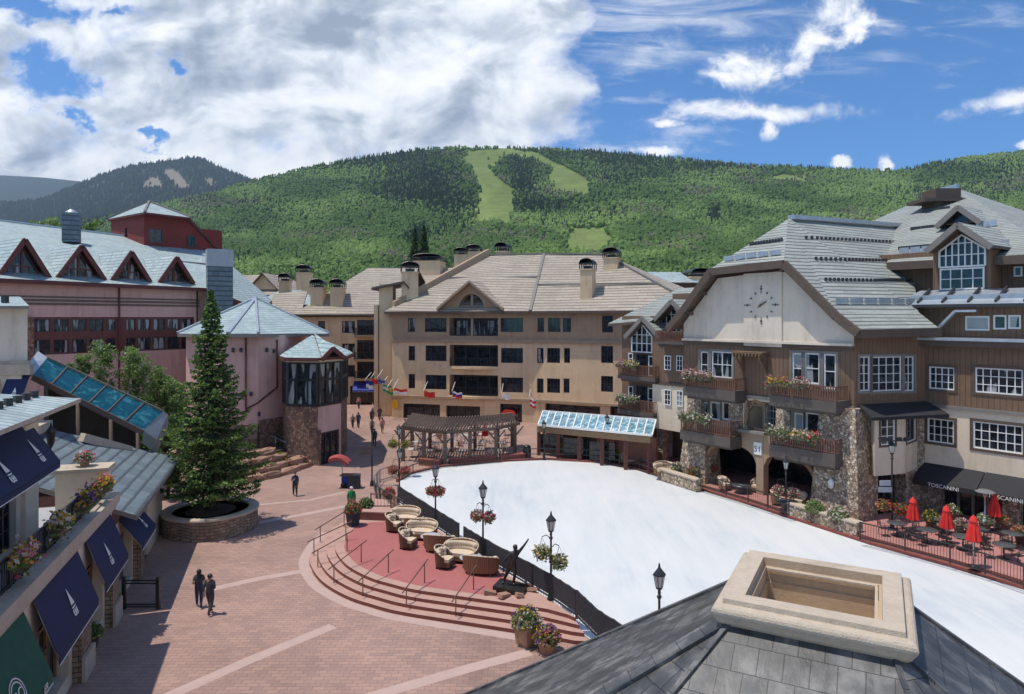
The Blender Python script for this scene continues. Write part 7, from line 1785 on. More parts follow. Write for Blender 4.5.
for lb, px, py, a in (('wicker armchair under the left arch of the clock lodge', 724, 490, 30), ('wicker armchair with red cushion beside the middle post of the arcade', 757, 492, -40), ('wicker armchair behind the terrace lamp post in the arcade', 800, 507, -50), ('wicker armchair half hidden beside the big stone pier', 777, 505, 60)):
    sofa('wicker_armchair', lb, 'armchair', z4(px, py), R(a), .82, .8, .9, 'wicker', group='wicker armchairs under the lodge arches')
for lb, px, py in (('round fire table between the armchairs under the lodge arches', 741, 493), ('round pale table in front of the big stone pier arch', 787, 510)):
    p = z4(px, py); t = thing('fire_table', lb, 'table', tuple(p)); m = MB(); m.lathe(p, [(.3, 0), (.34, .45), (.62, .5), (.62, .56), (.2, .57)], 18); m.build('tabletop', 'table_dark', t); m = MB(); m.lathe(p, [(.19, .572), (.15, .6), (.02, .6)], 12); m.build('burner', 'steel', t)
for x_, lb in ((40, 'wicker armchair with cream cushion behind the cream balcony pillar, left one'), (0, 'wicker armchair with cream cushion behind the cream balcony pillar, right one')):
    p = PY(84+(-x_*.6)+16, 37, 0); p = PY(72 if x_ else 122, 36.5 if x_ else 38, 4.9 if False else 0)
    sofa('wicker_sofa', lb.replace('armchair', 'sofa'), 'sofa', (p.x, p.y, 2.9), R(20), 1.55, .85, .88, 'wicker')
p = PY(96, 37.5); t = thing('raised_terrace', 'raised brick terrace carrying wicker sofas below the teal canopy', 'terrace', (p.x, p.y, 0)); m = MB(); m.box((p.x-1.6, p.y+1.2, 1.45), (5.0, 4.0, 2.9), R(15)); m.build('wall', 'red_brick', t)
# ---------------------------------------------------------------- planters and pots
pot('flower_planter', 'square terracotta planter full of yellow and purple flowers below the steps', G(526.5, 644), .42, .78, .62, 420, ('flower_yellow', 'flower_purple', 'flower_white'), 'terracotta', 'planter', lf=.65, size=.07, square=True)
pot('flower_planter', 'round pink planter with magenta and orange flowers right of the square planter', G(547, 652), .36, .45, .52, 420, ('flower_pink', 'flower_yellow', 'flower_purple'), 'terracotta', 'planter', lf=.5, size=.07)
pot('flower_planter', 'tall black planter with bright green plants at the top of the steps', G(353, 525.5, .6), .36, .85, .5, 300, ('flower_red', 'leaf_pale', 'flower_pink'), 'cloth_dark', 'planter', lf=.7, square=True)
pot('flower_planter', 'green leafy planter against the brick wall at the far end of the patio', G(366, 514, .6), .35, .5, .5, 300, ('leaf_plant', 'flower_white'), 'trim_brown', 'planter', lf=.9)
pot('flower_planter', 'planter with red flowers beside the ramp railing', G(389, 500, .2), .3, .4, .45, 220, RP, 'trim_brown', 'planter')
pot('flower_planter', 'wide planter of yellow-green flowers before the blue glass canopy', G(566, 456, 0), .9, .5, 1.0, 420, ('leaf_pale', 'flower_yellow'), 'red_brick_trim', 'planter', lf=.5, size=.1)
pot('flower_planter', 'planter of dark red flowers left of the blue glass canopy', G(556, 451, 0), .7, .6, 1.0, 400, ('flower_red', 'leaf_plant'), 'red_brick_trim', 'planter', lf=.5, size=.1)
pot('flower_planter', 'tall planter with pale flowers between the two terrace sofas', G(655, 463, .2), .5, .9, .65, 300, ('flower_white', 'leaf_pale'), 'terracotta', 'planter', size=.09)
for px, py, lb, cols in ((931, 528, 'pot of yellow flowers between the first two red umbrellas', ('flower_yellow', 'leaf_pale')), (962, 536, 'pot of white flowers left of the third red umbrella', ('flower_white', 'flower_pink')), (985, 531, 'pot of green and white flowers left of the rearmost umbrella', ('leaf_pale', 'flower_white')), (1000, 531, 'pot of yellow and pink flowers right of the rearmost umbrella', ('flower_yellow', 'flower_pink')), (952, 521, 'pot of pale flowers in front of the restaurant doors', ('flower_white', 'leaf_pale')), (1021, 544, 'yellow and orange flower pot at the right edge of the terrace', ('flower_yellow', 'flower_pink'))):
    pot('flower_pot', lb, z4(px, py), .3, .5, .48, 240, cols, 'trim_brown', 'flower pot', 'terrace flower pots', size=.07)
for px, py, lb in ((527, 458, 'black litter bin beside the ice, left of the glass canopy'), (334, 447, 'dark litter bin at the corner of the glazed pink bay')):
    p = G(px, py); t = thing('litter_bin', lb, 'bin', tuple(p)); m = MB(); m.lathe(p, [(.33, 0), (.36, .1), (.36, .85), (.3, .95)], 12); m.build('body', 'black_metal', t); m = MB(); m.lathe(p, [(.34, .96), (.36, 1.0), (.25, 1.14), (.02, 1.18)], 12); m.build('lid', 'black_metal', t)
for px, py, lb, cols in ((584, 457, 'red and green planter beside the ice under the blue glass canopy', ('flower_red', 'leaf_pale')), (620, 462, 'yellow flower planter behind the far rink rail, left of the sofa', ('flower_yellow', 'leaf_pale')), (645, 466, 'pink flower planter behind the far rink rail, right of the sofa', ('flower_pink', 'flower_white')), (678, 477, 'leafy planter behind the left low stone wall', ('leaf_pale', 'flower_white')), (694, 482, 'red flower planter at the foot of the left stone pier', ('flower_red', 'leaf_pale')), (815, 519, 'pale shrub planter behind the stone wall under the big pier', ('leaf_pale', 'leaf_aspen')), (838, 526, 'white flower planter behind the right end of the stone wall', ('flower_white', 'leaf_pale'))):
    pot('flower_planter', lb, G(px, py, .42 if px > 660 else .05), .36, .5, .6, 300, cols, 'trim_brown', 'planter', 'planters along the far rink edge', size=.08)
# closed red umbrellas, tables, chairs
def umbrella(label, b, top):
    b = Vector(b); t = thing('closed_umbrella', label, 'umbrella', tuple(b), 'closed red umbrellas on the restaurant terrace'); h = top-b.z
    m = MB(); m.tube(b, b+Vector((0, 0, h)), .03, n=8); m.build('pole', 'steel', t); m = MB(); m.lathe(b, [(.28, 0), (.28, .06), (.05, .12)], 14); m.build('base', 'black_metal', t)
    m = MB(); n = 16; prof = [(.06, h-.02), (.12, h-.15), (.2, h-.5), (.27, h-.95), (.30, h-1.15), (.16, h-1.2)]; P = []
    for j, (r, z) in enumerate(prof):
        for i in range(n): a = 2*math.pi*i/n; rr = r*(1+(.22 if i % 2 else -.16)*min(1, j/2)); P.append(b+Vector((rr*math.cos(a), rr*math.sin(a), z+(.05 if i % 2 and j > 3 else 0))))
    m.add(P, [(j*n+i, j*n+(i+1) % n, (j+1)*n+(i+1) % n, (j+1)*n+i) for j in range(len(prof)-1) for i in range(n)]); m.lathe(b, [(.2, h-.2), (.13, h-.02), (.05, h+.06), (.01, h+.12)], 8); m.build('canopy', 'red_cloth', t)
for lb, px, py, ty in (('closed red umbrella nearest the stone archway', 913, 535, 497), ('closed red umbrella second from the stone archway', 946.5, 543, 505), ('closed red umbrella standing closest to the ice', 973.5, 567, 515), ('closed red umbrella farthest back, under the awnings', 994.5, 532, 494)):
    b = z4(px, py); umbrella(lb, b, ZY(ty, b.y)-.1)
def cafe_table(label, p, r=.42, mat='table_dark', group='café tables', lib={}):
    k = (r, mat)
    if k in lib: return dup(lib[k], p, 0, label)
    t = thing('cafe_table', label, 'table', (0, 0, 0), group, local=True); m = MB(); m.lathe((0, 0, 0), [(r, .70), (r+.02, .72), (r, .74), (.01, .745)], 18); m.build('tabletop', mat, t)
    m = MB(); m.lathe((0, 0, 0), [(.24, 0), (.22, .03), (.035, .06), (.03, .7)], 10); m.build('stem', 'black_metal', t); t.location = p; lib[k] = t; return t
def cafe_chair(label, p, rz, mat='black_metal', group='café chairs', lib={}):
    if mat in lib: c = dup(lib[mat], p, rz, label); c['group'] = group; return c
    t = thing('cafe_chair', label, 'chair', (0, 0, 0), group, local=True); m = MB(); m.box((0, 0, .44), (.44, .42, .03)); m.build('seat', mat, t)
    m = MB()
    for x in (-.2, .2): m.tube((x, .2, .44), (x, .27, .88), .016)
    for z in (.6, .74, .87): m.tube((-.2, .2+.07*(z-.44)/.44, z), (.2, .2+.07*(z-.44)/.44, z), .014)
    for i in range(5): x = -.14+i*.07; m.tube((x, .22, .6), (x, .265, .86), .008)
    m.path([(-.2, .2, .64), (-.22, -.15, .64), (-.22, -.18, .44)], .013); m.path([(.2, .2, .64), (.22, -.15, .64), (.22, -.18, .44)], .013); m.build('backrest', mat, t)
    for x in (-.19, .19):
        for y in (-.18, .18): m = MB(); m.tube((x*1.1, y*1.1, 0), (x, y, .43), .014); m.build('leg', mat, t)
    t.location = p; t.rotation_euler = (0, 0, rz); lib[mat] = t; return t
terr = [(897, 536, 'table beside the tall lamp post'), (927, 543, 'table between the first and second umbrellas'), (963, 550, 'table between the second and third umbrellas'), (975, 541, 'table under the rearmost umbrella'), (1004, 559, 'table nearest the ice at the right'), (944, 533, 'table near the restaurant doors'), (1012, 547, 'table by the right edge of the photo')]
for px, py, lb in terr:
    p = z4(px, py); cafe_table('dark round café '+lb, p, .5)
    for k in range(3):
        a = 2.1*k+px*.37; q = p+Vector((math.cos(a)*.72, math.sin(a)*.72, 0)); cafe_chair('black chair '+('left', 'right', 'beyond')[k]+(' of' if k<2 else '')+' the '+lb, q, a-math.pi/2, group='black café chairs on the restaurant terrace')
t = thing('patio_heater', 'tall steel patio heater left of the rearmost red umbrella', 'heater', tuple(z4(985, 531))); p = z4(985, 531); m = MB(); m.lathe(p, [(.25, 0), (.25, .7), (.05, .75), (.04, 1.9), (.1, 1.95), (.12, 2.2)], 12); m.build('body', 'steel', t); m = MB(); m.lathe(p, [(.5, 2.22), (.3, 2.32), (.05, 2.36)], 18); m.build('reflector', 'steel', t)
# ---------------------------------------------------------------- pergola with café behind the ice
def pergola():
    fr = [(403, 461), (424, 464.5), (445, 466.5), (470, 464), (496, 461.5), (515, 456)]; bk = [(412, 447), (430, 450.5), (452, 452), (475, 450.6), (498, 448), (512, 446)]
    f = [G(*p) for p in fr]; b = [G(*p) for p in bk]; h = 2.75
    t = thing('pergola', 'long weathered timber pergola curving along the far end of the ice', 'pergola', tuple(f[0]))
    for p in f+b:
        m = MB(); m.box((p.x, p.y, h/2), (.3, .3, h)); m.build('post', 'wood_grey', t)
        m = MB()
        for s_ in (-1, 1): m.bar((p.x+s_*.75, p.y, h-.05), (p.x+s_*.1, p.y, h-.85), .1, .12)
        m.build('brace', 'wood_grey', t)
    for L in (f, b):
        m = MB(); P = [L[0]+(L[0]-L[1]).normalized()*.7]+L[1:-1]+[L[-1]+(L[-1]-L[-2]).normalized()*.7]
        for p, q in zip(P[:-1], P[1:]): m.bar(Vector((p.x, p.y, h+.1)), Vector((q.x, q.y, h+.1)), .16, .26)
        m.build('beam', 'wood_grey', t)
    def lp(L, k): k = k*(len(L)-1); i = min(int(k), len(L)-2); return L[i]+(L[i+1]-L[i])*(k-i)
    n = 40
    for i in range(n+1):
        p, q = lp(f, i/n), lp(b, i/n); d = (q-p).normalized(); m = MB(); p = p-d*.7; q = q+d*.7; m.bar(Vector((p.x, p.y, h+.34)), Vector((q.x, q.y, h+.34)), .1, .2); m.build('rafter', 'wood_grey', t)
    for j in range(9):
        P = [lp(f, i/8)+(lp(b, i/8)-lp(f, i/8))*(j+.5)/9 for i in range(9)]; m = MB()
        for p, q in zip(P[:-1], P[1:]): m.bar(Vector((p.x, p.y, h+.47)), Vector((q.x, q.y, h+.47)), .06, .06)
        m.build('batten', 'wood_grey', t)
pergola()
names = ['first', 'second', 'third', 'fourth', 'fifth', 'sixth', 'seventh']
for r_, (py, off, word) in enumerate(((457, 0, 'front'), (449, 6, 'middle'), (441, 2, 'back'), (434, 8, 'rearmost'))):
    for k in range(6):
        px = 412+off+k*17; p = G(px, py+(k % 2)*1.2); lb = f'{names[k]} from the left in the {word} row behind the pergola'
        cafe_table('pale café table '+lb, p, .46, 'table_pale')
        for j in range(2 if r_ < 3 else 1):
            a = (.4, 3.3)[j]+k*.7+r_; q = p+Vector((math.cos(a)*.8, math.sin(a)*.6, 0)); mt = ('cushion', 'red_brick_trim', 'steel')[(k+r_+j) % 3]
            cafe_chair(('cream', 'dark red', 'silver')[(k+r_+j) % 3]+' chair '+('right', 'left')[j]+' of '+lb.split(' from')[0]+' table, '+word+' row behind the pergola', q, a-math.pi/2, mt, 'café chairs behind the pergola')
t = thing('closed_umbrella', 'closed red and white umbrella among the tables behind the pergola', 'umbrella', tuple(G(485, 448))); p = G(485, 448); m = MB(); m.tube(p, p+Vector((0, 0, 2.6)), .03); m.build('pole', 'steel', t); m = MB(); m.lathe(p, [(.04, 2.55), (.22, 2.0), (.34, 1.2), (.2, 1.15)], 8); m.build('canopy', 'red_cloth', t)
for i, (x0, y0, x1, y1, lb) in enumerate(((420, 466, 440, 468.5, 'low red brick planter wall at the left end of the ice'), (500, 463, 524, 461, 'low red brick planter wall right of the pergola, holding a hedge'), (449, 467, 494, 463.5, 'low red brick wall under the pergola by the ice'))):
    a, b = G(x0, y0), G(x1, y1); t = thing('planter_wall', lb, 'wall', tuple(a), 'red brick walls behind the ice'); m = MB(); m.bar(a+Vector((0, .6, .25)), b+Vector((0, .6, .25)), .7, .5); m.build('wall', 'red_brick', t); m = MB(); m.bar(a+Vector((0, .6, .54)), b+Vector((0, .6, .54)), .85, .08); m.build('cap', 'red_brick_trim', t)
# blue glass canopy
def blue_canopy():
    a, b, c, d = PY(538, 61.5, ZY(425.5, 61.5)), PY(652, 53.5, ZY(436, 53.5)), PY(656, 56.3, ZY(420.5, 56.3)), PY(543, 65, ZY(411.5, 65))
    t = thing('glass_canopy', 'long low blue glass canopy with white bars in front of the hotel', 'canopy', (a.x, a.y, 0)); m = MB(); m.slab([a, b, c, d], .05); m.build('pane', 'canopy_glass', t)
    mid = lambda p, q, k: p+(q-p)*k; up = Vector((0, 0, .05)); n = 15
    for p, q in ((a, b), (d, c)): m = MB(); m.bar(p+up, q+up, .14, .16); m.build('beam', 'white_paint', t)
    for i in range(n+1): m = MB(); m.bar(mid(a, b, i/n)+up, mid(d, c, i/n)+up, .1, .1); m.build('glazing_bar', 'white_paint', t)
    m = MB(); m.bar(a-Vector((0, -.3, .35)), b-Vector((0, -.3, .35)), .3, .5); m.build('fascia', 'wood_beam', t)
    for k in (.01, .2, .4, .6, .8, .99): p = mid(a, b, k); m = MB(); m.box((p.x, p.y+.4, (p.z-.6)/2), (.3, .3, p.z-.6)); m.build('post', 'red_wood', t)
    p, q = mid(d, c, 0), mid(d, c, 1); m = MB(); m.bar((p.x, p.y-.4, 1.3), (q.x, q.y-.4, 1.3), .3, 2.6); m.build('back_wall', 'red_brick', t)
    for k in (.15, .38, .62): e = mid(a, b, k); m = MB(); m.box((e.x, e.y+1.6, 1.0), (2.2, .12, 1.7), R(-19)); m.build('window', 'pane_shop', t)
blue_canopy()
# ---------------------------------------------------------------- bits on the hotel front
for px, py, lb, w, h_, mt, fac in ((508.5, 413.5, 'small red oval shop sign on the hotel ground floor', 1.7, .9, 'red_cloth', FA), (394.5, 404.5, 'round amber sign at the left corner of the hotel', 1.0, 1.1, 'yellow_cloth', FA)):
    s_, z_ = fac.sz(px, py, .5); t = thing('shop_sign', lb, 'sign', tuple(fac.p(s_, z_, .5))); c = fac.p(s_, z_, .5); m = MB(); n = 18
    P = [c+fac.d*(w/2*math.cos(6.283*i/n))+Vector((0, 0, h_/2*math.sin(6.283*i/n))) for i in range(n)]; m.poly(P); m.poly([p-fac.n*.1 for p in P][::-1])
    for i in range(n): m.poly([P[i], P[(i+1) % n], P[(i+1) % n]-fac.n*.1, P[i]-fac.n*.1])
    m.build('board', mt, t); m = MB(); m.tube(c-fac.n*.1, c-fac.n*.5, .04); m.build('bracket', 'black_metal', t)
W98 = Fac((-30.5, 97.5), (-17.2, 98.5)); a, b = W98.st(352.5, 1.2), W98.st(375, 1.2)
aw = awning('awning', 'bright blue awning over the shop at the end of the street', W98, a, b, 3.3, 2.1, 1.3, 'blue_cloth')
def flag(label, px, py, Y, w, h_, cols, rz=0.0, droop=.25, pole=True):
    w *= .75; h_ *= .75; c = PY(px, Y, ZY(py, Y)); t = thing('flag', label, 'flag', tuple(c), 'flags at the hotel corner'); n = 8; ca, sa = math.cos(rz), math.sin(rz)
    if pole: m = MB(); m.tube(c+Vector((.1, 2.6, 1.2)), c+Vector((-.05, -.2, h_*.62)), .035); m.build('pole', 'white_paint', t)
    m = MB(); k = len(cols)
    def P(u, v): x = (u-.0)*w; return c+Vector((x*ca, x*sa+.12*math.sin(u*7+v), (v-.5)*h_-droop*u*h_+.06*math.sin(u*9)))
    for i in range(n):
        for j in range(k): m.poly([P(i/n, 1-(j+1)/k), P((i+1)/n, 1-(j+1)/k), P((i+1)/n, 1-j/k), P(i/n, 1-j/k)], j)
    m.build('cloth', list(cols), t)
for a in (('small blue and white flag, leftmost above the blue awning', 366, 384, 84, 1.2, 1.2, ('blue_cloth', 'white_cloth')), ('red flag right beside the blue and white one', 371.5, 381, 84, 1.3, .8, ('red_cloth',)), ('pale blue striped flag above the street', 378, 381, 83, 1.1, .9, ('steel', 'blue_cloth', 'steel')), ('green and white flag in front of the tan corner tower', 383, 388, 83, 1.3, 1.1, ('green_flag', 'white_cloth', 'green_flag')), ('orange and green flag right of the corner tower', 388, 391, 82, .8, 1.0, ('yellow_cloth', 'green_flag')), ('long red and white banner flag stretching right across the hotel corner', 394, 391, 82, 2.1, .8, ('red_cloth', 'white_cloth')), ('bright red flag before the lower hotel windows', 424, 394, 80, 1.7, .9, ('red_cloth',)), ('white, blue and red striped flag left of the balconies', 452.5, 394.5, 79.5, 1.5, .9, ('white_cloth', 'blue_cloth', 'red_cloth')), ('pale grey flag hanging below the right hotel window', 502, 396, 79, 1.3, .8, ('white_cloth',)), ('drooping red and white striped flag near the hotel drainpipe', 530, 402, 77.5, .9, 1.4, ('white_cloth', 'red_cloth', 'white_cloth', 'red_cloth'))): flag(*a)
# ---------------------------------------------------------------- sandstone terraces with shrubs
def rock(label, p, s, rz, group='sandstone blocks of the terraced bed'):
    m = MB(); x, y, z = s; n = 10; P = []
    for k, zz in enumerate((0, .55, .92, 1)):
        for i in range(n):
            a = 2*math.pi*i/n; e = 5; c, d = math.cos(a), math.sin(a); q = (abs(c)**e+abs(d)**e)**(-1/e); f = (1, 1.02, .97, .8)[k]*(1+.09*rng.normal())
            P.append(Vector((x/2*c*q*f*math.cos(rz)-y/2*d*q*f*math.sin(rz), x/2*c*q*f*math.sin(rz)+y/2*d*q*f*math.cos(rz), z*zz+(.05*rng.normal() if k > 1 else 0)))+Vector(p))
    m.add(P, [(k*n+i, k*n+(i+1) % n, (k+1)*n+(i+1) % n, (k+1)*n+i) for k in range(3) for i in range(n)]+[tuple(range(3*n, 4*n))])
    return tag(m.build('sandstone_block', 'sandstone', loc=tuple(p)), label, 'rock', group)
tiers = [(0, [(226, 482), (244, 482.5), (262, 479.5), (280, 475), (298, 469.5), (313, 463)]), (.42, [(228, 475), (246, 474), (266, 471), (286, 466), (303, 461)]), (.84, [(232, 466), (250, 465), (268, 462), (286, 458)]), (1.26, [(238, 458), (256, 457), (274, 453)])]
pl = ['leftmost', 'second', 'third', 'fourth', 'fifth', 'sixth']; tn = ['lowest', 'second', 'third', 'topmost']
mb = MB(); 
bed = [G(214, 480), G(244, 481), G(285, 472), G(316, 460.5), G(300, 452), G(282, 446), G(240, 446), G(212, 452)]; mb.prism([(p.x, p.y) for p in bed], 0, .4)
bed2 = [G(216, 470, .4), G(262, 468, .4), G(300, 459, .4), G(290, 452, .4), G(240, 450, .4), G(212, 456, .4)]; mb.prism([(p.x, p.y) for p in bed2], .4, .8)
bed3 = [G(222, 461, .8), G(262, 460, .8), G(286, 454, .8), G(276, 449, .8), G(226, 449, .8)]; mb.prism([(p.x, p.y) for p in bed3], .8, 1.24); struct('terraced_bed', mb, 'soil')
for k, (z, L) in enumerate(tiers):
    P = [G(px, py, z) for px, py in L]
    for i in range(len(P)-1):
        c = (P[i]+P[i+1])/2; d = P[i+1]-P[i]; rock(f'pink sandstone block, {pl[i]} in the {tn[k]} tier of the terraced bed', (c.x, c.y, z), (d.length*1.0, .95, .42+.04*rng.random()), math.atan2(d.y, d.x))
for i, (px, py, z, r, cols, lb) in enumerate(((259.5, 471, .45, .5, ('leaf_pale', 'flower_pink'), 'reddish shrub at the left of the lower sandstone tier'), (273.5, 468.5, .45, .5, ('leaf_pale', 'leaf_aspen'), 'light green round shrub on the lower sandstone tier'), (287, 465, .45, .55, ('flower_yellow', 'leaf_pale'), 'golden shrub on the lower sandstone tier'), (302.5, 461.5, .45, .5, ('leaf_pale', 'flower_pink'), 'pinkish shrub near the tip of the sandstone terraces'), (310.5, 456, .45, .55, ('flower_pink', 'leaf_pale'), 'reddish shrub at the far right tip of the sandstone terraces'), (298, 453.5, .85, .45, ('flower_white', 'leaf_pale'), 'pale shrub high on the right of the terraces'), (289.5, 449, .85, .45, ('leaf_plant', 'leaf_aspen'), 'dark green shrub high on the sandstone terraces'), (278, 445, 1.2, .5, ('leaf_aspen', 'flower_pink'), 'shrub beside the top of the terrace handrail'), (252, 447, 1.3, .6, ('leaf_aspen', 'leaf_plant'), 'green shrub at the top left of the terraces'), (281, 459, .85, .6, ('flower_yellow', 'leaf_plant'), 'brown-green shrub in the middle of the terraces'), (236, 471, .6, .6, ('leaf_plant', 'leaf_pale'), 'dark shrub on the terraces right beside the spruce'))):
    p = G(px, py, z); t = thing('shrub', lb, 'shrub', tuple(p), 'shrubs on the sandstone terraces'); m = MB(); v = rng.normal(size=(420, 3)); v /= np.linalg.norm(v, axis=1)[:, None]; v *= (r*(.5+.5*rng.random(420)))[:, None]; v[:, 2] = abs(v[:, 2]); m.leaves(v+np.array(p), .085, (0, 1, 2)); m.build('foliage', [cols[0], cols[1], 'leaf_plant'], t); m = MB(); m.tube(p, p+Vector((0, 0, r*.6)), .04); m.build('stem', 'bark', t)
handrail('pale sloping handrail above the sandstone terraces by the stone wall', G(303, 450, 1.2), G(274, 437, 2.2), 0, 1.2, 'steel', group='single rails')
# ---------------------------------------------------------------- kiosk with red roof
p = G(347, 487); t = thing('vendor_cart', 'small vendor cart under a red ribbed canopy on the plaza', 'cart', tuple(p))
m = MB(); m.tube(p+Vector((-.35, 0, 0)), p+Vector((-.35, 0, 2.15)), .035); m.build('pole', 'steel', t)
m = MB(); n = 12; c = p+Vector((-.5, 0, 2.25))
for i in range(n):
    f = lambda k: c+Vector((-.72+1.44*k/n, 0, .28*math.sin(math.pi*k/n)-.30*k/n)); a, b = f(i), f(i+1); m.slab([a+Vector((0, -.6, -.12)), b+Vector((0, -.6, -.12)), b, a], .03); m.slab([a, b, b+Vector((0, .6, -.12)), a+Vector((0, .6, -.12))], .03); m.hexa([a+Vector((0, -.62, -.34)), b+Vector((0, -.62, -.34)), b+Vector((0, -.6, -.34)), a+Vector((0, -.6, -.34))], [a+Vector((0, -.62, -.1)), b+Vector((0, -.62, -.1)), b+Vector((0, -.6, -.1)), a+Vector((0, -.6, -.1))])
m.build('canopy', 'kiosk_red', t); m = MB(); m.box(p+Vector((.15, .1, .5)), (1.0, .7, .7)); m.build('body', 'blue_cloth', t); m = MB(); m.box(p+Vector((.1, .1, .88)), (1.15, .8, .06)); m.build('counter', 'wicker', t)
for s_ in (-.2, .45): m = MB(); w = p+Vector((s_, -.28, .2)); m.tube(w+Vector((0, -.04, 0)), w+Vector((0, .04, 0)), .2, n=14); m.build('wheel', 'black_metal', t)
p = G(354.5, 488); t = thing('litter_bin', 'square dark bin beside the vendor cart', 'bin', tuple(p)); m = MB(); m.box(p+Vector((0, 0, .45)), (.75, .7, .9)); m.build('body', 'cloth_dark', t); m = MB(); m.box(p+Vector((0, 0, .95)), (.8, .75, .08)); m.build('lid', 'black_metal', t)
# ================================================================ PEOPLE
def figure(name, label, loc, h, rz, pose, mats, hair='hair_dark', cat='person', group=None, hat=None, longhair=False):
    """one continuous skinned body; materials follow the limbs"""
    k = h/1.75; J = dict(pel=(0, 0, .96), sp=(0, .0, 1.14), ch=(0, .0, 1.34), nk=(0, 0, 1.47), hd=(0, -.015, 1.58), tp=(0, -.01, 1.68),
        ls=(.17, 0, 1.41), le=(.22, .03, 1.13), lw=(.22, -.04, .88), lh=(.22, -.06, .78), rs=(-.17, 0, 1.41), re=(-.22, .03, 1.13), rw=(-.22, -.04, .88), rh=(-.22, -.06, .78),
        lp=(.09, 0, .90), lk=(.10, -.02, .50), la=(.10, .02, .09), lt=(.11, -.14, .04), rp=(-.09, 0, .90), rk=(-.10, -.02, .50), ra=(-.10, .02, .09), rt=(-.11, -.14, .04))
    J.update(pose)
    Rd = dict(pel=.185, sp=.17, ch=.20, nk=.065, hd=.115, tp=.09, ls=.085, le=.062, lw=.042, lh=.042, rs=.085, re=.062, rw=.042, rh=.042, lp=.125, lk=.085, la=.055, lt=.05, rp=.125, rk=.085, ra=.055, rt=.05)
    E = [('pel', 'sp'), ('sp', 'ch'), ('ch', 'nk'), ('nk', 'hd'), ('hd', 'tp'), ('ch', 'ls'), ('ls', 'le'), ('le', 'lw'), ('lw', 'lh'), ('ch', 'rs'), ('rs', 're'), ('re', 'rw'), ('rw', 'rh'), ('pel', 'lp'), ('lp', 'lk'), ('lk', 'la'), ('la', 'lt'), ('pel', 'rp'), ('rp', 'rk'), ('rk', 'ra'), ('ra', 'rt')]
    K = list(J); me = bpy.data.meshes.new('sk'); me.from_pydata([tuple(c*k for c in J[q]) for q in K], [(K.index(a), K.index(b)) for a, b in E], [])
    o = bpy.data.objects.new('sk', me); S.collection.objects.link(o); md = o.modifiers.new('s', 'SKIN'); o.modifiers.new('b', 'SUBSURF').levels = 1
    for i, q in enumerate(K): me.skin_vertices[0].data[i].radius = (Rd[q]*k, Rd[q]*k*(.72 if q in ('pel', 'sp', 'ch') else 1)); me.skin_vertices[0].data[i].use_root = (q == 'pel')
    dg = bpy.context.evaluated_depsgraph_get(); b = bpy.data.meshes.new_from_object(o.evaluated_get(dg)); bpy.data.objects.remove(o)
    V = [v.co.copy() for v in b.vertices]; Fc = [tuple(p.vertices) for p in b.polygons]; bpy.data.meshes.remove(b)
    m = MB(); shirt, trousers, skin, shoe = 0, 1, 2, 3
    reg = {'pel': 1, 'sp': 0, 'ch': 0, 'nk': 2, 'hd': 2, 'tp': 2, 'ls': 0, 'le': 0 if mats.get('sleeve', True) else 2, 'lw': 2, 'lh': 2, 'rs': 0, 're': 0 if mats.get('sleeve', True) else 2, 'rw': 2, 'rh': 2, 'lp': 1, 'lk': 1, 'la': 1 if mats.get('long', True) else 2, 'lt': 3, 'rp': 1, 'rk': 1, 'ra': 1 if mats.get('long', True) else 2, 'rt': 3}
    JV = {q: Vector(J[q])*k for q in K}; m.v = [tuple(v) for v in V]
    for f in Fc:
        c = sum((V[i] for i in f), Vector())/len(f); q = min(K, key=lambda q: (JV[q]-c).length-Rd[q]*k*.6); m.f.append(f); m.m.append(reg[q]); m.sm.append(True)
    for w_, h_, e_ in (('lw', 'lh', 'le'), ('rw', 'rh', 're')):   # fingers rooted in the palm
        a = JV[h_]; d = (JV[h_]-JV[w_]).normalized(); s_ = d.orthogonal().normalized(); n_ = d.cross(s_)
        for i, L in enumerate((.07, .08, .075, .06)): p = a+s_*(.024*(i-1.5))*k; q1 = p+d*L*.6*k; q2 = q1+(d*.7+n_*.5)*L*.5*k; m.tube(p, q1, .011*k, .010*k, 5, 2); m.tube(q1, q2, .010*k, .007*k, 5, 2)
        m.tube(a-d*.02*k, a+(s_*.05+d*.03)*k, .012*k, .009*k, 5, 2)
    hd = JV['hd']; fwd = Vector((0, -1, 0)); m.tube(hd+fwd*.085*k, hd+fwd*.118*k+Vector((0, 0, -.02*k)), .012*k, .015*k, 5, 2)
    t = thing(name, label, cat, (0, 0, 0), group, local=True); m.build('body', [mats['top'], mats['legs'], mats['skin'], mats['shoe']], t)
    e = MB(); 
    for s_ in (-1, 1): e.sph(hd+Vector((s_*.034, -.088, .012))*k, .01*k, n=5)
    e.tube(hd+Vector((-.025, -.092, -.045))*k, hd+Vector((.025, -.092, -.045))*k, .005*k, n=4); e.build('face', 'hair_dark', t)
    if hair:
        e = MB(); c = (JV['hd']+JV['tp'])/2+Vector((0, .02, .02))*k; e.sph(c, .108*k, 1, 1.05, .95, n=12)
        if longhair: e.sph(c+Vector((0, .05, -.14))*k, .09*k, 1.1, .7, 1.5, n=10)
        e.build('hat' if hat else 'hair', hat or hair, t)
    t.location = loc; t.rotation_euler = (0, 0, rz); return t
D = dict(top='cloth_dark', legs='cloth_dark', skin='skin', shoe='cloth_dark')
walk = dict(lk=(.10, -.13, .52), la=(.10, -.20, .10), lt=(.10, -.34, .06), rk=(-.10, .04, .50), ra=(-.10, .26, .14), rt=(-.10, .16, .05), le=(.23, .12, 1.14), lw=(.22, .10, .92), lh=(.22, .08, .82), re=(-.23, -.06, 1.14), rw=(-.21, -.2, .96), rh=(-.2, -.26, .88))
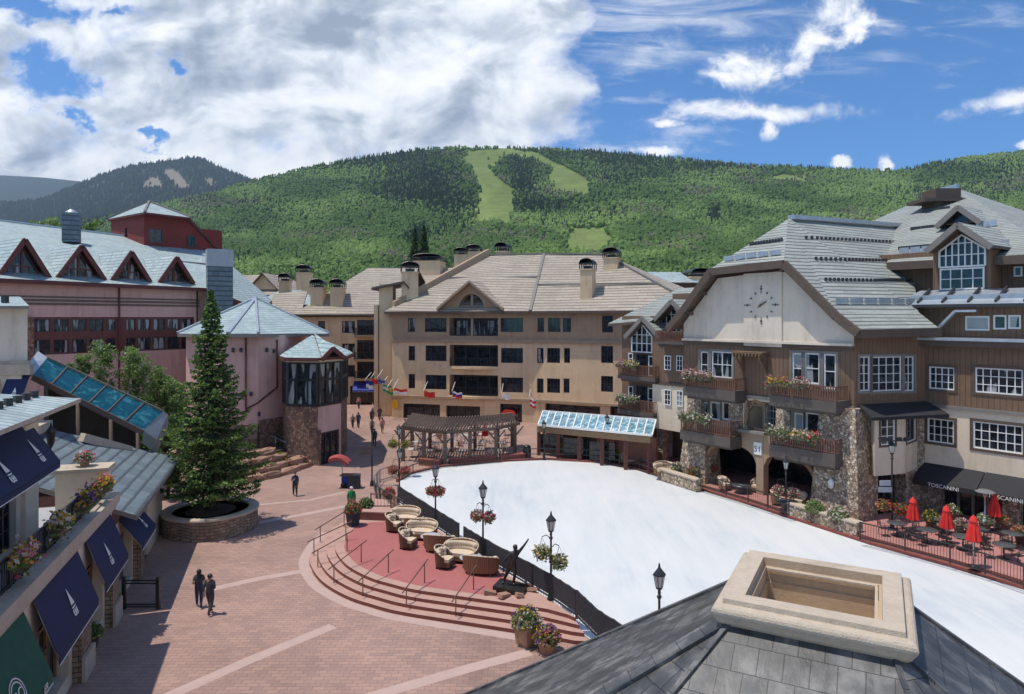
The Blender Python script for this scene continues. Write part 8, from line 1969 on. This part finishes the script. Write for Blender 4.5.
figure('person', 'woman with long dark hair in dark jacket walking near the spruce planter', G(199, 607.5), 1.66, R(200), dict(walk, lw=(.12, -.22, 1.1), lh=(.08, -.3, 1.12)), dict(D, legs='cloth_navy', sleeve=False), longhair=True)
figure('person', 'man in dark clothes standing beside the long-haired woman on the plaza', G(210, 614.5), 1.72, R(170), dict(walk, re=(-.24, .05, 1.16), rw=(-.12, -.16, 1.12), rh=(-.05, -.2, 1.2)), dict(D, legs='cloth_dark', top='cloth_dark'), hair='hair_dark')
figure('person', 'lone pedestrian in dark blue clothes crossing the middle of the plaza', G(295, 496), 1.68, R(20), dict(walk, rw=(-.1, -.2, 1.2), rh=(-.05, -.22, 1.28)), dict(top='cloth_navy', legs='cloth_dark', skin='skin', shoe='cloth_dark'))
figure('person', 'man in bright green shirt, khaki shorts and white cap by the steps', G(351.5, 514.5), 1.78, R(185), dict(), dict(top='cloth_green', legs='cloth_khaki', skin='skin', shoe='cloth_white', long=False, sleeve=True), hat='cloth_white')
for px, py, h_, a, top, legs, lb in ((352.7, 428, 1.55, 0, 'cloth_khaki', 'cloth_dark', 'short pedestrian in khaki top at the left of the street'), (358.3, 428, 1.8, 180, 'cloth_navy', 'cloth_navy', 'tall pedestrian in navy walking up the street'), (372, 434.5, 1.72, 0, 'cloth_khaki', 'cloth_dark', 'pedestrian in khaki in the middle of the street'), (374.5, 446, 1.7, 10, 'cloth_dark', 'cloth_dark', 'pedestrian in black right behind the signpost'), (382.3, 433.5, 1.75, 180, 'cloth_pink', 'cloth_khaki', 'pedestrian in pink shirt and pale shorts near the hotel corner'), (379.5, 421, 1.75, 0, 'cloth_dark', 'cloth_dark', 'pedestrian in black by the hotel corner tower'), (372.5, 416, 1.7, 90, 'cloth_white', 'cloth_khaki', 'pedestrian in white farther up the street'), (358.8, 409, 1.7, 0, 'cloth_pink', 'cloth_navy', 'distant pedestrian in front of the blue awning shop')):
    figure('person', lb, G(px, py), h_, R(a), walk, dict(top=top, legs=legs, skin='skin', shoe='cloth_dark', long=legs != 'cloth_khaki'))
# bronze figure with raised arm
b = G(511, 590, .61); t = thing('plinth', 'dark low slab with loose stones carrying the bronze figure', 'plinth', tuple(b)); m = MB(); m.box(b+Vector((0, 0, .12)), (1.35, .95, .2), R(-20), tilt=(0, R(4))); m.build('slab', 'bronze', t)
for i, (dx_, dy_, s_) in enumerate(((-.9, -.45, .5), (-.3, -.75, .6), (.35, -.7, .4), (.95, -.1, .55), (.8, .3, .35))): m = MB(); m.box(b+Vector((dx_, dy_, .08)), (s_, .28, .16), i*.9, tilt=(.1*i, .2)); m.build('stone', 'sandstone', t)
st = dict(pel=(0, 0, .98), sp=(.05, 0, 1.16), ch=(.12, 0, 1.36), nk=(.15, 0, 1.5), hd=(.14, -.02, 1.61), tp=(.13, -.02, 1.72), ls=(.29, 0, 1.46), le=(.46, .0, 1.66), lw=(.62, .0, 1.88), lh=(.68, 0, 1.97), rs=(-.03, 0, 1.40), re=(-.25, -.05, 1.2), rw=(-.42, -.08, 1.02), rh=(-.48, -.1, .96), lk=(.12, -.1, .54), la=(.06, .0, .12), lt=(.08, -.14, .05), lp=(.08, 0, .92), rp=(-.08, 0, .9), rk=(-.22, .05, .52), ra=(-.38, .12, .14), rt=(-.42, .0, .06))
figure('statue', 'bronze figure leaning with one arm raised high beside the rink fence', b+Vector((.05, 0, .2)), 1.75, R(0), st, dict(top='bronze', legs='bronze', skin='bronze', shoe='bronze'), hair='bronze', cat='statue')
# ================================================================ AIR
_hz = True
if _hz:
    m = bpy.data.materials.new('air'); m.use_nodes = True; t = NT(m.node_tree); m.node_tree.nodes.clear(); v = t.n('ShaderNodeVolumePrincipled'); v.inputs['Color'].default_value = (.62, .78, 1, 1); v.inputs['Density'].default_value = .000055; v.inputs['Anisotropy'].default_value = .3
    o_ = t.n('ShaderNodeOutputMaterial'); m.node_tree.links.new(v.outputs[0], o_.inputs['Volume']); MATS['air'] = m
    mb = MB(); mb.box((0, 4600, 900), (22000, 9800, 2*901.5)); o = mb.build('haze', 'air'); o['kind'] = 'stuff'; o['label'] = 'thin blue mountain haze'
